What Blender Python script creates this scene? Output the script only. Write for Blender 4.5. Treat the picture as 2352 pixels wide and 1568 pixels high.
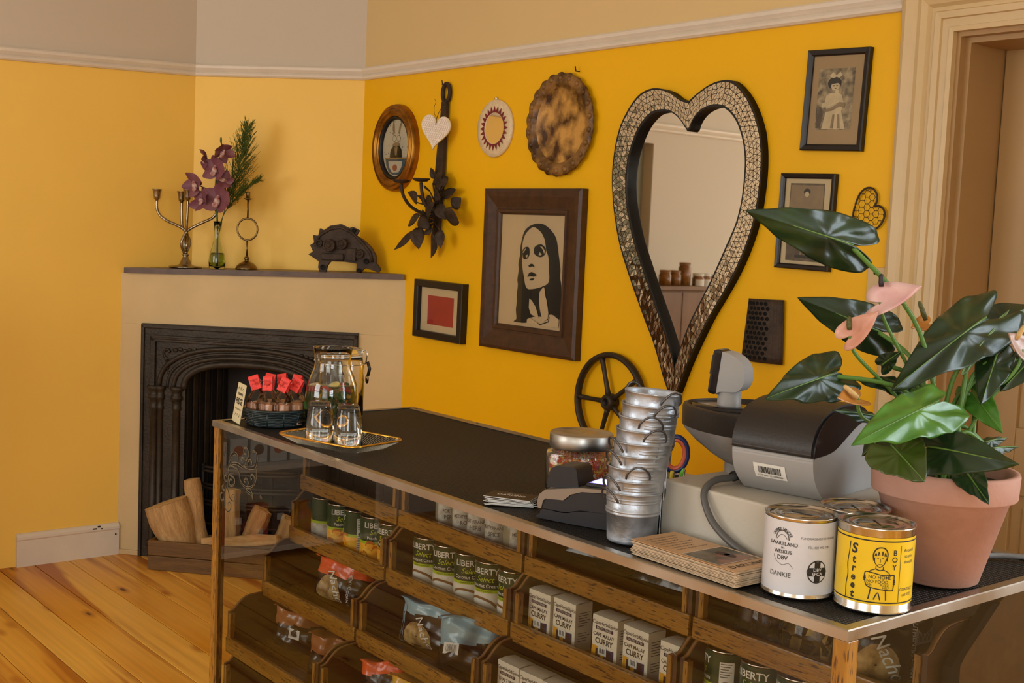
import bpy, bmesh, math, random
from mathutils import Matrix, Vector

for _o in list(bpy.data.objects):
    bpy.data.objects.remove(_o, do_unlink=True)
SC = bpy.context.scene
COL = SC.collection
PI = math.pi
random.seed(7)

# ------------------------------------------------------------------ camera
cam_d = bpy.data.cameras.new('camera')
cam_d.sensor_width = 36.0
cam_d.lens = 2820.0 / 2352.0 * 36.0
cam_d.clip_start = 0.02
cam = bpy.data.objects.new('camera', cam_d)
COL.objects.link(cam)
cam.matrix_world = Matrix(((0.62727, -0.09599, 0.77286, 0.0),
                           (0.77763, 0.02272, -0.62831, 0.0),
                           (0.04275, 0.99512, 0.08889, 1.5),
                           (0, 0, 0, 1)))
SC.camera = cam

# ------------------------------------------------------------------ world and daylight
SC.view_settings.view_transform = 'Standard'
SC.view_settings.look = 'None'
SC.view_settings.gamma = 1.0
SC.view_settings.use_curve_mapping = False
SC.view_settings.exposure = -0.04

wd = bpy.data.worlds.new('sky')
SC.world = wd
wd.use_nodes = True
_nt = wd.node_tree
_bg = _nt.nodes['Background']
_bg.inputs['Color'].default_value = (0.80, 0.90, 1.0, 1)
_bg.inputs['Strength'].default_value = 1.2


def area(name, loc, rot, sx, sy, power, color):
    l = bpy.data.lights.new(name, 'AREA')
    l.shape = 'RECTANGLE'
    l.size, l.size_y = sx, sy
    l.energy = power
    l.color = color
    o = bpy.data.objects.new(name, l)
    o.location = loc
    o.rotation_euler = rot
    COL.objects.link(o)
    return o


# daylight entering through the windows of the room, one of them an added fill (panes lie just inside of the lamps)
area('daylight_street_window', (-3.45, -2.72, 1.75), (math.radians(90), 0, 0), 1.9, 1.7, 60, (1.0, 0.975, 0.93))
area('daylight_shop_window', (-0.35, -2.72, 1.75), (math.radians(90), 0, 0), 1.9, 1.7, 18, (1.0, 0.975, 0.93))
area('daylight_side_window', (.60, 3.16, 1.75), (math.radians(-90), 0, 0), 1.6, 1.7, 80, (0.78, 0.89, 1.0))
area('added_fill_window', (1.84, -1.3, 1.75), (0, math.radians(90), 0), 1.7, 1.7, 82, (0.88, 0.95, 1.0))  # window lamp added behind the camera to brighten the left wall


# ------------------------------------------------------------------ mesh helpers
class MB:
    """collects geometry of one part"""

    def __init__(self):
        self.v, self.f, self.m, self.s = [], [], [], []

    def add(self, verts, faces, mi=0, smooth=False, mat=None):
        o = len(self.v)
        if mat is not None:
            verts = [mat @ Vector(p) for p in verts]
        self.v += [tuple(p) for p in verts]
        for q in faces:
            self.f.append([o + i for i in q])
            self.m.append(mi)
            self.s.append(smooth)
        return self

    def box(self, a, b, mi=0, mat=None, bev=0.0):
        x0, y0, z0 = [min(a[i], b[i]) for i in range(3)]
        x1, y1, z1 = [max(a[i], b[i]) for i in range(3)]
        e = min(bev, (x1 - x0) * .45, (y1 - y0) * .45, (z1 - z0) * .45)
        if e <= 0:
            v = [(x0, y0, z0), (x1, y0, z0), (x1, y1, z0), (x0, y1, z0),
                 (x0, y0, z1), (x1, y0, z1), (x1, y1, z1), (x0, y1, z1)]
            f = [(0, 3, 2, 1), (4, 5, 6, 7), (0, 1, 5, 4), (1, 2, 6, 5), (2, 3, 7, 6), (3, 0, 4, 7)]
            return self.add(v, f, mi, False, mat)
        bm = bmesh.new()
        bmesh.ops.create_cube(bm, size=1.0)
        for q in bm.verts:
            q.co = Vector(((x0 + x1) / 2 + q.co.x * (x1 - x0), (y0 + y1) / 2 + q.co.y * (y1 - y0),
                           (z0 + z1) / 2 + q.co.z * (z1 - z0)))
        bmesh.ops.bevel(bm, geom=list(bm.edges), offset=e, segments=2, affect='EDGES', profile=.5)
        return self.bm(bm, mi, False, mat)

    def bm(self, bm, mi=0, smooth=False, mat=None):
        bm.verts.index_update()
        v = [tuple(q.co) for q in bm.verts]
        f = [[q.index for q in p.verts] for p in bm.faces]
        bm.free()
        return self.add(v, f, mi, smooth, mat)

    def lathe(self, prof, n=32, mi=0, mat=None, smooth=True, cx=0, cy=0, close=False, sx=1, sy=1, fn=None):
        """prof: (r,z) list; open ends at r>0 unless r==0"""
        v, f = [], []
        rings = []
        for r, z in prof:
            if r < 1e-6:
                rings.append([len(v)])
                v.append((cx, cy, z))
            else:
                ring = []
                for i in range(n):
                    a = 2 * PI * i / n
                    k = fn(a, z) if fn else 1.0
                    ring.append(len(v))
                    v.append((cx + r * k * sx * math.cos(a), cy + r * k * sy * math.sin(a), z))
                rings.append(ring)
        pr = list(zip(rings[:-1], rings[1:]))
        if close:
            pr.append((rings[-1], rings[0]))
        for A, B in pr:
            if len(A) == 1 and len(B) == 1:
                continue
            for i in range(n):
                j = (i + 1) % n
                if len(A) == 1:
                    f.append((A[0], B[j], B[i]))
                elif len(B) == 1:
                    f.append((A[i], A[j], B[0]))
                else:
                    f.append((A[i], A[j], B[j], B[i]))
        return self.add(v, f, mi, smooth, mat)

    def tube(self, pts, r, n=8, mi=0, closed=False, mat=None, caps=True, flat=1.0):
        pts = [Vector(p) for p in pts]
        N = len(pts)
        rs = r if isinstance(r, (list, tuple)) else [r] * N
        v, f = [], []
        prev = None
        for i in range(N):
            if closed:
                t = pts[(i + 1) % N] - pts[i - 1]
            else:
                t = pts[min(i + 1, N - 1)] - pts[max(i - 1, 0)]
            if t.length < 1e-9:
                t = Vector((0, 0, 1))
            t.normalize()
            if prev is None:
                up = Vector((0, 0, 1)) if abs(t.z) < .9 else Vector((1, 0, 0))
                x = t.cross(up).normalized()
            else:
                x = (prev - t * prev.dot(t))
                if x.length < 1e-6:
                    x = t.orthogonal()
                x.normalize()
            prev = x
            y = t.cross(x)
            for k in range(n):
                a = 2 * PI * k / n
                v.append(pts[i] + (x * math.cos(a) + y * math.sin(a) * flat) * rs[i])
        for i in range(N if closed else N - 1):
            a, b = i * n, ((i + 1) % N) * n
            for k in range(n):
                k2 = (k + 1) % n
                f.append((a + k, a + k2, b + k2, b + k))
        if caps and not closed:
            f.append(list(range(n))[::-1])
            f.append([(N - 1) * n + k for k in range(n)])
        return self.add(v, f, mi, True, mat)

    def cyl(self, p0, p1, r0, r1=None, n=24, mi=0, mat=None, smooth=True):
        return self.tube([p0, p1], [r0, r0 if r1 is None else r1], n, mi, False, mat)

    def prism(self, poly, h0, h1, mi=0, mat=None, side_mi=None):
        """poly in xy extruded in z from h0 to h1"""
        n = len(poly)
        area2 = sum(poly[i][0] * poly[(i + 1) % n][1] - poly[(i + 1) % n][0] * poly[i][1] for i in range(n))
        if area2 < 0:
            poly = poly[::-1]
        v = [(p[0], p[1], h0) for p in poly] + [(p[0], p[1], h1) for p in poly]
        self.add(v, [list(range(n))[::-1], list(range(n, 2 * n))], mi, False, mat)
        f = [(i, (i + 1) % n, n + (i + 1) % n, n + i) for i in range(n)]
        return self.add(v, f, mi if side_mi is None else side_mi, False, mat)

    def ring(self, outer, inner, h0, h1, mi=0, mat=None, closed=True):
        """band between two outlines with the same count, extruded in z"""
        n = len(outer)
        v = [(p[0], p[1], h0) for p in outer] + [(p[0], p[1], h0) for p in inner] + \
            [(p[0], p[1], h1) for p in outer] + [(p[0], p[1], h1) for p in inner]
        f = []
        for i in range(n if closed else n - 1):
            j = (i + 1) % n
            f += [(i, j, n + j, n + i), (2 * n + i, 3 * n + i, 3 * n + j, 2 * n + j),
                  (i, 2 * n + i, 2 * n + j, j), (n + i, n + j, 3 * n + j, 3 * n + i)]
        return self.add(v, f, mi, False, mat)

    def grid(self, nu, nv, fn, mi=0, mat=None, smooth=True, closed_u=False):
        v = [fn(i / (nu if closed_u else nu - 1), j / (nv - 1)) for j in range(nv) for i in range(nu)]
        f = []
        for j in range(nv - 1):
            for i in range(nu if closed_u else nu - 1):
                i2 = (i + 1) % nu
                f.append((j * nu + i, j * nu + i2, (j + 1) * nu + i2, (j + 1) * nu + i))
        return self.add(v, f, mi, smooth, mat)

    def ball(self, c, r, n=10, m=7, mi=0, sc=(1, 1, 1), mat=None):
        prof = [(r * math.sin(PI * k / m), -r * math.cos(PI * k / m)) for k in range(m + 1)]
        M = Matrix.Translation(c) @ Matrix.Diagonal((sc[0], sc[1], sc[2], 1))
        if mat is not None:
            M = mat @ M
        prof[0] = (0, -r)
        prof[-1] = (0, r)
        return self.lathe(prof, n, mi, M)

    def build(self, name, mats, parent=None, loc=None, rot=None):
        me = bpy.data.meshes.new(name)
        me.from_pydata(self.v, [], self.f)
        if not isinstance(mats, (list, tuple)):
            mats = [mats]
        for q in mats:
            me.materials.append(q)
        me.polygons.foreach_set('material_index', self.m)
        me.polygons.foreach_set('use_smooth', self.s)
        me.update()
        o = bpy.data.objects.new(name, me)
        COL.objects.link(o)
        if parent is not None:
            o.parent = parent
        if loc is not None:
            o.location = loc
        if rot is not None:
            o.rotation_euler = rot
        return o


def fixn(o):
    bm = bmesh.new()
    bm.from_mesh(o.data)
    bmesh.ops.recalc_face_normals(bm, faces=list(bm.faces))
    bm.to_mesh(o.data)
    bm.free()
    return o


def sharp(o, deg=35):
    """smooth shading with sharp edges kept"""
    me = o.data
    me.polygons.foreach_set('use_smooth', [True] * len(me.polygons))
    me.set_sharp_from_angle(angle=math.radians(deg))
    return o


def tag(o, label, cat, group=None):
    o['label'] = label
    o['category'] = cat
    if group:
        o['group'] = group
    return o


def thing(name, label, cat, loc=(0, 0, 0), rotz=0.0, group=None):
    o = bpy.data.objects.new(name, None)
    o.empty_display_size = .05
    COL.objects.link(o)
    o.location = loc
    o.rotation_euler = (0, 0, rotz)
    return tag(o, label, cat, group)


def struct(o):
    o['kind'] = 'structure'
    return o


def stuff(o):
    o['kind'] = 'stuff'
    return o


def copy_tree(o, parent=None):
    c = o.copy()
    COL.objects.link(c)
    c.parent = parent
    for ch in list(o.children):
        copy_tree(ch, c)
    return c


def inst(src, parent, name=None, loc=None, mw=None):
    c = src.copy()
    COL.objects.link(c)
    c.parent = parent
    if loc is not None:
        c.location = loc
    if mw is not None:
        c.matrix_local = mw
    return c


_tc = {}


def text2d(s, size=1.0, shear=0.0, bold=0.0, spacing=1.0):
    key = (s, shear, bold, spacing)
    if key not in _tc:
        cu = bpy.data.curves.new('t', 'FONT')
        cu.body = s
        cu.size = 1.0
        cu.align_x = 'CENTER'
        cu.align_y = 'CENTER'
        cu.shear = shear
        cu.offset = bold
        cu.space_character = spacing
        cu.resolution_u = 3
        ob = bpy.data.objects.new('t', cu)
        COL.objects.link(ob)
        dg = bpy.context.evaluated_depsgraph_get()
        me = bpy.data.meshes.new_from_object(ob.evaluated_get(dg))
        _tc[key] = ([(q.co.x, q.co.y) for q in me.vertices], [list(p.vertices) for p in me.polygons])
        bpy.data.objects.remove(ob)
        bpy.data.curves.remove(cu)
        bpy.data.meshes.remove(me)
    v, f = _tc[key]
    return [(x * size, y * size) for x, y in v], f


def flat_text(mb, s, M, size, mi=0, sx=1.0, **k):
    v, f = text2d(s, size, **k)
    mb.add([(x * sx, y, 0) for x, y in v], f, mi, False, M)


def cyl_text(mb, s, r, z, ang, size, mi=0, sx=1.0, up=False, **k):
    """text wrapped on a cylinder of radius r about z; ang = direction of the text centre"""
    v, f = text2d(s, size, **k)
    out = []
    for x, y in v:
        x *= sx
        if up:
            x, y = -y, x
        a = ang + x / r
        out.append((r * math.cos(a), r * math.sin(a), z + y))
    mb.add(out, f, mi)


def strips(pts, step=.0025):
    """convex 2-D outline cut into upright strips"""
    x0, x1 = min(p[0] for p in pts), max(p[0] for p in pts)
    k = max(2, int((x1 - x0) / step))
    v, n = [], len(pts)
    for i in range(k + 1):
        x = min(max(x0 + (x1 - x0) * i / k, x0 + 1e-7), x1 - 1e-7)
        ys = []
        for j in range(n):
            a, b = pts[j], pts[(j + 1) % n]
            if (a[0] - x) * (b[0] - x) <= 0 and abs(a[0] - b[0]) > 1e-12:
                ys.append(a[1] + (b[1] - a[1]) * (x - a[0]) / (b[0] - a[0]))
        v += [(x, min(ys)), (x, max(ys))]
    return v, [(2 * i, 2 * i + 2, 2 * i + 3, 2 * i + 1) for i in range(k)]


def cyl_poly(mb, pts, r, ang, z, mi=0, nsub=1):
    """2-D polygon wrapped on a cylinder"""
    v, f = strips(pts)
    mb.add([(r * math.cos(ang + x / r), r * math.sin(ang + x / r), z + y) for x, y in v], f, mi)


def stroke2d(pts, w):
    """flat ribbon (quads) along a 2-D polyline"""
    n = len(pts)
    ws = w if isinstance(w, (list, tuple)) else [w] * n
    v, f = [], []
    for i in range(n):
        a = pts[max(i - 1, 0)]
        b = pts[min(i + 1, n - 1)]
        dx, dy = b[0] - a[0], b[1] - a[1]
        L = math.hypot(dx, dy) or 1
        nx, ny = -dy / L * ws[i] / 2, dx / L * ws[i] / 2
        v += [(pts[i][0] + nx, pts[i][1] + ny), (pts[i][0] - nx, pts[i][1] - ny)]
    for i in range(n - 1):
        f.append((2 * i, 2 * i + 1, 2 * i + 3, 2 * i + 2))
    return v, f


def spline(pts, n=8, closed=False):
    """Catmull-Rom through the points (any dimension)"""
    P = [tuple(p) for p in pts]
    N = len(P)
    out = []
    rng = range(N) if closed else range(N - 1)
    for i in rng:
        if closed:
            p0, p1, p2, p3 = P[i - 1], P[i], P[(i + 1) % N], P[(i + 2) % N]
        else:
            p0, p1, p2, p3 = P[max(i - 1, 0)], P[i], P[i + 1], P[min(i + 2, N - 1)]
        for k in range(n):
            t = k / n
            out.append(tuple(.5 * ((2 * b) + (c - a) * t + (2 * a - 5 * b + 4 * c - d) * t * t +
                                   (3 * b - a - 3 * c + d) * t ** 3) for a, b, c, d in zip(p0, p1, p2, p3)))
    if not closed:
        out.append(P[-1])
    return out


def frame(o, x, y, z):
    """matrix with columns x,y,z at origin o"""
    return Matrix(((x[0], y[0], z[0], o[0]), (x[1], y[1], z[1], o[1]), (x[2], y[2], z[2], o[2]), (0, 0, 0, 1)))


# ------------------------------------------------------------------ materials
def srgb(r, g, b):
    def c(u):
        u /= 255.0
        return u / 12.92 if u <= .04045 else ((u + .055) / 1.055) ** 2.4
    return (c(r), c(g), c(b), 1.0)


def _nodes(name):
    m = bpy.data.materials.new(name)
    m.use_nodes = True
    nt = m.node_tree
    return m, nt, nt.nodes['Principled BSDF']


def mat(name, rgb, rough=.5, metal=0.0, spec=.5, var=0.0, vscale=6.0, bump=0.0, bscale=60.0, rvar=0.0, ramp=.17,
        trans=0.0, ior=1.45, coat=0.0, sss=0.0, alpha=1.0, rgb2=None, detail=4.0):
    m, nt, b = _nodes(name)
    c = srgb(*rgb)
    b.inputs['Base Color'].default_value = c
    b.inputs['Roughness'].default_value = rough
    b.inputs['Metallic'].default_value = metal
    b.inputs['Specular IOR Level'].default_value = spec
    b.inputs['IOR'].default_value = ior
    if trans:
        b.inputs['Transmission Weight'].default_value = trans
    if coat:
        b.inputs['Coat Weight'].default_value = coat
        b.inputs['Coat Roughness'].default_value = .08
    if alpha < 1:
        b.inputs['Alpha'].default_value = alpha
    tc = nt.nodes.new('ShaderNodeTexCoord')
    if var or rgb2 or rvar:
        nz = nt.nodes.new('ShaderNodeTexNoise')
        nz.inputs['Scale'].default_value = vscale
        nz.inputs['Detail'].default_value = detail
        nt.links.new(tc.outputs['Object'], nz.inputs['Vector'])
        rp = nt.nodes.new('ShaderNodeValToRGB')
        rp.color_ramp.elements[0].position = .5 - ramp
        rp.color_ramp.elements[1].position = .5 + ramp
        if rgb2:
            c2 = srgb(*rgb2)
            rp.color_ramp.elements[0].color = c
            rp.color_ramp.elements[1].color = c2
        else:
            rp.color_ramp.elements[0].color = tuple(x * (1 - var) for x in c[:3]) + (1,)
            rp.color_ramp.elements[1].color = tuple(min(1, x * (1 + var)) for x in c[:3]) + (1,)
        nt.links.new(nz.outputs['Fac'], rp.inputs['Fac'])
        if var or rgb2:
            nt.links.new(rp.outputs['Color'], b.inputs['Base Color'])
        if rvar:
            mr = nt.nodes.new('ShaderNodeMapRange')
            mr.inputs['From Min'].default_value = .3
            mr.inputs['From Max'].default_value = .7
            mr.inputs['To Min'].default_value = max(.02, rough - rvar)
            mr.inputs['To Max'].default_value = min(1, rough + rvar)
            nt.links.new(nz.outputs['Fac'], mr.inputs['Value'])
            nt.links.new(mr.outputs['Result'], b.inputs['Roughness'])
    if bump:
        n2 = nt.nodes.new('ShaderNodeTexNoise')
        n2.inputs['Scale'].default_value = bscale
        n2.inputs['Detail'].default_value = 3
        nt.links.new(tc.outputs['Object'], n2.inputs['Vector'])
        bp = nt.nodes.new('ShaderNodeBump')
        bp.inputs['Strength'].default_value = bump
        bp.inputs['Distance'].default_value = .01
        nt.links.new(n2.outputs['Fac'], bp.inputs['Height'])
        nt.links.new(bp.outputs['Normal'], b.inputs['Normal'])
    return m


def wood(name, dark, light, axis='X', scale=1.0, rough=.45, stretch=14.0, contrast=.5, bump=.15, coat=0.0, knots=0.0,
         rnd=False, streak=None):
    m, nt, b = _nodes(name)
    N = nt.nodes.new
    L = nt.links.new
    tc = N('ShaderNodeTexCoord')
    mp = N('ShaderNodeMapping')
    s = [stretch * scale] * 3
    s['XYZ'.index(axis)] = scale
    mp.inputs['Scale'].default_value = s
    vec = tc.outputs['Object']
    if rnd:
        oi = N('ShaderNodeObjectInfo')
        ad = N('ShaderNodeVectorMath')
        ad.operation = 'ADD'
        ml = N('ShaderNodeMath')
        ml.operation = 'MULTIPLY'
        ml.inputs[1].default_value = 37.0
        L(oi.outputs['Random'], ml.inputs[0])
        L(vec, ad.inputs[0])
        L(ml.outputs[0], ad.inputs[1])
        vec = ad.outputs[0]
    L(vec, mp.inputs['Vector'])
    nz = N('ShaderNodeTexNoise')
    nz.inputs['Scale'].default_value = 1.6
    nz.inputs['Detail'].default_value = 6
    nz.inputs['Roughness'].default_value = .62
    nz.inputs['Distortion'].default_value = .6
    L(mp.outputs[0], nz.inputs['Vector'])
    rp = N('ShaderNodeValToRGB')
    rp.color_ramp.elements[0].position = .5 - contrast * .45
    rp.color_ramp.elements[1].position = .5 + contrast * .45
    rp.color_ramp.elements[0].color = srgb(*dark)
    rp.color_ramp.elements[1].color = srgb(*light)
    L(nz.outputs['Fac'], rp.inputs['Fac'])
    col = rp.outputs['Color']
    n3 = N('ShaderNodeTexNoise')
    n3.inputs['Scale'].default_value = 9
    n3.inputs['Detail'].default_value = 4
    L(mp.outputs[0], n3.inputs['Vector'])
    if streak:
        r3 = N('ShaderNodeValToRGB')
        r3.color_ramp.elements[0].position = .36
        r3.color_ramp.elements[1].position = .44
        r3.color_ramp.elements[0].color = (1, 1, 1, 1)
        r3.color_ramp.elements[1].color = (0, 0, 0, 1)
        L(n3.outputs['Fac'], r3.inputs['Fac'])
        mx = N('ShaderNodeMixRGB')
        mx.inputs['Color2'].default_value = srgb(*streak)
        L(r3.outputs['Color'], mx.inputs['Fac'])
        L(col, mx.inputs['Color1'])
        col = mx.outputs['Color']
    if knots:
        mk = N('ShaderNodeMapping')
        ks = [knots] * 3
        ks['XYZ'.index(axis)] = knots * .38
        mk.inputs['Scale'].default_value = ks
        L(vec, mk.inputs['Vector'])
        vo = N('ShaderNodeTexVoronoi')
        vo.inputs['Scale'].default_value = 1.0
        L(mk.outputs[0], vo.inputs['Vector'])
        rk = N('ShaderNodeValToRGB')
        rk.color_ramp.elements[0].position = .05
        rk.color_ramp.elements[1].position = .11
        rk.color_ramp.elements[0].color = (1, 1, 1, 1)
        rk.color_ramp.elements[1].color = (0, 0, 0, 1)
        L(vo.outputs['Distance'], rk.inputs['Fac'])
        m2 = N('ShaderNodeMixRGB')
        m2.inputs['Color2'].default_value = srgb(58, 28, 8)
        L(rk.outputs['Color'], m2.inputs['Fac'])
        L(col, m2.inputs['Color1'])
        col = m2.outputs['Color']
    L(col, b.inputs['Base Color'])
    b.inputs['Roughness'].default_value = rough
    if coat:
        b.inputs['Coat Weight'].default_value = coat
        b.inputs['Coat Roughness'].default_value = .18
    if bump:
        bp = N('ShaderNodeBump')
        bp.inputs['Strength'].default_value = bump
        bp.inputs['Distance'].default_value = .004
        L(n3.outputs['Fac'], bp.inputs['Height'])
        L(bp.outputs['Normal'], b.inputs['Normal'])
    return m


def glass_mat(name, rgb=(255, 255, 255), rough=0.0, ior=1.45):
    """solid glass that lets light through"""
    m, nt, b = _nodes(name)
    b.inputs['Base Color'].default_value = srgb(*rgb)
    b.inputs['Roughness'].default_value = rough
    b.inputs['Transmission Weight'].default_value = 1.0
    b.inputs['IOR'].default_value = ior
    return m


def pane_mat(name, tint=(255, 255, 255), ior=1.5):
    """thin clear sheet: Fresnel mirror over plain transparency"""
    m = bpy.data.materials.new(name)
    m.use_nodes = True
    nt = m.node_tree
    nt.nodes.clear()
    out = nt.nodes.new('ShaderNodeOutputMaterial')
    mx = nt.nodes.new('ShaderNodeMixShader')
    fr = nt.nodes.new('ShaderNodeFresnel')
    fr.inputs['IOR'].default_value = ior
    tr = nt.nodes.new('ShaderNodeBsdfTransparent')
    tr.inputs['Color'].default_value = srgb(*tint)
    gl = nt.nodes.new('ShaderNodeBsdfGlossy')
    gl.inputs['Roughness'].default_value = 0.0
    nt.links.new(fr.outputs[0], mx.inputs[0])
    nt.links.new(tr.outputs[0], mx.inputs[1])
    nt.links.new(gl.outputs[0], mx.inputs[2])
    nt.links.new(mx.outputs[0], out.inputs['Surface'])
    return m


K = {}
K['yellow'] = mat('yellow_wall_paint', (243, 184, 10), .40, var=.03, vscale=1.6, bump=.06, bscale=18, spec=.35)
K['cream2'] = mat('cream_wall_cool_lit', (206, 192, 172), .55, var=.02, vscale=1.2, bump=.05, bscale=18, spec=.3)  # wall cream with the cool window light put into its colour
K['yellow2'] = mat('yellow_wall_cool_lit', (252, 206, 96), .45, var=.03, vscale=1.6, bump=.06, bscale=18, spec=.35)  # wall yellow paled by cool window light painted in, left and corner walls
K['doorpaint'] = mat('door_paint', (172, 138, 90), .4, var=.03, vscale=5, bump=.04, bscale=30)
K['lining_shade'] = mat('shaded_woodwork', (168, 132, 84), .4, var=.03, vscale=5, bump=.04, bscale=30)  # woodwork darkened: the shade of the door reveal is in the colour
K['cream'] = mat('cream_wall_paint', (220, 190, 134), .55, var=.02, vscale=1.2, bump=.05, bscale=18, spec=.3)
K['trimw'] = mat('white_gloss_trim', (226, 214, 196), .35, var=.03, vscale=9, bump=.05, bscale=40)
K['casing'] = mat('cream_gloss_woodwork', (206, 178, 130), .36, var=.03, vscale=5, bump=.04, bscale=30)
K['ceil'] = mat('white_ceiling', (225, 220, 208), .7)
K['plaster'] = mat('fireplace_plaster', (212, 186, 138), .6, var=.06, vscale=3, bump=.12, bscale=14, spec=.3)


def floor_mat():
    """varnished pine: long heartwood bands, fine grain and knots, different on each board"""
    m, nt, b = _nodes('pine_floor')
    N, Lk = nt.nodes.new, nt.links.new
    tc, oi = N('ShaderNodeTexCoord'), N('ShaderNodeObjectInfo')
    ml = N('ShaderNodeMath')
    ml.operation = 'MULTIPLY'
    ml.inputs[1].default_value = 53.0
    Lk(oi.outputs['Random'], ml.inputs[0])
    ad = N('ShaderNodeVectorMath')
    Lk(tc.outputs['Object'], ad.inputs[0])
    Lk(ml.outputs[0], ad.inputs[1])

    def noise(sx, sy, scale, detail, dist=0.0):
        mp = N('ShaderNodeMapping')
        mp.inputs['Scale'].default_value = (sx, sy, sy)
        Lk(ad.outputs[0], mp.inputs['Vector'])
        nz = N('ShaderNodeTexNoise')
        nz.inputs['Scale'].default_value = scale
        nz.inputs['Detail'].default_value = detail
        nz.inputs['Distortion'].default_value = dist
        Lk(mp.outputs[0], nz.inputs['Vector'])
        return nz.outputs['Fac']

    def ramp(fac, p0, p1, c0, c1):
        r = N('ShaderNodeValToRGB')
        r.color_ramp.elements[0].position, r.color_ramp.elements[1].position = p0, p1
        r.color_ramp.elements[0].color, r.color_ramp.elements[1].color = c0, c1
        Lk(fac, r.inputs['Fac'])
        return r.outputs['Color']

    def mix(fac, a, c, mode='MIX'):
        x = N('ShaderNodeMixRGB')
        x.blend_type = mode
        if isinstance(fac, float):
            x.inputs['Fac'].default_value = fac
        else:
            Lk(fac, x.inputs['Fac'])
        Lk(a, x.inputs['Color1'])
        if isinstance(c, tuple):
            x.inputs['Color2'].default_value = c
        else:
            Lk(c, x.inputs['Color2'])
        return x.outputs['Color']
    W1_, B1_ = (1, 1, 1, 1), (0, 0, 0, 1)
    base = ramp(noise(.8, 3, 1, 2), .35, .65, srgb(232, 158, 42), srgb(250, 192, 84))
    heart = ramp(noise(.45, 9, 1, 3, .5), .50, .60, B1_, W1_)
    col = mix(heart, base, srgb(190, 108, 16))
    grain = ramp(noise(1.2, 60, 1, 4, .4), .3, .7, (.80, .80, .80, 1), W1_)
    col = mix(1.0, col, grain, 'MULTIPLY')
    mk = N('ShaderNodeMapping')
    mk.inputs['Scale'].default_value = (3.2, 8.5, 1)
    Lk(ad.outputs[0], mk.inputs['Vector'])
    vo = N('ShaderNodeTexVoronoi')
    vo.inputs['Scale'].default_value = 1.0
    Lk(mk.outputs[0], vo.inputs['Vector'])
    ring = ramp(vo.outputs['Distance'], .06, .22, W1_, B1_)
    knot = ramp(vo.outputs['Distance'], .055, .085, W1_, B1_)
    col = mix(ring, col, srgb(176, 98, 16))
    col = mix(knot, col, srgb(66, 32, 8))
    Lk(col, b.inputs['Base Color'])
    b.inputs['Roughness'].default_value = .33
    return m


K['floor'] = floor_mat()
K['gap'] = mat('floor_gap', (30, 18, 8), .8)
K['black'] = mat('black_paint', (22, 19, 17), .45, var=.1)
K['iron'] = mat('cast_iron', (54, 46, 36), .45, .4, var=.25, vscale=14, bump=.2, bscale=90)
K['rust'] = mat('rusty_iron', (62, 48, 36), .62, .25, var=.35, vscale=25, bump=.3, bscale=120)
K['frameblk'] = mat('black_frame', (26, 20, 17), .35, var=.15)
K['framebrn'] = wood('dark_brown_frame', (40, 22, 10), (84, 52, 28), 'Z', 3, .45, 6, .8, .1)
K['paper'] = mat('paper', (224, 208, 178), .6, var=.03)
K['white'] = mat('white_print', (232, 228, 218), .5)
K['pane'] = pane_mat('clear_pane')
K['glass'] = glass_mat('clear_glass')
K['mirror'] = mat('mirror_silver', (235, 230, 218), .02, 1.0)
K['steel'] = mat('brushed_steel', (176, 172, 164), .36, 1.0, rvar=.08, vscale=40)
K['alu'] = mat('aluminium_trim', (184, 177, 164), .34, 1.0, var=.06, vscale=8, rvar=.1)
K['chrome'] = mat('chrome', (220, 218, 212), .1, 1.0)
K['tin'] = mat('tin_rim', (205, 200, 190), .18, 1.0, rvar=.06, vscale=20)
K['zinc'] = mat('galvanised_zinc', (176, 183, 192), .42, .8, var=.2, vscale=34, rvar=.12, detail=1, bump=.12, bscale=70)
# ------------------------------------------------------------------ room shell
XL, YB, XR, YF, ZC = -5.243, 2.9, 1.7, -2.6, 3.1
ZR = 2.13                      # underside of the picture rail

# floor of pine boards
sub = struct(MB().box((XL - .2, YF, -.05), (XR, YB + .3, -.022)).build('floor', K['gap']))
y = 1.25 - .145 * 27
first = None
while y < YB + .15:
    a, b = max(y, YF), min(y + .1415, YB + .28)
    if b - a > .02:
        if first is None or abs((b - a) - .1415) > 1e-4:
            p = MB().box((XL, -(b - a) / 2, -.022), (XR, (b - a) / 2, 0), bev=.0012).build('plank', K['floor'], sub)
            if abs((b - a) - .1415) < 1e-4:
                first = p
        else:
            p = inst(first, sub)
        p.location = (0, (a + b) / 2, 0)
    y += .145

# ceiling
struct(MB().box((XL - .2, YF - .2, ZC), (XR + .2, YB + .3, ZC + .1)).build('ceiling', K['ceil']))

# left wall: yellow towards the fireplace, cream further off, a doorway between
m = MB()
m.box((XL - .2, 1.44, 0), (XL, 2.375, ZR + .01), 0)
m.box((XL - .2, 2.375, 0), (XL, 2.6, ZC), 1)
m.box((XL - .2, 1.44, ZR + .01), (XL, 2.375, ZC), 1)
m.box((XL - .2, .5, 2.06), (XL, 1.44, ZC), 1)
m.box((XL - .2, YF, 0), (XL, .5, ZC), 1)
m.box((XL - .2, .5, -.03), (XL - .14, 1.44, 2.06), 1)
m.box((XL - .14, .5, -.03), (XL, 1.44, 0), 1)
struct(m.build('wall_left', [K['yellow2'], K['cream2']]))

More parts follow.
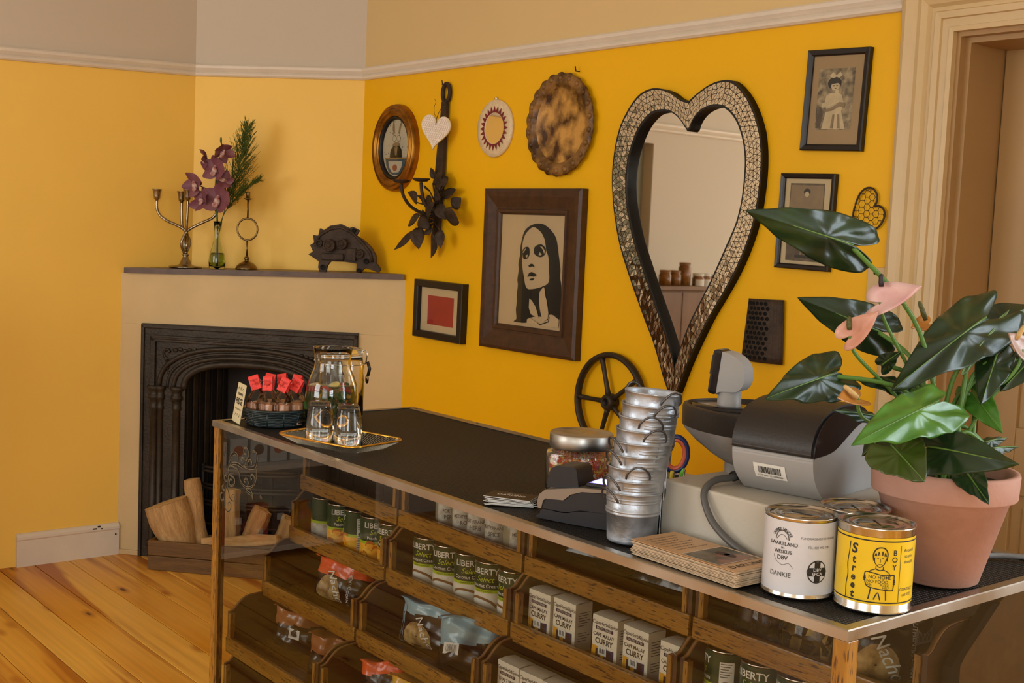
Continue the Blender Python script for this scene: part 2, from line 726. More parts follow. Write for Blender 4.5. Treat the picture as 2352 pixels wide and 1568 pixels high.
# wall across the corner behind the fireplace
cdir = Vector((.58, .525, 0)).normalized()
cn = Vector((cdir.y, -cdir.x, 0))
P0 = Vector((XL, 2.375, 0))
CL = Vector((.58, .525, 0)).length
MC = frame(P0, cdir, -cn, (0, 0, 1))
m = MB()
m.box((-.1, 0, 0), (CL + .1, .12, ZR), 0, MC)
m.box((-.1, 0, ZR), (CL + .1, .12, ZC), 1, MC)
struct(m.build('wall_corner', [K['yellow2'], K['cream2']]))

# back wall with the pictures, pierced by a door
DX0, DX1, DZ = -1.80, -.72, 2.06
m = MB()
m.box((-4.663, YB, 0), (DX0, YB + .2, ZR), 0)
m.box((-4.9, YB, ZR), (DX0, YB + .2, ZC), 1)
m.box((DX0, YB, DZ), (DX1, YB + .2, ZC), 1)
m.box((DX1, YB, 0), (-.3, YB + .2, ZC), 1)
m.box((-.3, YB, 0), (1.5, YB + .2, .85), 1)
m.box((-.3, YB, 2.65), (1.5, YB + .2, ZC), 1)
m.box((1.5, YB, 0), (XR + .2, YB + .2, ZC), 1)
m.box((DX0 - .1, YB + .24, -.02), (DX1 + .1, YB + .27, DZ + .1), 1)      # unseen panel added behind the door, blocks outside light
struct(m.build('wall_back', [K['yellow'], K['cream']]))


def holed(axis, fixed, t, u0, u1, holes, name):
    """wall slab with window holes; axis 'X' = wall runs along X"""
    mm = MB()

    def bx(a0, a1, z0, z1):
        if axis == 'X':
            mm.box((a0, fixed, z0), (a1, fixed + t, z1))
        else:
            mm.box((fixed, a0, z0), (fixed + t, a1, z1))
    u = u0
    for h0, h1, z0, z1 in holes:
        bx(u, h0, 0, ZC)
        bx(h0, h1, 0, z0)
        bx(h0, h1, z1, ZC)
        u = h1
    bx(u, u1, 0, ZC)
    return struct(mm.build(name, K['cream']))


WZ0, WZ1 = .85, 2.65
holed('X', YF - .2, .2, XL - .2, XR + .2, [(-4.45, -2.45, WZ0, WZ1), (-1.35, .65, WZ0, WZ1)], 'wall_front')
holed('Y', XR, .2, YF, YB, [(-2.2, -.4, WZ0, WZ1)], 'wall_right')  # opening added for the unseen fill window


def window(n, M, w, h):
    """sash window in local x (width), z (height), y = outwards"""
    root = bpy.data.objects.new('window_%d' % n, None)
    COL.objects.link(root)
    struct(root)
    root.matrix_world = M
    f = MB()
    for a, b in (((0, 0, 0), (.06, .08, h)), ((w - .06, 0, 0), (w, .08, h)), ((.06, 0, 0), (w - .06, .08, .06)),
                 ((.06, 0, h - .06), (w - .06, .08, h)), ((.06, .02, h / 2 - .03), (w - .06, .07, h / 2 + .03)),
                 ((w / 2 - .02, .02, .06), (w / 2 + .02, .06, h - .06))):
        f.box(a, b)
    f.build('window_frame', K['trimw'], root)
    MB().box((-.06, -.06, -.04), (w + .06, .05, 0), bev=.006).build('window_sill', K['trimw'], root)
    for i in (0, 1):
        for j in (0, 1):
            x0 = .06 if i == 0 else w / 2 + .02
            x1 = w / 2 - .02 if i == 0 else w - .06
            z0 = .06 if j == 0 else h / 2 + .03
            z1 = h / 2 - .03 if j == 0 else h - .06
            MB().add([(x0, .04, z0), (x1, .04, z0), (x1, .04, z1), (x0, .04, z1)], [(0, 1, 2, 3)]).build('pane', K['pane'], root)


window(1, frame((-2.45, YF, WZ0), (-1, 0, 0), (0, -1, 0), (0, 0, 1)), 2.0, WZ1 - WZ0)
window(2, frame((.65, YF, WZ0), (-1, 0, 0), (0, -1, 0), (0, 0, 1)), 2.0, WZ1 - WZ0)
window(4, frame((XR, -.4, WZ0), (0, -1, 0), (1, 0, 0), (0, 0, 1)), 1.8, WZ1 - WZ0)  # added window in front of the fill lamp
window(3, frame((-.3, YB, WZ0), (1, 0, 0), (0, 1, 0), (0, 0, 1)), 1.8, WZ1 - WZ0)

# picture rails: profile (distance from wall, height)
RP = [(0, 0), (.012, .001), (.019, .007), (.021, .014), (.016, .019), (.012, .022), (.018, .026), (.026, .036), (.028, .046), (.022, .052), (0, .052)]


def rail(n, pts, normals, zs=None):
    """pts: corner points in plan, normals: offset direction at each point (mitred)"""
    mm = MB()
    v, f = [], []
    k = len(RP)
    for i, (p, q) in enumerate(zip(pts, normals)):
        for d, z in RP:
            v.append((p[0] + q[0] * d, p[1] + q[1] * d, (zs[i] if zs else ZR) + z))
    for i in range(len(pts) - 1):
        for j in range(k):
            j2 = (j + 1) % k
            f.append((i * k + j, (i + 1) * k + j, (i + 1) * k + j2, i * k + j2))
    mm.add(v, f)
    mm.add(v[:k], [list(range(k))])
    mm.add(v[-k:], [list(range(k))])
    return struct(fixn(mm.build('trim_%d' % n, K['trimw'])))


def mitre(n1, n2):
    s = Vector(n1) + Vector(n2)
    s.normalize()
    return s / s.dot(Vector(n1))


nl, nb = Vector((1, 0, 0)), Vector((0, -1, 0))
m1, m2 = mitre(nl, cn), mitre(cn, nb)
rail(1, [(XL, YF), (XL, .5), (XL, 1.5), (XL, 2.375)], [nl, nl, nl, m1], [ZR, ZR, 2.102, ZR])  # the old rail sags a little
rail(2, [(XL, 2.375), (-4.663, YB)], [m1, m2])
rail(3, [(-4.663, YB), (-1.955, YB)], [m2, nb])

# skirting board
bp = [(0, 0), (.018, 0), (.018, .112), (.022, .118), (.022, .128), (.014, .138), (.008, .142), (0, .142)]
mm = MB()
mm.prism(bp, 0, .44, 0, frame((XL, 1.609, 0), (1, 0, 0), (0, 0, 1), (0, 1, 0)))
struct(fixn(mm.build('baseboard_left', K['trimw'])))
for yy, zz, w in ((1.93, .124, .018), (1.952, .132, .012), (2.03, .09, .006), (1.965, .122, .01)):
    MB().box((XL + .0165, yy, zz), (XL + .0226, yy + w, zz + .006), bev=.001).build('chipped_paint_spot', K['gap'], bpy.data.objects['baseboard_left'])

# door casing, mitred moulding round the opening
CP = [(0, 0), (0, .022), (.012, .024), (.014, .017), (.034, .019), (.036, .026), (.052, .028), (.056, .02), (.066, .02),
      (.074, .03), (.09, .036), (.104, .03), (.112, .036), (.134, .04), (.146, .034), (.146, 0)]
mm = MB()
v, f = [], []
k = len(CP)
for st in range(4):
    for a, h in CP:
        x = DX0 - a if st < 2 else DX1 + a
        z = 0 if st in (0, 3) else DZ + a
        v.append((x, YB - h, z))
for i in range(3):
    for j in range(k - 1):
        f.append((i * k + j, (i + 1) * k + j, (i + 1) * k + j + 1, i * k + j + 1))
mm.add(v, f)
struct(fixn(mm.build('trim_4', K['casing'])))

# jamb lining with a rebate, then the door itself
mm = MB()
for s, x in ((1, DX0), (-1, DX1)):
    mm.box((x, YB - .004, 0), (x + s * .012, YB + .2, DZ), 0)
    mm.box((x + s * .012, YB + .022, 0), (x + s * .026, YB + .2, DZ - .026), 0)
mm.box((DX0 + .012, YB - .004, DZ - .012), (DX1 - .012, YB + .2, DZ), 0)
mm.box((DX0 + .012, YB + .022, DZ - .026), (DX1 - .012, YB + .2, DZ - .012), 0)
struct(mm.build('trim_5', K['lining_shade']))


def panel_door(name, M, w, h, mt):
    root = bpy.data.objects.new(name, None)
    COL.objects.link(root)
    struct(root)
    root.matrix_world = M
    MB().box((0, .012, 0), (w, .04, h)).build('door_core', mt, root)
    for a, b in (((0, 0, 0), (.11, .014, h)), ((w - .11, 0, 0), (w, .014, h)), ((.11, 0, 0), (w - .11, .014, .2)),
                 ((.11, 0, h - .12), (w - .11, .014, h)), ((.11, 0, .86), (w - .11, .014, 1.04)),
                 ((w / 2 - .05, 0, .2), (w / 2 + .05, .014, .86)), ((w / 2 - .05, 0, 1.04), (w / 2 + .05, .014, h - .12))):
        MB().box(a, b, bev=.003).build('door_rail' if b[0] - a[0] > b[2] - a[2] else 'door_stile', mt, root)
    for x0, x1 in ((.11, w / 2 - .05), (w / 2 + .05, w - .11)):
        for z0, z1 in ((.2, .86), (1.04, h - .12)):
            MB().box((x0 + .03, .006, z0 + .03), (x1 - .03, .02, z1 - .03), bev=.006).build('door_panel', mt, root)
    hm = MB()
    hm.lathe([(0, 0), (.012, 0), (.012, .02), (.026, .035), (.028, .05), (.018, .062), (0, .064)], 16, 0,
             frame((w - .05, 0, .98), (1, 0, 0), (0, 0, 1), (0, -1, 0)))
    hm.build('door_handle', K['steel'], root)
    return root


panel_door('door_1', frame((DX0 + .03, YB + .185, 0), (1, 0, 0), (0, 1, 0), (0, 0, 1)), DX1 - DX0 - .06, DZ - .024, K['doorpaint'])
K['greygreen'] = mat('grey_green_paint', (146, 148, 130), .45, var=.03)
panel_door('door_2', frame((XL - .08, .5, 0), (0, 1, 0), (-1, 0, 0), (0, 0, 1)), .94, 2.06, K['greygreen'])

# white cable clipped beside the casing, and the switch plate next to it
o = MB()
o.tube(spline([(-1.935, 2.862, 2.26), (-1.942, 2.866, 2.22), (-1.953, 2.876, 2.16), (-1.957, 2.886, 2.08), (-1.957, 2.89, 1.8), (-1.959, 2.89, 1.5), (-1.961, 2.89, .9), (-1.961, 2.89, .1)], 6), .004, 8)
o = o.build('cable', K['casing'])
tag(o, 'thin cream cable running down beside the door casing', 'cable')
MB().box((-.006, -.006, -.003), (.006, .006, .003), bev=.001).build('cable_clip', K['casing'], o, (-1.957, 2.891, 2.10))
sw = thing('switch_plate', 'cream wall plate with a screw beside the door casing', 'switch', (-1.988, 2.9, 1.38))
MB().box((-.029, -.012, -.066), (.026, 0, .066), bev=.003).build('plate', K['casing'], sw)
MB().cyl((-.004, -.0135, .05), (-.004, -.011, .05), .004, n=10).build('screw', K['iron'], sw)
MB().box((-.014, -.017, -.03), (.01, -.012, .01), bev=.002).build('rocker', K['casing'], sw)
# ------------------------------------------------------------------ fireplace across the corner
FO = Vector((-5.243, 2.05, 0))
FU = Vector((.746, .666, 0))
FI = Vector((-.666, .746, 0))         # into the wall
MF = frame(FO, FU, FI, (0, 0, 1))
K['mantel'] = mat('mantel_brown_paint', (92, 70, 54), .4, var=.25, vscale=14, bump=.1)
K['soot'] = mat('sooty_iron', (24, 20, 17), .6, .3, var=.2, vscale=20)


def zs(u):
    return 1.249 + .0245 * u


fire = thing('fireplace', 'corner fireplace with cream plaster surround and black cast iron arch', 'fireplace')
fire.matrix_world = MF


def hexa(mb, pts, mi=0):
    mb.add(pts, [(0, 3, 2, 1), (4, 5, 6, 7), (0, 1, 5, 4), (1, 2, 6, 5), (2, 3, 7, 6), (3, 0, 4, 7)], mi)


m = MB()
m.prism([(.0, 0), (.112, 0), (.112, .124)], 0, 1.03)
m.prism([(1.068, 0), (1.277, 0), (1.068, .182)], 0, 1.04)
hexa(m, [(.0, 0, 1.03), (1.277, 0, 1.04), (1.0, .242, 1.04), (.217, .242, 1.03),
         (.0, 0, zs(0)), (1.277, 0, zs(1.277)), (1.0, .242, zs(1)), (.217, .242, zs(.217))])
m.build('plaster_surround', K['plaster'], fire)
MB().box((-.0, -.012, 0), (.112, 0, .022), bev=.003).build('plinth', K['casing'], fire)
m = MB()
hexa(m, [(.018, -.014, zs(.018)), (1.272, -.014, zs(1.272)), (.998, .242, zs(1)), (.219, .242, zs(.217)),
         (.018, -.014, zs(.018) + .024), (1.272, -.014, zs(1.272) + .024), (.998, .242, zs(1) + .024), (.219, .242, zs(.217) + .024)])
m.build('mantel_shelf', K['mantel'], fire)

UC = .591
SP = .757                                # spring line of the arch


def arch(a, b, n=24, e=2.5, legs=0.0):
    P = []
    if legs:
        P.append((UC - a, SP - legs))
    for i in range(n + 1):
        t = PI * (1 - i / n)
        c, s = math.cos(t), math.sin(t)
        x = UC + a * (abs(c) ** (2 / e)) * (1 if c > 0 else -1)
        P.append((x, SP + b * s ** (2 / e)))
    if legs:
        P.append((UC + a, SP - legs))
    return P


# backing plate with the arched opening
inn = arch(.282, .115, 40, legs=SP)
out = []
for i, (x, z) in enumerate(inn):
    if i == 0:
        out.append((.103, 0))
    elif i == len(inn) - 1:
        out.append((1.079, 0))
    elif i <= 8:
        out.append((.103, SP + (1.035 - SP) * (i - 1) / 7))
    elif i >= len(inn) - 9:
        out.append((1.079, SP + (1.045 - SP) * (len(inn) - 2 - i) / 7))
    else:
        out.append((.103 + (1.079 - .103) * (i - 8) / (len(inn) - 17), 1.035 + .01 * (i - 8) / (len(inn) - 17)))
m = MB()
m.ring(out, inn, -.01, .012, 0, Matrix(((1, 0, 0, 0), (0, 0, 1, 0), (0, 1, 0, 0), (0, 0, 0, 1))), closed=False)
fixn(m.build('iron_plate', K['iron'], fire))
# raised square moulding
for nm, a, b in (('moulding', (.148, -.024, .62), (.172, -.008, .985)), ('moulding', (1.010, -.024, .62), (1.034, -.008, .985)),
                 ('moulding', (.148, -.024, .958), (1.034, -.008, .988)), ('moulding', (.16, -.03, .97), (1.02, -.02, .98)),
                 ('outer_border', (.103, -.02, 0), (.118, -.008, 1.03)), ('outer_border', (1.062, -.02, 0), (1.079, -.008, 1.035)),
                 ('outer_border', (.103, -.02, 1.015), (1.079, -.008, 1.035))):
    MB().box(a, b, bev=.004).build(nm, K['iron'], fire)
# arch ribs
for a, b, r, yy in ((.290, .122, .017, -.004), (.335, .148, .010, -.012), (.365, .166, .008, -.008), (.402, .188, .011, -.014)):
    m = MB()
    m.tube([(x, yy, z) for x, z in arch(a, b, 36)], r, 8)
    m.build('arch_rib', K['iron'], fire)
# clustered columns
for s in (1, -1):
    for uc, w in ((.168, .018), (.196, .014), (.272, .018)):
        u = UC + (uc - UC) * s
        m = MB()
        prof = [(w, 0), (w, .05), (w * 1.5, .052), (w * 1.5, .075), (w, .08), (w * .92, .66), (w * 1.15, .665), (w * 1.15, .675),
                (w, .68), (w * 1.05, .705), (w * 1.5, .712), (w * 1.5, .722), (w * 1.2, .728), (w * 1.25, .745), (w * 1.7, .752), (w * 1.7, .766), (0, .767)]
        m.lathe(prof, 14, 0, Matrix.Translation((u, -.012, 0)))
        m.build('column', K['iron'], fire)
# carved spandrels
for s in (1, -1):
    m = MB()
    cx = UC - s * .36
    pts = [(cx + s * .006 * k * math.cos(k * .8), -.012, .915 + .006 * k * math.sin(k * .8) * .9) for k in range(8)]
    m.tube(pts, [.008 - .0005 * k for k in range(8)], 6)
    for k in range(9):
        m.ball((cx + s * (.03 + .022 * k), -.011, .925 + .004 * math.sin(k * 2.1) + .0016 * k), .011 - .0006 * k, 8, 5, 0, (1.2, .6, .9))
    for k in range(4):
        m.ball((cx - s * .012 + s * .004 * k, -.011, .885 - .02 * k), .010 - .001 * k, 8, 5, 0, (.9, .6, 1.2))
    m.build('carved_leaf', K['iron'], fire)
# firebox: fluted cheeks, back and grate
m = MB()
m.box((.40, .226, 0), (.79, .236, .9))
m.box((.31, .012, .0), (.87, .236, .012))
m.build('firebox_back', K['soot'], fire)
for s in (1, -1):
    for k in range(7):
        t = (k + .5) / 7
        u = UC - s * (.285 - .1 * t)
        m = MB()
        M = Matrix.Translation((u, .012 + .215 * t, 0)) @ Matrix.Rotation(s * 1.13, 4, 'Z')
        m.box((-.015, -.006, 0), (.013, .006, .92 if k else .9), 0, M, .004)
        m.build('cheek_rib', K['iron'] if k % 2 else K['soot'], fire)
    m = MB()
    hexa(m, [(UC - s * .30, .012, 0), (UC - s * .19, .236, 0), (UC - s * .18, .236, 0), (UC - s * .29, .012, 0),
             (UC - s * .30, .012, .93), (UC - s * .19, .236, .93), (UC - s * .18, .236, .93), (UC - s * .29, .012, .93)])
    fixn(m.build('cheek', K['soot'], fire))
for z in (.16, .245, .262, .318, .335, .395, .412):
    m = MB()
    m.tube([(UC + .22 * t, .05 - .05 * (1 - t * t), z) for t in [-1 + k / 8 for k in range(17)]], .0065, 8)
    m.build('grate_bar', K['iron'], fire)
for t in (-1, -.5, 0, .5, 1):
    MB().box((UC + .22 * t - .006, .05 - .05 * (1 - t * t) + .006, .0), (UC + .22 * t + .006, .062 - .05 * (1 - t * t) + .006, .42)).build('grate_upright', K['soot'], fire)

# ------------------------------------------------------------------ things on the mantelpiece
YM = .08


def mz(u):
    return zs(u) + .024


def MP(u, y, z):
    return FO + FU * u + FI * y + Vector((0, 0, z))


K['pewter'] = mat('aged_pewter', (150, 138, 118), .24, 1.0, var=.2, vscale=30, rvar=.1)
K['brassy'] = mat('aged_brass', (120, 100, 66), .3, 1.0, var=.25, vscale=30)

d = -.0115                                # from the measuring plane to the shelf
cd = thing('candelabra', 'twisted silver four-armed candelabra on the mantel', 'candelabra')
cd.matrix_world = MF @ Matrix.Translation((.259, YM, mz(.259) + .0005))
m = MB()
m.lathe([(0, 0), (.068, 0), (.072, .004), (.07, .008), (.04, .011), (.026, .018), (.02, .034), (.013, .048), (.011, .052), (.015, .056), (.015, .06), (.01, .064), (0, .064)], 32)
m.build('base', K['pewter'], cd)
zb = mz(.259)


def L(p, y=0):
    return (p[0] - .259, y, p[1] + d - zb)


arms = [
    [(.256, 1.355, 0), (.272, 1.39, -.02), (.268, 1.425, .0), (.25, 1.455, .012), (.215, 1.477, .0), (.175, 1.494, -.01), (.14, 1.518, -.01), (.125, 1.55, -.01), (.125, 1.585, -.01)],
    [(.258, 1.355, .01), (.244, 1.395, .02), (.255, 1.435, .01), (.266, 1.46, -.012), (.271, 1.5, -.02), (.273, 1.55, -.02), (.273, 1.588, -.02)],
    [(.262, 1.355, -.008), (.272, 1.4, .012), (.256, 1.44, .016), (.232, 1.47, .022), (.226, 1.52, .024), (.225, 1.55, .024), (.225, 1.58, .024)],
    [(.252, 1.355, 0), (.246, 1.4, -.018), (.262, 1.447, -.006), (.283, 1.467, 0), (.336, 1.494, .0), (.373, 1.514, .01), (.395, 1.54, .01), (.398, 1.565, .01), (.398, 1.588, .01)]]
for a in arms:
    m = MB()
    m.tube(spline([L((p[0], p[1]), p[2]) for p in a], 6), .0062, 8)
    m.build('arm', K['pewter'], cd)
    e = a[-1]
    m = MB()
    m.lathe([(.006, -.006), (.008, 0), (.013, .004), (.0145, .014), (.0155, .026), (.0205, .044), (.0215, .046), (.0195, .046), (.013, .028), (.012, .014), (0, .013)], 20, 0, Matrix.Translation(L((e[0], e[1]), e[2])))
    m.build('candle_cup', K['pewter'], cd)

rh = thing('candlestick', 'slim brass candlestick with a ring in its stem', 'candlestick')
rh.matrix_world = MF @ Matrix.Translation((.541, YM, mz(.541) + .0005))
m = MB()
m.lathe([(0, 0), (.048, 0), (.049, .003), (.042, .016), (.03, .027), (.016, .034), (.009, .037), (.009, .042), (.012, .048), (.009, .054), (.004, .06), (0, .062)], 28)
m.build('base', K['brassy'], rh)
m = MB()
m.cyl((0, 0, .055), (0, 0, .128), .0038, n=10)
m.build('stem', K['brassy'], rh)
m = MB()
m.cyl((0, 0, .222), (0, 0, .302), .0038, n=10)
m.build('stem', K['brassy'], rh)
m = MB()
m.tube([(.046 * math.cos(a), 0, .175 + .047 * math.sin(a)) for a in [2 * PI * k / 40 for k in range(40)]], .0042, 8, closed=True)
m.build('ring', K['brassy'], rh)
m = MB()
m.lathe([(0, .298), (.008, .3), (.018, .306), (.019, .308), (.009, .309), (.0085, .334), (.0095, .336), (.007, .336), (.0065, .315), (0, .315)], 18)
m.build('candle_cup', K['brassy'], rh)

# bud vase
K['vaseglass'] = glass_mat('pale_green_glass', (236, 244, 226))
K['water'] = glass_mat('greenish_water', (150, 172, 70), 0, 1.33)
K['stemgreen'] = mat('flower_stem', (60, 84, 34), .5)
vs = thing('bud_vase', 'slender glass bud vase holding the orchids', 'vase')
vs.matrix_world = MF @ Matrix.Translation((.405, YM, mz(.405) + .0005))
m = MB()
m.lathe([(0, 0), (.03, 0), (.035, .01), (.037, .03), (.034, .06), (.024, .095), (.017, .125), (.0145, .15), (.016, .185), (.019, .207), (.0175, .207), (.0125, .15), (.015, .125), (.022, .095), (.031, .06), (.034, .03), (.031, .012), (0, .006)], 28)
m.build('vessel', K['vaseglass'], vs)
m = MB()
m.lathe([(0, .0075), (.029, .0125), (.0325, .03), (.0295, .06), (.027, .07), (0, .07)], 24)
m.build('water', K['water'], vs)

# cymbidium spray
K['orchid'] = mat('dusky_orchid_petal', (112, 62, 76), .5, var=.18, vscale=30, rgb2=(140, 88, 94))
K['orchidlip'] = mat('orchid_lip', (214, 190, 178), .5, rgb2=(150, 50, 60), vscale=90)


def petal(mb, M, L_, W_, cup, mi=0, n=9, w=6):
    def fn(i, j):
        t, s = j, i * 2 - 1
        hw = W_ * (math.sin(PI * min(1, t * .92 + .06)) ** .75)
        return M @ Vector((s * hw, cup * (s * s * .6 * hw - t * t * L_ * .5), t * L_))
    mb.grid(w, n, fn, mi)


def bloom_meshes():
    p = MB()
    for k, (ang, l, w) in enumerate(((0, .046, .019), (1.2, .048, .021), (-1.2, .048, .021), (2.3, .044, .018), (-2.3, .044, .018))):
        petal(p, Matrix.Rotation(ang, 4, 'Y') @ Matrix.Rotation(.25, 4, 'X'), l, w, .5)
    q = MB()
    q.ball((0, -.008, -.004), .009, 10, 7, 0, (1.0, .9, 1.3))
    q.ball((0, -.014, -.014), .008, 10, 7, 0, (1.2, .7, .9))
    q.ball((0, -.006, .008), .005, 8, 6, 0, (.8, 1.2, 1.2))
    return p, q


sp = thing('orchid_spray', 'spray of dusky purple cymbidium orchids standing in the bud vase', 'flower')
sp.matrix_world = MF
bp_, bq_ = bloom_meshes()
first_b = None
stem_pts = [(.405, YM, mz(.405) + .012), (.404, YM, 1.44), (.402, YM - .005, 1.52), (.395, YM - .01, 1.6), (.40, YM - .01, 1.70), (.415, YM, 1.78), (.412, YM, 1.84)]
m = MB()
m.tube(spline(stem_pts, 6), [.004] * 25 + [.003] * 12, 7)
m.ball((.411, YM, 1.853 + d), .008, 8, 6, 0, (.6, .6, 1.8))
m.build('stem', K['stemgreen'], sp)
for (u, z, sc, ry, rz, rx) in ((.410, 1.724, 1.12, .1, -.2, .0), (.322, 1.656, 1.1, -.5, -.5, .1), (.425, 1.592, 1.3, .15, -.1, -.1),
                               (.352, 1.587, 1.05, -.9, -.5, -.25), (.436, 1.80, .9, .4, .9, .5), (.368, 1.768, .85, -.7, -1.2, .2), (.445, 1.675, .8, 1.6, .6, -.5)):
    if first_b is None:
        b = bp_.build('bloom', K['orchid'], sp)
        l = bq_.build('lip', K['orchidlip'], b)
        first_b = b
    else:
        b = copy_tree(first_b, sp)
    b.matrix_local = Matrix.Translation((u, YM - .045, z + d)) @ Matrix.Rotation(rz, 4, 'Z') @ Matrix.Rotation(rx, 4, 'X') @ Matrix.Rotation(ry, 4, 'Y') @ Matrix.Scale(sc * 1.28, 4)
    m = MB()
    m.tube([(u, YM - .04, z + d), (.402 + (u - .402) * .4, YM - .01, z + d - .02), (.401, YM - .006, z + d - .05)], .0022, 6)
    m.build('pedicel', K['stemgreen'], sp)

# feathery foliage
K['fern'] = mat('feathery_fern', (84, 98, 30), .6, var=.25, vscale=40)


def fern(label, spine, wid, n):
    t0 = thing('fern_sprig', label, 'fern')
    t0.matrix_world = MF
    S = spline(spine, 10)
    m = MB()
    m.tube(S, .0018, 5)
    m.build('stalk', K['stemgreen'], t0)
    m = MB()
    rnd = random.Random(len(label))
    for i in range(n):
        f = .3 + .7 * i / n
        k = min(len(S) - 2, int(f * (len(S) - 1)))
        p = Vector(S[k])
        tv = (Vector(S[k + 1]) - p).normalized()
        for q in range(5):
            side = rnd.choice((-1, 1))
            dv = (tv * .9 + Vector((side * rnd.uniform(.25, .6), rnd.uniform(-.5, .5), rnd.uniform(-.1, .3)))).normalized()
            ln = wid * (1.15 - f) * rnd.uniform(.5, 1.2) + .012
            for h in range(4):
                b0 = p + dv * ln * h / 4
                d2 = (dv + Vector((rnd.uniform(-.7, .7), rnd.uniform(-.7, .7), rnd.uniform(-.3, .5)))).normalized()
                m.tube([b0, b0 + d2 * .018], [.0014, .0004], 3, caps=False)
            m.tube([p, p + dv * ln], [.0014, .0006], 3, caps=False)
    stuff(m.build('needles', K['fern'], t0))


fern('tall feathery green sprig behind the orchids', [(.407, YM + .008, 1.43), (.425, YM + .01, 1.52), (.455, YM + .015, 1.62), (.49, YM + .015, 1.73), (.513, YM + .01, 1.82), (.53, YM + .01, 1.905)], .2, 44)
fern('short green sprig arching out to the right of the orchids', [(.407, YM - .006, 1.45), (.44, YM - .01, 1.53), (.49, YM, 1.60), (.535, YM, 1.645), (.59, YM, 1.675)], .085, 20)

# cast iron casting in the shape of a hedgehog
hog = [(.83, 1.366), (.851, 1.379), (.837, 1.406), (.855, 1.417), (.849, 1.449), (.872, 1.447), (.879, 1.48), (.895, 1.471), (.925, 1.492), (.971, 1.501), (1.008, 1.485), (1.023, 1.491), (1.054, 1.477), (1.04, 1.455), (1.076, 1.436), (1.108, 1.408), (1.129, 1.374), (1.13, 1.345), (1.152, 1.316), (1.142, 1.303), (1.111, 1.312), (1.085, 1.318), (1.075, 1.312), (1.063, 1.297), (1.045, 1.301), (1.046, 1.336), (.992, 1.341), (.93, 1.34), (.915, 1.32), (.911, 1.295), (.882, 1.293), (.876, 1.313), (.878, 1.338), (.852, 1.354)]
hg = thing('iron_casting', 'rusty machine casting like a hedgehog on the mantel', 'ornament')
hz = mz(.9)
hg.matrix_world = MF @ Matrix.Translation((.98, .055, hz))
XZ = Matrix(((1, 0, 0, 0), (0, 0, 1, 0), (0, 1, 0, 0), (0, 0, 0, 1)))
bm = bmesh.new()
hm = MB()
pl = [(x - .98, z - 1.2945) for x, z in hog]
hm.prism(pl, -.008, .008, 0, XZ)
o = fixn(hm.build('plate', K['rust'], hg))
mod = o.modifiers.new('bevel', 'BEVEL')
mod.width = .003
mod.segments = 2
hb = MB()
hb.tube([(x - .98 if True else 0, -.008, z - 1.2945) for x, z in [(.86, 1.41), (.88, 1.45), (.925, 1.478), (.971, 1.487), (1.02, 1.468), (1.07, 1.425), (1.105, 1.385), (1.115, 1.345)]], .007, 8)
hb.build('rib', K['rust'], hg)
for u, z, r, dpt in ((.928, 1.408, .026, .026), (.984, 1.417, .022, .024), (.878, 1.415, .016, .012), (1.058, 1.379, .02, .01), (1.031, 1.476, .009, .008), (.897, 1.314, .011, .006), (1.057, 1.307, .010, .006), (1.089, 1.348, .012, .006)):
    m = MB()
    gear = (lambda a, zz: 1 + .07 * (1 if math.sin(a * 10) > 0 else 0)) if r > .02 else None
    m.lathe([(r, 0), (r, dpt), (r * .75, dpt + .002), (r * .7, dpt - .004), (r * .4, dpt - .004), (r * .36, dpt + .003), (0, dpt + .003)] if r > .018 else
            [(r, 0), (r, dpt), (r * .65, dpt), (r * .6, .002), (0, .002)], 40, 0,
            frame((u - .98, -.008, z - 1.2945), (1, 0, 0), (0, 0, 1), (0, -1, 0)), fn=gear)
    m.build('boss', K['rust'] if dpt > .009 else K['soot'], hg)
m = MB()
m.box((1.0 - .98, -.022, 1.345 - 1.2945), (1.045 - .98, -.006, 1.40 - 1.2945), bev=.004)
m.box((.89 - .98, -.02, 1.345 - 1.2945), (.99 - .98, -.006, 1.375 - 1.2945), bev=.005)
m.build('lug', K['rust'], hg)

# ------------------------------------------------------------------ firewood crate
K['crate'] = wood('old_crate_wood', (60, 38, 10), (124, 86, 32), 'X', 3, .6, 9, .9, .3, rnd=True)
K['logbark'] = wood('driftwood', (132, 88, 44), (222, 180, 118), 'Z', 7, .75, 5, .9, .8, rnd=True)
K['logend'] = mat('log_end', (205, 165, 105), .7, var=.15, vscale=40)
cr = thing('firewood_crate', 'low wooden crate of firewood in front of the fireplace', 'crate')
CU0, CU1, CY0, CY1, CH = .238, .96, -.2, -.028, .128
cr.matrix_world = MF @ Matrix.Translation((CU0, CY0, 0))
W_, D_ = CU1 - CU0, CY1 - CY0
for a, b in (((0, 0, .0), (W_, .016, .062)), ((0, 0, .064), (W_, .016, CH)), ((0, D_ - .016, 0), (W_, D_, .062)), ((0, D_ - .016, .064), (W_, D_, CH)),
             ((0, .016, 0), (.016, D_ - .016, CH)), ((W_ - .016, .016, 0), (W_, D_ - .016, CH)), ((.016, .016, .0), (W_ - .016, D_ - .016, .012))):
    MB().box(a, b, bev=.003).build('board', K['crate'], cr)


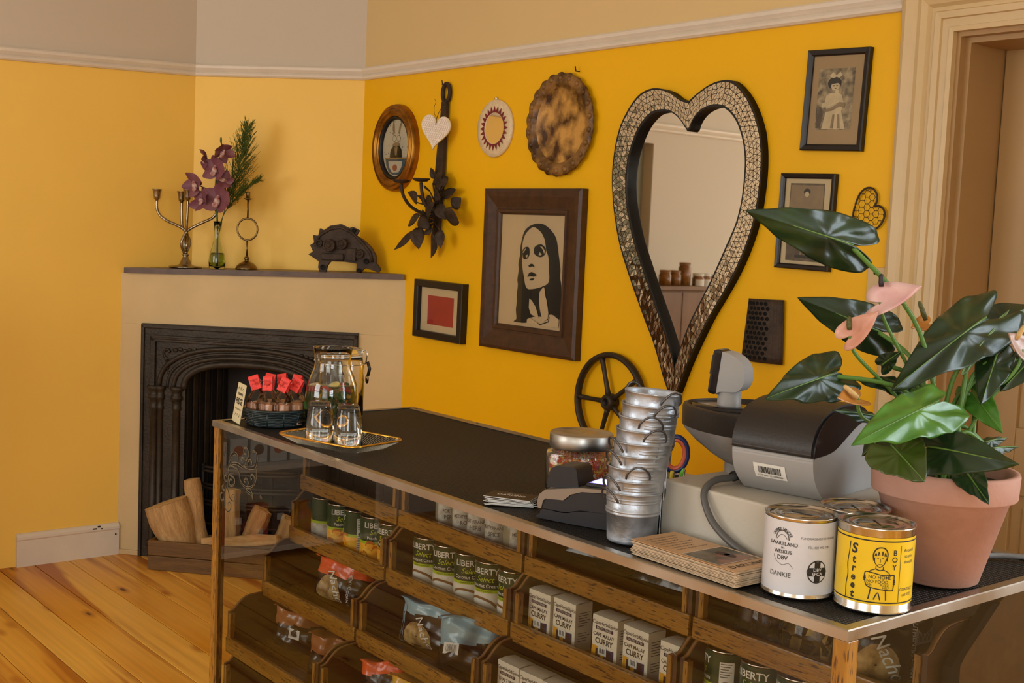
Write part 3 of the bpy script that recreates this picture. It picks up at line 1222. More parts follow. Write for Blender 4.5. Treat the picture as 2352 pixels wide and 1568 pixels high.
def log(label, p0, p1, r0, r1, seed, sq=False):
    """log from p0 to p1 (fireplace coordinates)"""
    A, B = MP(*p0), MP(*p1)
    ax = (B - A)
    ln = ax.length
    ax.normalize()
    x = ax.orthogonal().normalized()
    M = frame(A, x, ax.cross(x), ax)
    rnd = random.Random(seed)
    ph = [rnd.uniform(0, 6) for _ in range(4)]
    n = 22

    def k(a, z):
        s = 1 + .07 * math.sin(2 * a + ph[0]) + .05 * math.sin(5 * a + ph[1] + z * 14) + .03 * math.sin(9 * a + ph[2])
        if sq:
            s *= 1.0 / max(abs(math.cos(a * 1.5 % (2 * PI / 3) - PI / 3)), .62) * .72
        return s
    m = MB()
    prof = [(r0, 0)] + [(r0 + (r1 - r0) * t + .004 * math.sin(t * 9 + ph[3]), ln * t) for t in [i / 8 for i in range(1, 9)]]
    m.lathe(prof, n, 0, None, True, fn=k)
    t0 = tag(m.build('log', K['logbark']), label, 'log', 'firewood in the crate')
    t0.matrix_world = M
    e = MB()
    e.lathe([(r1 * 1.0, ln), (r1 * .6, ln + .003), (0, ln + .002)], n, 0, None, False, fn=k)
    e.build('cut_end', K['logend'], t0)
    e = MB()
    e.lathe([(0, -.001), (r0, 0)], n, 0, None, False, fn=k)
    e.build('cut_end', K['logend'], t0)
    return t0


log('thick pale split log leaning left in the crate', (.372, -.105, .016), (.278, -.112, .275), .062, .088, 1)
log('thin upright log behind the thick split log', (.432, -.06, .018), (.368, -.055, .372), .032, .034, 2)
log('straight log standing mid-crate seen through the glass counter', (.56, -.07, .02), (.545, -.05, .34), .03, .034, 3, True)
log('split log leaning right seen through the glass counter', (.60, -.085, .045), (.70, -.075, .27), .032, .038, 4, True)
log('short split log at the right of the crate', (.745, -.085, .05), (.83, -.075, .24), .034, .036, 5, True)
log('long log lying flat across the crate top', (.47, -.158, .118), (.80, -.15, .16), .028, .03, 6, True)
ART = {}
ART['hair']=[(-0.086, -0.1917), (-0.072, -0.1801), (-0.0772, -0.1469), (-0.0734, -0.1168), (-0.0752, -0.0909), (-0.0718, -0.0535), (-0.076, -0.0352), (-0.0709, 0.0022), (-0.0742, 0.0242), (-0.0674, 0.0541), (-0.0665, 0.0837), (-0.0598, 0.1134), (-0.05, 0.1395), (-0.0338, 0.1564), (-0.0087, 0.1679), (0.0193, 0.174), (0.0531, 0.174), (0.0816, 0.1646), (0.1104, 0.1474), (0.134, 0.1232), (0.1443, 0.0915), (0.1518, 0.0633), (0.1591, 0.0352), (0.1644, 0.0141), (0.1643, -0.0143), (0.1727, -0.0423), (0.1744, -0.0814), (0.1739, -0.1206), (0.1714, -0.163), (0.1423, -0.1517), (0.1147, -0.151), (0.1106, -0.1723), (0.0652, -0.1615), (0.0089, -0.1698), (-0.0082, -0.1896)]
ART['face']=[(0.0003, 0.1608), (0.0204, 0.1577), (0.0497, 0.1422), (0.068, 0.1211), (0.0761, 0.0998), (0.0821, 0.0784), (0.0946, 0.0573), (0.0991, 0.0324), (0.1011, 0.0037), (0.1051, -0.014), (0.1011, -0.0359), (0.0797, -0.048), (0.0411, -0.0594), (0.0017, -0.0656), (-0.0157, -0.0641), (-0.0282, -0.0509), (-0.0369, -0.0256), (-0.0464, 0.0034), (-0.0514, 0.0327), (-0.0511, 0.0548), (-0.0544, 0.0768), (-0.0533, 0.1026), (-0.0434, 0.1286), (-0.0245, 0.1475)]
ART['eyel']=[(-0.0524, 0.0732), (-0.0432, 0.0838), (-0.0291, 0.0884), (-0.0175, 0.087), (-0.0109, 0.0748), (-0.0125, 0.0564), (-0.026, 0.0441), (-0.0452, 0.044), (-0.0516, 0.0622)]
ART['eyell']=[(-0.0509, 0.0677), (-0.04, 0.0792), (-0.0316, 0.0832), (-0.039, 0.073), (-0.0478, 0.0653)]
ART['eyelw']=[(-0.0343, 0.0555), (-0.0214, 0.0605), (-0.0224, 0.0505), (-0.0281, 0.0492)]
ART['eyer']=[(0.0139, 0.0721), (0.0167, 0.0886), (0.0331, 0.0975), (0.0554, 0.1001), (0.0728, 0.0914), (0.0808, 0.0802), (0.0747, 0.0637), (0.0558, 0.0539), (0.0331, 0.0565), (0.0185, 0.0632)]
ART['eyerl']=[(0.0464, 0.0933), (0.0616, 0.0913), (0.0754, 0.0781), (0.0729, 0.0654), (0.064, 0.0813)]
ART['eyerw']=[(0.0418, 0.0616), (0.0479, 0.0716), (0.0597, 0.0631), (0.0509, 0.0598)]
ART['nose']=[(-0.0135, 0.0205), (0.001, 0.0278), (0.0125, 0.0265), (0.0235, 0.0154), (0.0113, 0.0184), (-0.0011, 0.0167), (-0.0096, 0.0148)]
ART['lipu']=[(-0.0175, -0.0215), (-0.0081, -0.0075), (0.0059, -0.002), (0.0203, -0.0049), (0.0378, -0.0112), (0.0213, -0.0187), (0.0041, -0.0181)]
ART['lipd']=[(-0.0036, -0.0303), (0.0058, -0.0261), (0.0228, -0.0244), (0.0176, -0.0309), (0.0052, -0.0338)]
ART['neckl']=[(0.0011, -0.0997), (0.0159, -0.1061), (0.039, -0.1271), (0.0521, -0.1516), (0.0587, -0.1664), (0.0416, -0.1642), (0.0137, -0.1565), (0.0006, -0.1336)]
ART['neckr']=[(0.0589, -0.071), (0.0773, -0.0535), (0.0836, -0.055), (0.0906, -0.0834), (0.1001, -0.1009), (0.1074, -0.1256), (0.1121, -0.1451), (0.1101, -0.1651), (0.0887, -0.1763), (0.0767, -0.165), (0.0645, -0.1361), (0.057, -0.1003)]
ART['collar']=[(-0.0062, -0.1765), (0.0089, -0.1705), (0.0439, -0.1815), (0.0672, -0.1905), (0.1107, -0.173), (0.1159, -0.1517), (0.1423, -0.1524), (0.1715, -0.1637), (0.1703, -0.1924), (0.1122, -0.1946), (0.0561, -0.1933), (-0.007, -0.1913)]
ART['collarline']=[(0.0438, -0.1801), (0.0671, -0.1891), (0.113, -0.1743), (0.1163, -0.1574), (0.1207, -0.1578), (0.1176, -0.1772), (0.0673, -0.1927)]
HEART_OL=[(-0.0158, 0.411), (-0.0431, 0.4416), (-0.081, 0.4634), (-0.1234, 0.4772), (-0.1658, 0.4818), (-0.2126, 0.4713), (-0.2494, 0.4464), (-0.2856, 0.404), (-0.312, 0.3571), (-0.3279, 0.2989), (-0.3355, 0.2367), (-0.3346, 0.181), (-0.3244, 0.1113), (-0.3103, 0.0557), (-0.2906, -0.0065), (-0.2666, -0.0613), (-0.2264, -0.1356), (-0.1873, -0.2022), (-0.1433, -0.2744), (-0.1056, -0.3326), (-0.0725, -0.3973), (-0.0448, -0.4553), (-0.001, -0.524)]
HEART_OR=[(0.0018, 0.4359), (0.0354, 0.4565), (0.077, 0.4762), (0.1187, 0.4861), (0.1604, 0.4864), (0.1902, 0.472), (0.2207, 0.4454), (0.2428, 0.4195), (0.2654, 0.3846), (0.2844, 0.344), (0.2946, 0.3131), (0.3032, 0.264), (0.3059, 0.2089), (0.3031, 0.1537), (0.296, 0.0921), (0.2809, 0.0298), (0.2575, -0.0333), (0.2257, -0.0977), (0.1851, -0.1637), (0.1356, -0.2381), (0.0936, -0.3135), (0.0551, -0.39), (0.0284, -0.4531), (-0.001, -0.524)]
HEART_IL=[(-0.0129, 0.3375), (-0.0335, 0.3728), (-0.0621, 0.3937), (-0.095, 0.4051), (-0.1274, 0.4053), (-0.1598, 0.4002), (-0.1915, 0.3795), (-0.2181, 0.3502), (-0.2395, 0.3102), (-0.2541, 0.2697), (-0.2624, 0.2219), (-0.2639, 0.1738), (-0.2544, 0.1119), (-0.2351, 0.0503), (-0.211, -0.0109), (-0.1828, -0.0647), (-0.1495, -0.1245), (-0.1166, -0.1837), (-0.0788, -0.2487), (-0.0466, -0.3067), (-0.0142, -0.3708), (-0.003, -0.41)]
HEART_IR=[(0.0047, 0.3388), (0.0158, 0.3675), (0.0402, 0.3921), (0.0738, 0.4065), (0.1076, 0.4098), (0.1417, 0.4043), (0.1722, 0.3859), (0.1991, 0.3567), (0.218, 0.3218), (0.2315, 0.2842), (0.2389, 0.2406), (0.2398, 0.1972), (0.2371, 0.1474), (0.2296, 0.0974), (0.2146, 0.0469), (0.1896, -0.0043), (0.1643, -0.0562), (0.131, -0.1221), (0.0929, -0.1894), (0.0541, -0.2579), (0.0274, -0.3199), (-0.003, -0.41)]
WIREHEART=[(-0.0528, 0.0158), (-0.0471, 0.033), (-0.0369, 0.0502), (-0.0205, 0.0614), (-0.0033, 0.0614), (0.0107, 0.0503), (0.016, 0.0334), (0.0132, 0.0189), (0.0076, 0.0116), (0.0234, 0.0127), (0.0381, 0.0047), (0.0432, -0.0097), (0.0395, -0.0266), (0.0294, -0.0413), (0.0159, -0.0498), (-0.0082, -0.0553), (-0.0342, -0.056), (-0.056, -0.0541), (-0.0592, -0.0285), (-0.0576, -0.0039)]
GRATER=[(-0.0713, 0.0904), (0.0603, 0.0943), (0.0687, -0.0964), (-0.0096, -0.0999), (-0.0875, -0.0979), (-0.0811, -0.0029)]
SCONCE_LEAVES=[(-4.044, -0.042, 1.699, -4.074, -0.047, 1.741, 0.6), (-4.053, -0.048, 1.68, -3.978, -0.057, 1.722, 1), (-3.982, -0.061, 1.665, -4.043, -0.04, 1.705, 0.9), (-4.032, -0.031, 1.631, -3.892, -0.052, 1.655, 0.9), (-3.918, -0.043, 1.585, -3.884, -0.031, 1.624, 1.1), (-3.921, -0.08, 1.559, -3.822, -0.081, 1.526, 1.5), (-4.132, -0.072, 1.603, -4.195, -0.073, 1.642, 1.1), (-4.123, -0.062, 1.551, -4.225, -0.045, 1.504, 0.9), (-4.164, -0.062, 1.483, -4.262, -0.084, 1.405, 0.7), (-4.133, -0.056, 1.5, -4.1, -0.072, 1.414, 1.2), (-4.023, -0.064, 1.475, -4.057, -0.042, 1.381, 1.0), (-3.961, -0.068, 1.493, -3.946, -0.075, 1.425, 0.9), (-4.11, -0.045, 1.513, -4.158, -0.022, 1.575, 1), (-3.974, -0.073, 1.591, -3.918, -0.074, 1.537, 1), (-4.05, -0.066, 1.651, -4.057, -0.089, 1.669, 1), (-4.043, -0.066, 1.53, -3.973, -0.091, 1.606, 1.1), (-4.119, -0.05, 1.602, -4.133, -0.069, 1.629, 1), (-4.088, -0.052, 1.624, -4.008, -0.079, 1.574, 1), (-4.067, -0.074, 1.479, -4.044, -0.054, 1.519, 1.2), (-4.047, -0.037, 1.548, -4.126, -0.024, 1.592, 1), (-4.094, -0.078, 1.54, -4.024, -0.077, 1.497, 1.1), (-3.979, -0.061, 1.619, -4.031, -0.053, 1.652, 0.9), (-3.953, -0.055, 1.679, -4.007, -0.052, 1.701, 0.9)]
# ------------------------------------------------------------------ things hanging on the back wall
K['gold'] = mat('antique_gold', (150, 104, 40), .3, .9, var=.35, vscale=18, rvar=.12)
K['ink'] = mat('black_ink', (38, 30, 14), .5)
K['printpaper'] = mat('print_paper', (212, 186, 142), .5, var=.02)
K['rabbitpaper'] = mat('pale_print', (206, 196, 168), .55)
K['sepia'] = mat('sepia_dark', (70, 56, 38), .5, rgb2=(120, 100, 72), vscale=34)
K['sepia2'] = mat('sepia_mottled', (60, 48, 34), .5, rgb2=(190, 168, 126), vscale=46)
K['sepialight'] = mat('sepia_light', (214, 192, 148), .5, var=.1, vscale=40)
K['sepiamid'] = mat('sepia_mid', (150, 126, 90), .5, var=.1, vscale=40)
K['red'] = mat('red_paper', (178, 52, 44), .6, var=.06, vscale=20)
K['mat_beige'] = mat('beige_mount', (178, 148, 104), .7, var=.04)
K['mat_cream'] = mat('cream_mount', (216, 194, 150), .7, var=.03)
K['bluegrey'] = mat('bluegrey_ink', (74, 92, 98), .5)
K['goldink'] = mat('gold_ink', (166, 128, 60), .5)
K['pinkink'] = mat('rose_ink', (160, 92, 60), .5)


def wall_frame(cx, cz, rot=0.0, off=0.0):
    return frame((cx, YB - off, cz), (1, 0, 0), (0, 0, 1), (0, -1, 0)) @ Matrix.Rotation(rot, 4, 'Z')


def wthing(name, label, cat, cx, cz, rot=0.0, group=None):
    o = thing(name, label, cat, group=group)
    o.matrix_world = wall_frame(cx, cz, rot)
    return o


def mitred(mb, w, h, prof, mi=0):
    """picture frame; prof = (distance in from the outer edge, height)"""
    k = len(prof)
    v, f = [], []
    for sx, sy in ((-1, -1), (1, -1), (1, 1), (-1, 1)):
        for a, z in prof:
            v.append((sx * (w / 2 - a), sy * (h / 2 - a), z))
    for i in range(4):
        j = (i + 1) % 4
        for q in range(k - 1):
            f.append((i * k + q, j * k + q, j * k + q + 1, i * k + q + 1))
    mb.add(v, f, mi)


def sheet(mb, pts, z, mi=0):
    mb.add([(x, y, z) for x, y in pts], [list(range(len(pts)))], mi)


def rect(w, h, cx=0, cy=0):
    return [(cx - w / 2, cy - h / 2), (cx + w / 2, cy - h / 2), (cx + w / 2, cy + h / 2), (cx - w / 2, cy + h / 2)]


def ell(a, b, n=24, cx=0, cy=0, p0=0, p1=2 * PI):
    full = abs(p1 - p0) > 6.2
    return [(cx + a * math.cos(p0 + (p1 - p0) * i / (n if full else n - 1)), cy + b * math.sin(p0 + (p1 - p0) * i / (n if full else n - 1))) for i in range(n)]


# stencil portrait in a wide brown frame
fr = wthing('framed_portrait', 'stencil print of a long-haired woman in a wide brown wooden frame', 'picture', -3.4575, 1.359)
m = MB()
mitred(m, .553, .602, [(0, 0), (0, .028), (.012, .034), (.03, .032), (.068, .022), (.076, .021), (.078, .027), (.088, .027), (.096, .018), (.097, .008)])
fixn(m.build('frame', K['framebrn'], fr))
m = MB()
sheet(m, rect(.37, .45), .014)
m.build('print', K['printpaper'], fr)
zz = .0146
for nm, key, mt in (('hair', 'hair', 'ink'), ('face', 'face', 'printpaper'), ('eye', 'eyel', 'ink'), ('eyelid', 'eyell', 'printpaper'), ('eye_white', 'eyelw', 'printpaper'),
                    ('eye', 'eyer', 'ink'), ('eyelid', 'eyerl', 'printpaper'), ('eye_white', 'eyerw', 'printpaper'), ('nose', 'nose', 'ink'), ('upper_lip', 'lipu', 'ink'), ('lower_lip', 'lipd', 'ink'),
                    ('neck', 'neckl', 'printpaper'), ('neck', 'neckr', 'printpaper'), ('collar', 'collar', 'printpaper'), ('collar_line', 'collarline', 'ink')):
    m = MB()
    sheet(m, spline(ART[key], 3, True) if key in ('hair', 'face', 'eyer', 'eyel') else ART[key], zz)
    fixn(m.build(nm, K[mt], bpy.data.objects['print'] if nm in ('hair', 'face', 'neck', 'collar') else bpy.data.objects['print']))
    zz += .00025
m = MB()
sheet(m, rect(.365, .445), .0205)
m.build('glazing', K['pane'], fr)

# red square in a black frame
fr = wthing('framed_red_print', 'small black frame with a plain red square on cream mount', 'picture', -4.0175, 1.171, -.012)
m = MB()
mitred(m, .332, .236, [(0, 0), (0, .03), (.003, .033), (.026, .033), (.029, .03), (.029, .006)])
fixn(m.build('frame', K['frameblk'], fr))
m = MB()
sheet(m, rect(.28, .19), .012)
m.build('mount', K['mat_cream'], fr)
m = MB()
sheet(m, rect(.178, .118, 0, -.002), .0124)
m.build('print', K['red'], fr)
m = MB()
sheet(m, rect(.278, .186), .018)
m.build('glazing', K['pane'], fr)


def photo(name, label, cx, cz, w, h, bar, mw, pw, ph, px, py, mount, kind, rot=0.0):
    fr = wthing(name, label, 'picture', cx, cz, rot)
    m = MB()
    mitred(m, w, h, [(0, 0), (0, .016), (.003, .019), (bar - .004, .017), (bar, .013), (bar, .004)])
    fixn(m.build('frame', K['frameblk'], fr))
    m = MB()
    sheet(m, rect(w - 2 * bar + .004, h - 2 * bar + .004), .007)
    m.build('mount', mount, fr)
    ph_ = MB()
    sheet(ph_, rect(pw, ph, px, py), .0074)
    pr = ph_.build('photograph', K['sepia2'] if kind == 1 else K['sepia'], fr)
    S = (lambda pts: [(px + x * pw / 2, py + y * ph / 2) for x, y in pts])
    if kind == 1:   # child in a light dress with folded arms, leaves behind
        L_ = [('dress', 'sepialight', [(-.62, -.98), (-.5, -.6), (-.42, -.35), (-.55, -.1), (-.5, .1), (-.3, .2), (.2, .2), (.4, .12), (.5, -.1), (.42, -.4), (.7, -.98)]),
              ('shadow', 'sepia', [(-.7, -.95), (-.95, -.95), (-.95, -.2), (-.72, -.25), (-.6, -.5)]),
              ('hair', 'ink', ell(.38, .2, 18, -.08, .52)), ('face', 'sepialight', ell(.24, .14, 16, -.02, .42)), ('fringe', 'ink', [(-.3, .5), (-.2, .6), (.15, .62), (.28, .48), (.1, .52), (-.1, .5)]),
              ('bow', 'sepialight', [(-.4, .75), (-.15, .68), (.0, .72), (.15, .68), (.35, .78), (.2, .88), (0, .78), (-.2, .88)]),
              ('arm', 'sepialight', [(-.7, -.28), (-.3, -.26), (.3, -.1), (.45, .0), (.4, .1), (.05, .02), (-.3, -.12), (-.65, -.12)]),
              ('arm', 'sepiamid', [(.6, -.3), (.3, -.24), (-.1, -.38), (-.5, -.42), (-.5, -.34), (-.1, -.26), (.3, -.1), (.62, -.12)]),
              ('hand', 'sepialight', ell(.12, .06, 10, .12, .24)), ('eye', 'ink', ell(.05, .02, 8, -.1, .43)), ('eye', 'ink', ell(.05, .02, 8, .08, .43)), ('mouth', 'ink', ell(.06, .015, 8, .0, .35)),
              ('fold', 'sepiamid', [(-.1, -.95), (-.02, -.5), (.06, -.5), (.04, -.95)]), ('fold', 'sepiamid', [(.3, -.95), (.25, -.5), (.32, -.5), (.42, -.95)])]
    else:           # small girl standing in a pale skirt
        L_ = [('backdrop', 'sepiamid', [(-.95, .95), (.95, .95), (.95, .2), (.3, .3), (-.4, .2), (-.95, .35)]),
              ('hair', 'ink', ell(.2, .09, 16, .0, .78)), ('face', 'sepialight', ell(.13, .07, 14, .0, .72)), ('bodice', 'sepiamid', [(-.25, .6), (.25, .6), (.32, .1), (-.32, .1)]),
              ('skirt', 'sepialight', [(-.32, .12), (.32, .12), (.6, -.55), (.45, -.68), (.2, -.6), (0, -.7), (-.25, -.6), (-.42, -.68), (-.55, -.5)]),
              ('leg', 'sepiamid', rect(.09, .22, -.12, -.74)), ('leg', 'sepiamid', rect(.09, .22, .12, -.74)), ('floor_shadow', 'ink', rect(.9, .08, 0, -.88))]
    z = .0077
    for nm, mt, pts in L_:
        m = MB()
        sheet(m, S(pts), z)
        fixn(m.build(nm, K[mt], pr))
        z += .0002
    m = MB()
    sheet(m, rect(w - 2 * bar, h - 2 * bar), .0115)
    m.build('glazing', K['pane'], fr)


photo('framed_photograph', 'tall black frame high up with an old photo of a child with folded arms', -2.162, 1.907, .209, .283, .018, 0, .122, .171, -.004, .003, K['mat_beige'], 1, -.035)
photo('framed_photograph', 'black frame behind the big leaf with a sepia photo of a standing girl', -2.239, 1.565, .193, .276, .015, 0, .122, .224, -.003, -.002, K['mat_cream'], 2, -.02)

# oval gilt frame with a rabbit print
fr = wthing('oval_frame', 'oval gilt frame holding a rabbit in a teacup print', 'picture', -4.383, 1.83)
m = MB()
prof = [(1, 0), (1.0, .016), (.975, .03), (.93, .036), (.9, .03), (.88, .034), (.84, .042), (.79, .036), (.76, .028), (.745, .03), (.72, .024), (.69, .012), (.69, .004)]
m.lathe([(r, z) for r, z in prof], 56, 0, None, True, sx=.160, sy=.183)
fixn(m.build('frame', K['gold'], fr))
m = MB()
prof = [(.715, .024), (.70, .027), (.66, .02), (.645, .010)]
m.lathe(prof, 56, 0, None, True, sx=.160, sy=.183)
fixn(m.build('inner_band', K['black'], fr))
m = MB()
sheet(m, ell(.113, .129, 40), .009)
pr = m.build('print', K['rabbitpaper'], fr)
z = .0093
for nm, mt, pts in (('ear', 'sepiamid', [(-.026, .052), (-.034, .085), (-.03, .112), (-.018, .1), (-.012, .055)]), ('ear', 'sepiamid', [(.01, .055), (.018, .09), (.034, .115), (.036, .1), (.026, .07), (.022, .052)]),
                    ('head', 'rabbitpaper', ell(.03, .03, 18, 0, .035)), ('cheek', 'sepiamid', ell(.03, .012, 14, 0, .012)), ('spectacle', 'sepia', ell(.014, .014, 14, -.015, .04)), ('spectacle', 'sepia', ell(.014, .014, 14, .016, .04)),
                    ('lens', 'rabbitpaper', ell(.0115, .0115, 14, -.015, .04)), ('lens', 'rabbitpaper', ell(.0115, .0115, 14, .016, .04)),
                    ('coat', 'ink', [(-.048, -.048), (-.042, -.008), (-.02, .01), (.0, .004), (.022, .01), (.04, -.008), (.046, -.048)]), ('shirt', 'sepiamid', [(-.012, .004), (.012, .004), (.006, -.03), (-.006, -.03)]),
                    ('cup', 'bluegrey', [(-.078, -.042), (.074, -.042), (.07, -.07), (.05, -.1), (.02, -.112), (-.02, -.112), (-.05, -.1), (-.072, -.07)]),
                    ('cup_panel', 'rabbitpaper', [(-.055, -.055), (.052, -.055), (.046, -.08), (.025, -.102), (-.025, -.102), (-.047, -.08)]), ('rose', 'pinkink', ell(.018, .014, 12, -.004, -.082)),
                    ('cup_rim', 'goldink', [(-.08, -.04), (.076, -.04), (.076, -.046), (-.08, -.046)]), ('cup_handle', 'bluegrey', [(.07, -.05), (.088, -.05), (.092, -.065), (.075, -.09), (.066, -.085), (.08, -.066), (.07, -.06)])):
    m = MB()
    sheet(m, pts, z)
    fixn(m.build(nm, K[mt], pr))
    z += .0002
m = MB()
rnd = random.Random(5)
for i in range(46):
    a, r = rnd.uniform(0, 2 * PI), rnd.uniform(.4, .95)
    x, y_ = .108 * r * math.cos(a), .124 * r * math.sin(a)
    if y_ > -.03 and abs(x) > .04 or y_ > .06:
        m.add([(x + .003 * math.cos(t), y_ + .003 * math.sin(t), .0095) for t in (0, 1.57, 3.14, 4.71)], [(0, 1, 2, 3)])
stuff(m.build('dots', K['bluegrey'], pr))
m = MB()
m.lathe([(.655, .0155), (0, .019)], 40, 0, None, True, sx=.160, sy=.183)
m.build('glazing', K['pane'], fr)

# iron sconce: strap with an eye, two candle cups and a bunch of iron leaves
sc = thing('wall_sconce', 'rusty iron leaf sconce hanging by a long strap', 'sconce')
sc.location = (-4.045, YB, 1.72)
SX, SZ = 4.045, -1.72


def SCL(p):
    return (p[0] + 4.045, p[1] - YB, p[2] - 1.72)


m = MB()
m.tube([SCL((-4.033 + .024 * math.cos(a), 2.888, 2.038 + .036 * math.sin(a))) for a in [2 * PI * k / 24 for k in range(24)]], .0085, 8, closed=True)
m.build('eye', K['rust'], sc)
m = MB()
S = [(-4.034, 2.004, .016), (-4.036, 1.96, .018), (-4.042, 1.88, .02), (-4.048, 1.8, .023), (-4.052, 1.72, .026), (-4.056, 1.6, .022), (-4.06, 1.46, .016)]
for (x0, z0, w0), (x1, z1, w1) in zip(S[:-1], S[1:]):
    hexa(m, [SCL((x0 - w0, 2.893, z0)), SCL((x0 + w0, 2.893, z0)), SCL((x0 + w0, 2.878, z0)), SCL((x0 - w0, 2.878, z0)),
             SCL((x1 - w1, 2.893, z1)), SCL((x1 + w1, 2.893, z1)), SCL((x1 + w1, 2.878, z1)), SCL((x1 - w1, 2.878, z1))])
fixn(m.build('strap', K['rust'], sc))
m = MB()
m.cyl(SCL((-4.033, 2.9, 2.062)), SCL((-4.036, 2.868, 2.07)), .003, n=8)
m.tube([SCL((-4.036, 2.87, 2.07)), SCL((-4.03, 2.862, 2.085))], .002, 6)
m.build('nail', K['rust'], sc)
for cup, pts in (((-4.08, 2.719, 1.677), [(-4.08, 2.719, 1.67), (-4.08, 2.729, 1.629), (-4.08, 2.757, 1.592), (-4.08, 2.798, 1.568), (-4.07, 2.85, 1.55), (-4.06, 2.885, 1.54)]),
                 ((-4.06, 2.80, 1.687), [(-4.06, 2.80, 1.68), (-4.06, 2.808, 1.633), (-4.055, 2.825, 1.588), (-4.055, 2.86, 1.56), (-4.055, 2.885, 1.54)])):
    m = MB()
    m.tube(spline([SCL(p) for p in pts], 5), .0068, 8)
    m.build('arm', K['rust'], sc)
    m = MB()
    m.lathe([(0, -.006), (.024, -.003), (.034, .004), (.036, .009), (.033, .009), (.022, .003), (0, .001)], 20, 0, Matrix.Translation(SCL(cup)))
    m.build('candle_cup', K['rust'], sc)


def leaf_surface(mb, A, B, w, nrm, curl=.25, mi=0, nu=5, nv=8, heart=0.0, droop=0.0):
    """leaf from base A to tip B"""
    A, B = Vector(A), Vector(B)
    ax = B - A
    ln = ax.length
    ax.normalize()
    nn = Vector(nrm)
    nn = (nn - ax * nn.dot(ax)).normalized()
    sd = ax.cross(nn)

    def fn(i, j):
        s = i * 2 - 1
        t = j
        hw = w * math.sin(PI * min(1.0, .06 + .94 * t)) ** .8 * (1.15 - .45 * t)
        return A + ax * (ln * t) + sd * (s * hw) + nn * (curl * abs(s) * hw + droop * ln * (t - t * t) * 2)
    mb.grid(nu, nv, fn, mi)


rnd = random.Random(11)
for x0, y0, z0, x1, y1, z1, w in SCONCE_LEAVES:
    m = MB()
    leaf_surface(m, SCL((x0, YB + y0, z0)), SCL((x1, YB + y1, z1)), 0.027 * w, (rnd.uniform(-.5, .7), -1, rnd.uniform(-.4, .5)), rnd.uniform(-.5, .5), droop=rnd.uniform(-.15, .2))
    o = m.build('leaf', K['rust'], sc)
    md = o.modifiers.new('solid', 'SOLIDIFY')
    md.thickness = .002
    c = SCL((-4.055, 2.87, (z0 + 1.56) / 2))
    m = MB()
    m.tube([SCL((x0, YB + y0, z0)), (c[0] + .01, c[1] - .01, c[2])], .0028, 5)
    m.build('leaf_stalk', K['rust'], sc)

# mother-of-pearl heart hung on the strap
K['pearl'] = mat('mother_of_pearl', (226, 206, 190), .3, var=.1, vscale=60, rgb2=(240, 226, 206))
K['wire'] = mat('dark_wire', (60, 44, 30), .5, .5)
ph = thing('heart_ornament', 'white mosaic heart on a wire hung over the sconce strap', 'ornament')
ph.matrix_world = Matrix.Translation((-4.01, 2.825, 1.875)) @ Matrix.Rotation(.62, 4, 'Z') @ Matrix.Rotation(PI / 2, 4, 'X') @ Matrix.Rotation(-.12, 4, 'Z')


def heart2d(w, h, n=48):
    P = []
    for i in range(n):
        t = 2 * PI * i / n
        x = 16 * math.sin(t) ** 3
        y_ = 13 * math.cos(t) - 5 * math.cos(2 * t) - 2 * math.cos(3 * t) - math.cos(4 * t)
        P.append((x / 32 * w, (y_ + 2.5) / 29 * h))
    return P


def inside(p, poly):
    c = False
    n = len(poly)
    for i in range(n):
        a, b = poly[i], poly[i - 1]
        if (a[1] > p[1]) != (b[1] > p[1]) and p[0] < (b[0] - a[0]) * (p[1] - a[1]) / (b[1] - a[1] + 1e-12) + a[0]:
            c = not c
    return c


H = heart2d(.122, .136)
m = MB()
m.prism(H, -.005, .005)
fixn(m.build('body', K['paper'], ph))
tile = None
for iy in range(-9, 10):
    for ix in range(-8, 9):
        x, y_ = ix * .0085 + (iy % 2) * .004, iy * .0085
        if all(inside((x + dx, y_ + dy), H) for dx in (-.004, .004) for dy in (-.004, .004)):
            if tile is None:
                tile = MB().box((-.0039, -.0039, .0045), (.0039, .0039, .0065), bev=.0006).build('pearl_tile', K['pearl'], ph)
                t_ = tile
            else:
                t_ = inst(tile, ph)
            t_.matrix_local = Matrix.Translation((x, y_, 0)) @ Matrix.Rotation(random.uniform(-.05, .05), 4, 'X') @ Matrix.Rotation(random.uniform(-.05, .05), 4, 'Y')
m = MB()
m.tube(spline([(0, .03, .008), (.0, .05, .01), (.003, .075, .006), (.01, .1, -.004), (.02, .118, -.012)], 5), .0012, 5)
m.build('hanging_wire', K['wire'], ph)
m = MB()
m.tube(spline([(0, .055, .008), (-.012, .075, .012), (-.016, .1, .012), (-.012, .118, .01), (-.02, .128, .01)], 5), .0009, 5)
m.build('wire_end', K['wire'], ph)

# little round mosaic mirror
mm_ = wthing('round_mirror', 'small round white mosaic mirror with a red sunburst', 'mirror', -3.716, 1.887)
m = MB()
m.lathe([(.107, 0), (.109, .006), (.106, .011), (.058, .012), (.057, .009)], 48)
m.build('frame', mat('ivory_resin', (224, 200, 160), .3, var=.08, vscale=60, bump=.2, bscale=120), mm_)
m = MB()
m.lathe([(.058, .0095), (0, .0095)], 40)
m.build('mirror_glass', K['mirror'], mm_)
K['ruby'] = mat('ruby_glass', (116, 28, 42), .15, var=.25, vscale=40)
ray = MB()
ray.add([(.059, -.0075, .0125), (.064, -.0078, .0135), (.085, 0, .0135), (.064, .0078, .0135), (.059, .0075, .0125)], [(0, 1, 2, 3, 4)])
r0 = None
for k in range(24):
    if r0 is None:
        r0 = ray.build('red_ray', K['ruby'], mm_)
        o = r0
    else:
        o = inst(r0, mm_)
    o.rotation_euler = (0, 0, 2 * PI * k / 24)
m = MB()
m.ball((0, .113, .006), .007, 8, 6)
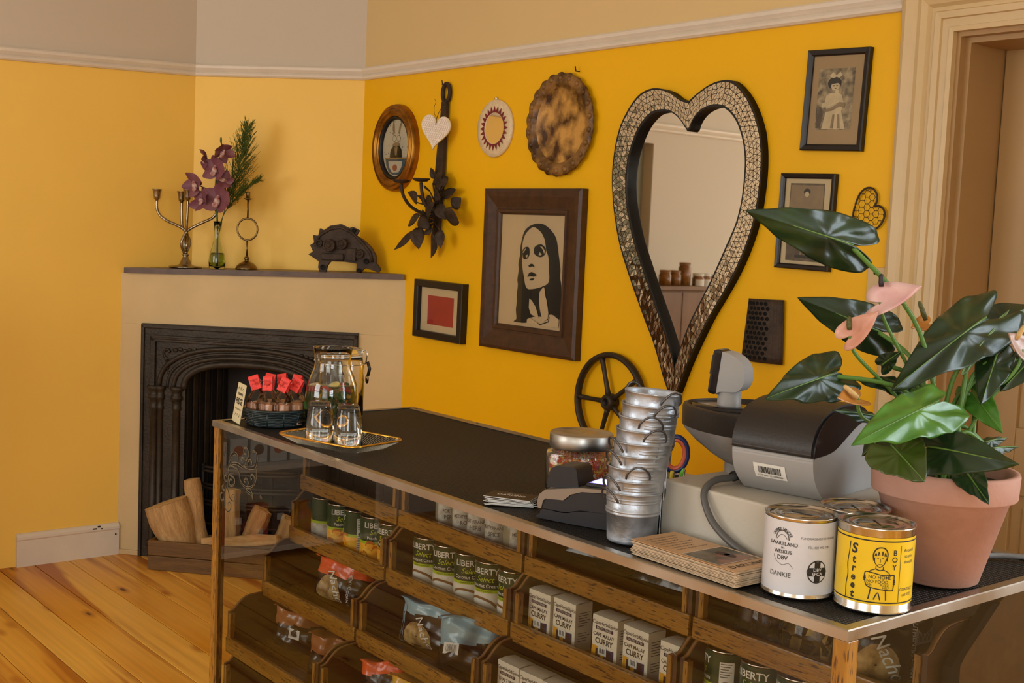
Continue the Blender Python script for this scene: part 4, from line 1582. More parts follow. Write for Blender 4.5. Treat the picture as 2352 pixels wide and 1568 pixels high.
m.build('hanging_loop', K['chrome'], mm_)

# rusty scalloped tray
K['rusttray'] = mat('rusted_enamel', (66, 34, 0), .4, .0, rgb2=(206, 154, 76), vscale=15, bump=.25, bscale=40, detail=9, ramp=.12)
K['rustrim'] = mat('rusted_rim', (58, 34, 6), .42, .0, rgb2=(150, 108, 54), vscale=22, bump=.2, bscale=60)
tr = wthing('rusty_tray', 'round rusty metal tray with a scalloped edge', 'tray', -3.332, 1.885)
m = MB()
m.lathe([(0, .008), (.128, .008), (.134, .012)], 64, 0, None, True)
m.build('plate', K['rusttray'], tr)
m = MB()
scal = (lambda a, z: 1 + (.045 * abs(math.sin(a * 11)) - .02) * (1 if z > .018 else 0))
m.lathe([(.134, .012), (.142, .02), (.150, .024), (.166, .022), (.180, .019), (.179, .016), (.150, .018), (.132, .004), (0, .004)], 132, 0, None, True, fn=scal)
m.build('scalloped_rim', K['rustrim'], tr)
for k in range(22):
    a = PI * (k + .5) / 11
    m = MB()
    m.ball((.163 * math.cos(a), .163 * math.sin(a), .022), .011, 8, 6, 0, (1, 1, .7))
    m.build('rim_boss', K['rustrim'], tr)
m = MB()
m.cyl((.075, .182, -.0), (.075, .182, .02), .0022, n=6)
m.tube([(.075, .182, .018), (.073, .198, .02)], .0022, 6)
m.build('nail', K['iron'], tr)

# heart mirror with mosaic frame
hmr = wthing('heart_mirror', 'large heart shaped mirror framed in mirror mosaic with black edges', 'mirror', -2.70, 1.5)


def resample(P, n):
    S = spline(P, 10)
    d_ = [0]
    for a, b in zip(S[:-1], S[1:]):
        d_.append(d_[-1] + math.hypot(b[0] - a[0], b[1] - a[1]))
    out_, k = [], 0
    for i in range(n):
        t = d_[-1] * i / (n - 1)
        while k < len(d_) - 2 and d_[k + 1] < t:
            k += 1
        f_ = (t - d_[k]) / max(1e-9, d_[k + 1] - d_[k])
        out_.append((S[k][0] + (S[k + 1][0] - S[k][0]) * f_, S[k][1] + (S[k + 1][1] - S[k][1]) * f_))
    return out_


NH = 72
start_o, start_i = (-.003, .432), (-.002, .338)
OL = resample([start_o] + HEART_OL[1:], NH)
OR = resample([start_o] + HEART_OR, NH)
IL = resample([start_i] + HEART_IL[1:], NH)
IR = resample([start_i] + HEART_IR, NH)
OUT = OL + OR[::-1][1:-1]
INN = IL + IR[::-1][1:-1]
TH = .028
m = MB()
m.ring(OUT, INN, 0, TH - .001)
fixn(m.build('frame', K['black'], hmr))
m = MB()
sheet(m, INN, .006)
fixn(m.build('mirror_glass', K['mirror'], hmr))


def off(P, Q, t):
    return [(a[0] + (b[0] - a[0]) * t, a[1] + (b[1] - a[1]) * t) for a, b in zip(P, Q)]


for nm, A, B in (('outer_edge', OUT, off(OUT, INN, .06)), ('inner_edge', off(OUT, INN, .92), INN)):
    m = MB()
    m.ring(A, B, .001, TH + .002)
    fixn(m.build(nm, K['black'], hmr))
K['tile'] = mat('mirror_mosaic', (226, 214, 190), .06, 1.0, var=.05, vscale=30)
K['grout'] = mat('dark_grout', (46, 34, 22), .8)
m = MB()
m.ring(off(OUT, INN, .05), off(OUT, INN, .93), TH - .002, TH)
fixn(m.build('mosaic_bed', K['grout'], hmr))
rnd = random.Random(21)
ROWS = 4
rest = MB()
ntile = 0
NB = len(OUT)
rowpts = []
for r in range(ROWS + 1):
    base = off(OUT, INN, .07 + .85 * r / ROWS)
    row = []
    for i in range(NB):
        a, b = base[i], base[(i + 1) % NB]
        t = (.5 if r % 2 else 0) + (rnd.uniform(-.22, .22))
        jx = rnd.uniform(-.0025, .0025) if 0 < r < ROWS else 0
        row.append((a[0] + (b[0] - a[0]) * t + jx, a[1] + (b[1] - a[1]) * t + (rnd.uniform(-.0025, .0025) if 0 < r < ROWS else 0)))
    rowpts.append(row)
tris = []
for r in range(ROWS):
    A, B = rowpts[r], rowpts[r + 1]
    for i in range(NB):
        j = (i + 1) % NB
        if r % 2 == 0:
            tris += [(A[i], A[j], B[i]), (A[j], B[j], B[i])]
        else:
            tris += [(A[i], A[j], B[j]), (A[i], B[j], B[i])]


def tri_tile(mb, T3, local=False):
    cx = sum(p[0] for p in T3) / 3
    cy = sum(p[1] for p in T3) / 3
    k = .83
    P = [((p[0] - cx) * k, (p[1] - cy) * k) for p in T3]
    ax, ay = rnd.uniform(-.05, .05), rnd.uniform(-.05, .05)
    ox, oy = (0, 0) if local else (cx, cy)
    oz = 0 if local else TH
    top = [(ox + x, oy + y_, oz + .0025 + ax * x + ay * y_) for x, y_ in P]
    bot = [(ox + x, oy + y_, oz - .0003) for x, y_ in P]
    mb.add(bot + top, [(3, 4, 5), (0, 1, 4, 3), (1, 2, 5, 4), (2, 0, 3, 5)])
    return cx, cy


def area2(T3):
    (a, b), (c, d_), (e, f_) = T3
    return abs((c - a) * (f_ - b) - (e - a) * (d_ - b))


tris = [t for t in tris if area2(t) > 4e-5]
tris.sort(key=lambda t: -area2(t))
for q, t in enumerate(tris):
    if q < 296:
        mb = MB()
        cx, cy = tri_tile(mb, t, True)
        o = mb.build('mirror_tile', K['tile'], hmr, (cx, cy, TH))
        fixn(o)
    else:
        tri_tile(rest, t)
o = fixn(rest.build('small_mirror_tiles', K['tile'], hmr))
stuff(o)

# wire heart with hexagon netting
wh = wthing('wire_heart', 'small brown wire heart with chicken wire netting beside the door', 'ornament', -2.02, 1.6)
WHS = spline(WIREHEART, 3, True)
m = MB()
m.tube([(x, y_, .008) for x, y_ in WHS], .0028, 7, closed=True)
m.build('outline_wire', K['rust'], wh)
m = MB()
hs = .0105
segs = set()
for q in range(-9, 10):
    for r in range(-9, 10):
        cx, cy = hs * 1.5 * q, hs * math.sqrt(3) * (r + (q % 2) * .5)
        V = [(round(cx + hs * math.cos(PI / 3 * k), 5), round(cy + hs * math.sin(PI / 3 * k), 5)) for k in range(6)]
        for k in range(6):
            segs.add(tuple(sorted((V[k], V[(k + 1) % 6]))))
done = set()
for a, b in segs:
    key = (round(a[0] + b[0], 3), round(a[1] + b[1], 3))
    if key in done:
        continue
    done.add(key)
    if inside(a, WHS) and inside(b, WHS):
        m.tube([(a[0], a[1], .008 + .002 * math.sin(a[0] * 300)), (b[0], b[1], .008 + .002 * math.sin(b[0] * 300))], .0009, 4)
stuff(m.build('netting', K['rust'], wh))
m = MB()
m.ball((-.012, .056, .006), .004, 8, 6)
m.build('nail_head', K['tin'], wh)

# old grater
gt = wthing('grater', 'old rusty metal grater hanging on the wall', 'grater', -2.36, 1.24)
TL, TR, BR, BL = GRATER[0], GRATER[1], GRATER[2], GRATER[4]


def gpt(i, j, dz=0):
    a = (TL[0] + (TR[0] - TL[0]) * i, TL[1] + (TR[1] - TL[1]) * i)
    b = (BL[0] + (BR[0] - BL[0]) * i, BL[1] + (BR[1] - BL[1]) * i)
    return (a[0] + (b[0] - a[0]) * j, a[1] + (b[1] - a[1]) * j, .006 + .018 * math.sin(PI * (i * .95)) + dz)


m = MB()
m.grid(14, 10, lambda i, j: gpt(i, j))
o = m.build('sheet', K['rust'], gt)
md = o.modifiers.new('solid', 'SOLIDIFY')
md.thickness = .0015
K['hole'] = mat('punched_hole', (10, 8, 6), .9)
hm_ = None
for r in range(12):
    for c in range(5):
        i = .1 + .125 * c + (.06 if r % 2 else 0)
        j = .07 + .078 * r
        p = gpt(i, j, .0012)
        if hm_ is None:
            h_ = MB()
            h_.lathe([(.0062, 0), (.0050, .0035), (.0042, .0035), (.0042, .0008), (0, .0008)], 12, 0)
            hm_ = h_.build('punched_hole', K['hole'], gt)
            o = hm_
        else:
            o = inst(hm_, gt)
        o.location = p
        o.rotation_euler = (0, .45 * (i - .5) * 1.5, 0)
m = MB()
for c in range(3):
    m.tube([gpt(.8 + .065 * c, t / 10, .001) for t in range(11)], .0012, 5)
stuff(m.build('ridge', K['rust'], gt))
m = MB()
m.tube([gpt(0, t / 8) for t in range(9)], .0022, 6)
m.build('rolled_edge', K['rust'], gt)
m = MB()
m.tube([gpt(1, t / 8) for t in range(9)], .0022, 6)
m.build('rolled_edge', K['rust'], gt)

# spoked iron wheel
wl = wthing('spoked_iron_wheel', 'five-spoked iron wheel hanging low on the wall', 'wall ornament', -2.998, .938)
m = MB()
m.tube([(.161 * math.cos(a), .161 * math.sin(a), .024) for a in [2 * PI * k / 56 for k in range(56)]], .0105, 10, closed=True, flat=1.4)
m.build('rim', K['iron'], wl)
for k in range(5):
    a = math.radians(180 - 72 * k)
    m = MB()
    m.tube([(r * math.cos(a), r * math.sin(a), .024) for r in (.018, .04, .09, .14, .155)], [.012, .009, .0075, .009, .012], 8)
    m.build('spoke', K['iron'], wl)
m = MB()
m.lathe([(.013, .004), (.026, .004), (.029, .012), (.027, .04), (.022, .046), (.013, .046), (.013, .004)], 24)
m.build('hub', K['iron'], wl)
SCROLL = [[(-2.7484, 0.8893, 0.0012), (-2.7456, 0.9065, 0.0029), (-2.7371, 0.9204, 0.0061), (-2.7241, 0.9305, 0.0069), (-2.7098, 0.9329, 0.0053), (-2.7006, 0.9267, 0.0028), (-2.6983, 0.9178, 0.0008)], [(-2.7459, 0.8944, 0.0008), (-2.7273, 0.9055, 0.0037), (-2.705, 0.9094, 0.0045), (-2.6827, 0.9072, 0.0052), (-2.6694, 0.9051, 0.002)], [(-2.6737, 0.9043, 0.0016), (-2.6611, 0.9151, 0.0028), (-2.6625, 0.925, 0.0028), (-2.6728, 0.9294, 0.002), (-2.6827, 0.9246, 0.0016), (-2.6789, 0.9201, 0.0008)], [(-2.6635, 0.9187, 0.0012), (-2.6522, 0.9288, 0.0016), (-2.6442, 0.9403, 0.002), (-2.6473, 0.9509, 0.0024), (-2.6567, 0.9561, 0.0024), (-2.6674, 0.9527, 0.002), (-2.6692, 0.9442, 0.0018), (-2.6624, 0.9403, 0.0014), (-2.6569, 0.9438, 0.0008)], [(-2.6652, 0.9087, 0.0008), (-2.6391, 0.9098, 0.0044), (-2.6137, 0.9158, 0.0067), (-2.6037, 0.9272, 0.0067), (-2.6002, 0.9418, 0.0051), (-2.6049, 0.951, 0.0036), (-2.6157, 0.9542, 0.0024), (-2.622, 0.9517, 0.0016), (-2.6188, 0.9483, 0.0008)], [(-2.6459, 0.9153, 0.0008), (-2.6463, 0.9238, 0.002), (-2.6358, 0.9296, 0.0024), (-2.6263, 0.9273, 0.002), (-2.6289, 0.9203, 0.0008)], [(-2.7338, 0.8986, 0.0008), (-2.7044, 0.8972, 0.0024), (-2.6914, 0.8872, 0.0032), (-2.6854, 0.8739, 0.0032), (-2.6717, 0.8642, 0.0036), (-2.6496, 0.8606, 0.0036), (-2.6283, 0.8659, 0.0028), (-2.6116, 0.8755, 0.0028), (-2.6038, 0.8891, 0.0032), (-2.6016, 0.9035, 0.0028), (-2.6043, 0.915, 0.0012)], [(-2.6539, 0.8584, 0.0008), (-2.6439, 0.8511, 0.0044), (-2.6273, 0.8483, 0.004), (-2.6147, 0.8356, 0.0004)], [(-2.6147, 0.8356, 0.0004), (-2.6179, 0.8481, 0.0016), (-2.6302, 0.8615, 0.0008)], [(-2.6455, 0.8647, 0.002), (-2.6425, 0.8748, 0.0028), (-2.6525, 0.8821, 0.0024), (-2.6619, 0.8787, 0.0018), (-2.6634, 0.8739, 0.0014), (-2.6563, 0.8724, 0.0008)], [(-2.6116, 0.8751, 0.0012), (-2.6093, 0.8876, 0.0018), (-2.617, 0.8967, 0.002), (-2.6276, 0.8957, 0.0018), (-2.6294, 0.8883, 0.0016), (-2.6228, 0.8855, 0.0008)], [(-2.7502, 0.8901, 0.0012), (-2.7487, 0.8768, 0.0029), (-2.7497, 0.8599, 0.0033), (-2.7536, 0.8466, 0.0029), (-2.765, 0.835, 0.0008)], [(-2.7505, 0.8765, 0.0008), (-2.7303, 0.8735, 0.0016), (-2.7152, 0.8701, 0.002), (-2.7134, 0.8605, 0.0022), (-2.7224, 0.8517, 0.0022), (-2.7382, 0.8496, 0.0021), (-2.7422, 0.8571, 0.0018), (-2.7362, 0.8645, 0.0016), (-2.7253, 0.864, 0.0008)], [(-2.7523, 0.8584, 0.0016), (-2.7661, 0.8569, 0.0021), (-2.7711, 0.8643, 0.0019), (-2.7644, 0.8704, 0.0014), (-2.7573, 0.8668, 0.0008)], [(-2.7555, 0.8484, 0.0012), (-2.7466, 0.8354, 0.0033), (-2.7366, 0.8186, 0.0029), (-2.7182, 0.8139, 0.0025), (-2.7087, 0.8224, 0.002), (-2.7145, 0.8302, 0.0018), (-2.7257, 0.8266, 0.0014), (-2.7249, 0.8209, 0.0008)], [(-2.7554, 0.8463, 0.0012), (-2.7619, 0.8283, 0.0025), (-2.766, 0.8086, 0.0025), (-2.7628, 0.7903, 0.0025), (-2.7486, 0.7823, 0.0025), (-2.7351, 0.7872, 0.0025), (-2.7288, 0.7993, 0.002), (-2.7361, 0.8078, 0.0018), (-2.7451, 0.804, 0.0016), (-2.7447, 0.7971, 0.0008)], [(-2.7603, 0.8324, 0.0012), (-2.7741, 0.8322, 0.0019), (-2.7813, 0.8368, 0.0017), (-2.7724, 0.8448, 0.0008)], [(-2.7609, 0.818, 0.0012), (-2.7774, 0.8042, 0.0021), (-2.7888, 0.8083, 0.0021), (-2.7893, 0.8183, 0.0017), (-2.7783, 0.823, 0.0008)], [(-2.5816, 0.8522, 0.002), (-2.5744, 0.851, 0.0043), (-2.5701, 0.8485, 0.0008)]]
# ------------------------------------------------------------------ glass fronted display counter
K['oak'] = wood('orange_oak', (112, 72, 14), (178, 124, 38), 'X', 4, .35, 9, .8, .2, .3, rnd=True, streak=(70, 40, 12))
K['oakz'] = wood('orange_oak_upright', (120, 78, 18), (188, 132, 44), 'Z', 4, .4, 9, .8, .2, .2, rnd=True, streak=(80, 46, 14))
K['darkwood'] = wood('dark_stained_wood', (44, 26, 12), (92, 58, 28), 'Y', 3, .42, 7, .9, .15, .2, rnd=True)
K['paleedge'] = mat('worn_wood_edge', (150, 108, 66), .5, var=.2, vscale=30)
K['board'] = wood('brown_ply', (96, 68, 38), (140, 106, 66), 'X', 2, .5, 6, .8, .1)

CX0, CX1, CY0, CY1, CZ = -2.82, -.927, 1.34, 1.943, 1.0
ct = thing('display_counter', 'long display counter with glass front, stepped wooden bins and metal-edged top', 'counter', (CX0, CY0, 0))


def CL_(x, y, z):
    return (x - CX0, y - CY0, z)


# top board and woven mat
MB().box(CL_(CX0 + .004, CY0 + .004, .984), CL_(CX1 - .004, CY1 - .004, .9975)).build('top_board', K['darkwood'], ct)


def mat_weave():
    m, nt, b = _nodes('black_woven_mat')
    N, Lk = nt.nodes.new, nt.links.new
    tc = N('ShaderNodeTexCoord')
    b.inputs['Roughness'].default_value = .5
    b.inputs['Specular IOR Level'].default_value = .3
    # wavy lie of the loose mat bends the rows of knots
    nz = N('ShaderNodeTexNoise')
    nz.inputs['Scale'].default_value = 3.5
    Lk(tc.outputs['Object'], nz.inputs['Vector'])
    ms = N('ShaderNodeVectorMath')
    ms.operation = 'MULTIPLY_ADD'
    Lk(nz.outputs['Color'], ms.inputs[0])
    ms.inputs[1].default_value = (.02, .02, 0)
    Lk(tc.outputs['Object'], ms.inputs[2])
    vs = []
    for ax in (0, 1):
        sp_ = N('ShaderNodeSeparateXYZ')
        Lk(ms.outputs[0], sp_.inputs[0])
        mu = N('ShaderNodeMath')
        mu.operation = 'MULTIPLY'
        mu.inputs[1].default_value = 2 * PI / .0062
        Lk(sp_.outputs[ax], mu.inputs[0])
        sn = N('ShaderNodeMath')
        sn.operation = 'SINE'
        Lk(mu.outputs[0], sn.inputs[0])
        vs.append(sn)
    mx = N('ShaderNodeMath')
    mx.operation = 'MAXIMUM'
    Lk(vs[0].outputs[0], mx.inputs[0])
    Lk(vs[1].outputs[0], mx.inputs[1])
    rp = N('ShaderNodeValToRGB')
    rp.color_ramp.elements[0].position = .0
    rp.color_ramp.elements[1].position = .9
    rp.color_ramp.elements[0].color = srgb(8, 7, 6)
    rp.color_ramp.elements[1].color = srgb(34, 29, 24)
    Lk(mx.outputs[0], rp.inputs['Fac'])
    Lk(rp.outputs['Color'], b.inputs['Base Color'])
    bp = N('ShaderNodeBump')
    bp.inputs['Strength'].default_value = .9
    bp.inputs['Distance'].default_value = .0016
    Lk(mx.outputs[0], bp.inputs['Height'])
    Lk(bp.outputs['Normal'], b.inputs['Normal'])
    return m


K['weave'] = mat_weave()
rnd = random.Random(3)


def mat_z(x, y):
    e = min(x - CX0, CX1 - x, y - CY0, CY1 - y)
    k = max(0, min(1, (e - .02) / .06))
    return .9985 + k * (.0012 + .0012 * math.sin(9 * x + 4 * y + 1.2 * math.sin(5 * x)))


m = MB()
m.grid(80, 26, lambda i, j: CL_(CX0 + .012 + (CX1 - CX0 - .024) * i, CY0 + .012 + (CY1 - CY0 - .03) * j, mat_z(CX0 + .012 + (CX1 - CX0 - .024) * i, CY0 + .012 + (CY1 - CY0 - .03) * j)))
m.build('woven_mat', K['weave'], ct)

# metal edging: one strip for each side, face and flange
EH, EW = .0155, .017


def edging(p0, p1, inward, w=EW):
    """strip from p0 to p1, flange reaching inward"""
    p0, p1, n_ = Vector(p0), Vector(p1), Vector(inward)
    dr = (p1 - p0).normalized()
    mm = MB()
    pr = [(0, -EH), (0, -.0015), (.0015, 0), (w, 0), (w, -.0012), (.002, -.0012), (.0015, -EH)]
    v, f = [], []
    for p, s in ((p0, 1), (p1, -1)):
        for a, z in pr:
            q = p + n_ * a + dr * (a * s)
            v.append(CL_(q.x, q.y, 1.0008 + z))
    k = len(pr)
    for j in range(k):
        j2 = (j + 1) % k
        f.append((j, j2, k + j2, k + j))
    mm.add(v, f)
    return fixn(mm.build('edging', K['alu'], ct))


edging((CX0, CY0, 0), (CX1, CY0, 0), (0, 1, 0))
edging((CX1, CY0, 0), (CX1, CY1, 0), (-1, 0, 0))
edging((CX1, CY1, 0), (CX0, CY1, 0), (0, -1, 0), .03)
edging((CX0, CY1, 0), (CX0, CY0, 0), (1, 0, 0))
for x in (-2.78, -2.5, -2.2, -1.9, -1.6, -1.3, -1.0):
    m = MB()
    m.lathe([(.004, 0), (.0035, .0008), (0, .001)], 10, 0, Matrix.Translation(CL_(x, CY1 - .014, 1.0008)))
    m.build('edging_screw', K['iron'], ct)

# carcass
PW = .024
for x, y in ((CX0 + .002, CY0 + .004), (CX1 - PW - .002, CY0 + .004), (CX0 + .002, CY1 - PW - .004), (CX1 - PW - .002, CY1 - PW - .004)):
    MB().box(CL_(x, y, 0), CL_(x + PW, y + PW, .9835), bev=.0015).build('post', K['oakz'], ct)
MB().box(CL_(CX0 + .03, CY1 - .02, .06), CL_(CX1 - .03, CY1 - .01, .983)).build('back_panel', K['board'], ct)
MB().box(CL_(CX0 + .02, CY0 + .02, .06), CL_(CX1 - .02, CY1 - .02, .08)).build('bottom_board', K['board'], ct)
for a, b in ((CL_(CX0 + PW, CY0 + .008, .0), CL_(CX1 - PW, CY0 + .022, .07)), (CL_(CX0 + .006, CY0 + PW, .0), CL_(CX0 + .02, CY1 - PW, .07)), (CL_(CX1 - .02, CY0 + PW, 0), CL_(CX1 - .006, CY1 - PW, .07))):
    MB().box(a, b, bev=.002).build('plinth', K['oak'], ct)
# wooden end boards behind the bins
for s, x in ((0, CX0 + .007), (1, CX1 - .019)):
    m = MB()
    pl = [(1.627, .08), (1.627, .895), (1.64, .905), (1.725, .972), (1.75, .983), (1.90, .983), (1.90, .08)]
    m.prism([(y - CY0, z) for y, z in pl], x - CX0, x - CX0 + .012, 0, Matrix(((0, 0, 1, 0), (1, 0, 0, 0), (0, 1, 0, 0), (0, 0, 0, 1))))
    fixn(m.build('end_board', K['board'], ct))
    if s:
        m = MB()
        ed = [(1.622, .5), (1.622, .897), (1.634, .91), (1.722, .976)]
        for (y0, z0), (y1, z1) in zip(ed[:-1], ed[1:]):
            hexa(m, [CL_(x - .002, y0 - .014, z0), CL_(x + .0125, y0 - .014, z0), CL_(x + .0125, y0 + .010, z0 - .002), CL_(x - .002, y0 + .010, z0 - .002),
                     CL_(x - .002, y1 - .014, z1), CL_(x + .0125, y1 - .014, z1), CL_(x + .0125, y1 + .010, z1 - .002), CL_(x - .002, y1 + .010, z1 - .002)])
        fixn(m.build('board_front_band', K['hole'], ct))  # matte black band along the front of the end board

# panes
K['counterglass'] = pane_mat('counter_glass', (246, 248, 244), 1.5)


def pane(nm, pts):
    m = MB()
    m.add([CL_(*p) for p in pts], [(0, 1, 2, 3)])
    return m.build(nm, K['counterglass'], ct)


GY = CY0 + .012
pane('front_glass', [(CX0 + PW, GY, .07), (CX1 - PW, GY, .07), (CX1 - PW, GY, .983), (CX0 + PW, GY, .983)])
pane('end_glass', [(CX1 - .006, CY0 + PW, .07), (CX1 - .006, CY1 - PW, .07), (CX1 - .006, CY1 - PW, .983), (CX1 - .006, CY0 + PW, .983)])
pane('end_glass', [(CX0 + .006, CY1 - PW, .07), (CX0 + .006, CY0 + PW, .07), (CX0 + .006, CY0 + PW, .983), (CX0 + .006, CY1 - PW, .983)])
# black vinyl scroll on the front glass
K['vinyl'] = mat('black_vinyl', (14, 12, 10), .35)
K['vinyledge'] = mat('cream_vinyl_outline', (150, 136, 104), .5)
m, m2 = MB(), MB()
for st in SCROLL:
    S = spline(st, 5)
    v, f = stroke2d([(p[0], p[1]) for p in S], [max(.0012, p[2] * .95) for p in S])
    m.add([CL_(x, GY - .0012, z) for x, z in v], f)
    v, f = stroke2d([(p[0], p[1]) for p in S], [max(.0026, p[2] * .95 + .0022) for p in S])
    m2.add([CL_(x, GY - .0008, z) for x, z in v], f)
o = m.build('vinyl_scroll', K['vinyl'], ct)
stuff(o)
stuff(m2.build('scroll_outline', K['vinyledge'], o))

# stepped bins: (row) front Y, floor z
ROWS_ = [(1.58, .823), (1.55, .690), (1.475, .5575), (1.378, .425), (1.37, .292)]
COLX = [-2.787, -2.327, -1.867, -1.407]
BW = .452
TH_ = .010


def side_profile(D):
    up = spline([(.0, .090), (.012, .094), (.03, .112), (.05, .1235), (.08, .1265)], 4)
    return [(0, -.012)] + up + [(D, .1265), (D, -.012)]


def make_bin(D):
    root = bpy.data.objects.new('bin', None)
    COL.objects.link(root)
    root.parent = ct
    MB().box((TH_, .006, -.012), (BW - TH_, D, 0), 0).build('bin_floor', K['oak'], root)
    MB().box((0, -.006, -.014), (BW, .008, .026), bev=.003).build('front_rail', K['oak'], root)
    for x in (0, BW - TH_):
        m = MB()
        m.prism(side_profile(D), x, x + TH_, 0, Matrix(((0, 0, 1, 0), (1, 0, 0, 0), (0, 1, 0, 0), (0, 0, 0, 1))))
        sp_ = fixn(m.build('side_panel', K['darkwood'], root))
        m = MB()
        S = side_profile(D)[1:-1]
        m.tube([(x + TH_ / 2, a, b + .0002) for a, b in S], .0042, 4, flat=.25)
        m.build('worn_edge', K['paleedge'], sp_)
    for x in (TH_, BW - TH_ - .011):
        MB().box((x, -.004, .026), (x + .011, .01, .088), bev=.0015).build('corner_stop', K['oakz'], root)
    return root


for r, (yf, zf) in enumerate(ROWS_):
    D = (.31, .31, .34, .40, .40)[r]
    proto = None
    for c in range(4):
        if r == 4 and c > 1 or r == 3 and c > 2:
            continue
        if proto is None:
            b = proto = make_bin(D)
        else:
            b = copy_tree(proto, ct)
        b.location = CL_(COLX[c], yf, zf)
# ------------------------------------------------------------------ goods in the bins
K['cangreen'] = mat('can_label_green', (38, 62, 30), .3, var=.04)
K['lime'] = mat('lime_band', (170, 190, 30), .35)
K['coconut'] = mat('coconut_picture', (232, 224, 206), .4, rgb2=(206, 190, 164), vscale=40)
K['coconutshell'] = mat('coconut_shell', (136, 92, 46), .4)
K['peach'] = mat('peach_picture', (246, 158, 22), .35, rgb2=(250, 196, 70), vscale=60)
K['peachline'] = mat('peach_outline', (206, 110, 10), .4)
K['palefruit'] = mat('pale_slices', (214, 206, 192), .4, rgb2=(170, 158, 140), vscale=70)
K['labelwhite'] = mat('label_white', (228, 224, 212), .4)
K['limetext'] = mat('lime_script', (196, 204, 40), .4)
K['stickerwhite'] = mat('white_sticker', (220, 216, 206), .5)
K['textgrey'] = mat('grey_print', (90, 86, 78), .5)
K['candark'] = mat('can_lid_metal', (150, 144, 132), .25, .9)
K['maroon'] = mat('maroon_print', (70, 26, 34), .5)

CR, CHh = .0372, .110


def can(label, x, y, z, face, kind, group, fullpic=True, R=CR, Hh=CHh):
    """tin can; face = direction (angle) the brand faces"""
    t0 = thing('food_can', label, 'can', (x, y, z), face, group)
    m = MB()
    m.lathe([(0, .0015), (R - .003, .0015), (R - .001, 0), (R, .001), (R, .003), (R - .0008, .004), (R - .0008, Hh - .004), (R, Hh - .003), (R + .0003, Hh - .001), (R - .001, Hh), (R - .002, Hh - .001), (R - .003, Hh - .004),
             (R * .8, Hh - .0042), (R * .78, Hh - .0034), (R * .6, Hh - .0034), (R * .58, Hh - .004), (0, Hh - .004)], 36)
    m.build('tin', K['tin'], t0)
    rr = R - .0004
    m = MB()
    split = Hh * .47
    for z0, z1, mi in ((.0045, split - .007, 1), (split - .007, split, 2), (split, Hh - .0045, 0)):
        m.lathe([(rr, z0), (rr, z1)], 36, mi)
    pic = {'coconut': 'coconut', 'peach': 'peach', 'pear': 'palefruit'}[kind]
    lb = m.build('label', [K['cangreen'], K[pic], K['lime']], t0)
    rt = R + .0002
    m = MB()
    if kind != 'pear':
        cyl_text(m, 'LIBERTY', rt, Hh * .82, 0, .0185, 0, bold=.012)
        cyl_text(m, {'coconut': 'Coconut Cream', 'peach': 'Peach slices'}[kind], rt, Hh * .545, 0, .0105, 0, bold=.006)
        m.build('brand_lettering', K['labelwhite'], lb)
        m = MB()
        cyl_text(m, 'Select', rt, Hh * .67, .05, .017, 0, shear=.35)
        m.build('script_lettering', K['limetext'], lb)
        m = MB()
        cyl_text(m, 'QUALITY IS A MUST', rt, split - .0036, 0, .0045, 0)
        m.build('band_lettering', K['cangreen'], lb)
    if kind == 'coconut':
        m = MB()
        cyl_poly(m, [(-.034, .004), (.03, .004), (.03, .017), (.012, .030), (-.01, .033), (-.034, .026)], rt, 0, 0, 0, 6)
        m.build('coconut_bowl', K['labelwhite'], lb)
        m = MB()
        v, f = stroke2d(spline([(-.036, .027), (-.02, .033), (0, .032), (.018, .026), (.03, .016)], 5), .0052)
        m.add([((rt + .0004) * math.cos(a / rt), (rt + .0004) * math.sin(a / rt), b) for a, b in v], f)
        m.build('bowl_rim', K['coconutshell'], lb)
    elif kind == 'peach':
        rnd_ = random.Random(int(x * 1000))
        for k in range(9):
            cx, cz = -.034 + .0085 * k, .013 + .012 * (k % 3) + rnd_.uniform(-.003, .003)
            m = MB()
            S = [(cx + .013 * math.cos(t), cz + .012 * math.sin(t)) for t in [rnd_.uniform(0, 1) + 2.2 * q / 6 for q in range(7)]]
            v, f = stroke2d(S, [.001, .004, .006, .0065, .006, .004, .001])
            m.add([((rt + .00005 * k) * math.cos(a / rt), (rt + .00005 * k) * math.sin(a / rt), max(.005, b)) for a, b in v], f)
            m.build('peach_slice', K['peach'] if k % 2 else K['peachline'], lb)
    return t0


def back_label(t0, ang, R=CR, Hh=CHh):
    """white information panel on a can turned away"""
    lb = [c for c in t0.children if c.name.startswith('label')][0]
    m = MB()
    cyl_poly(m, [(-.013, .012), (.013, .012), (.013, .092), (-.013, .092)], R + .0003, ang, 0, 0, 6)
    p = m.build('info_panel', K['stickerwhite'], lb)
    m = MB()
    for k in range(16):
        z = .088 - k * .0045
        if 6 <= k <= 8:
            continue
        cyl_poly(m, [(-.011, z), (.009 - .003 * (k % 3), z), (.009 - .003 * (k % 3), z + .0016), (-.011, z + .0016)], R + .0006, ang, 0, 0, 4)
    stuff(m.build('small_print', K['textgrey'], lb))
    m = MB()
    cyl_poly(m, ell(.0105, .005, 14, 0, .053), R + .0006, ang, 0, 0, 1)
    m.build('maker_mark', K['maroon'], lb)


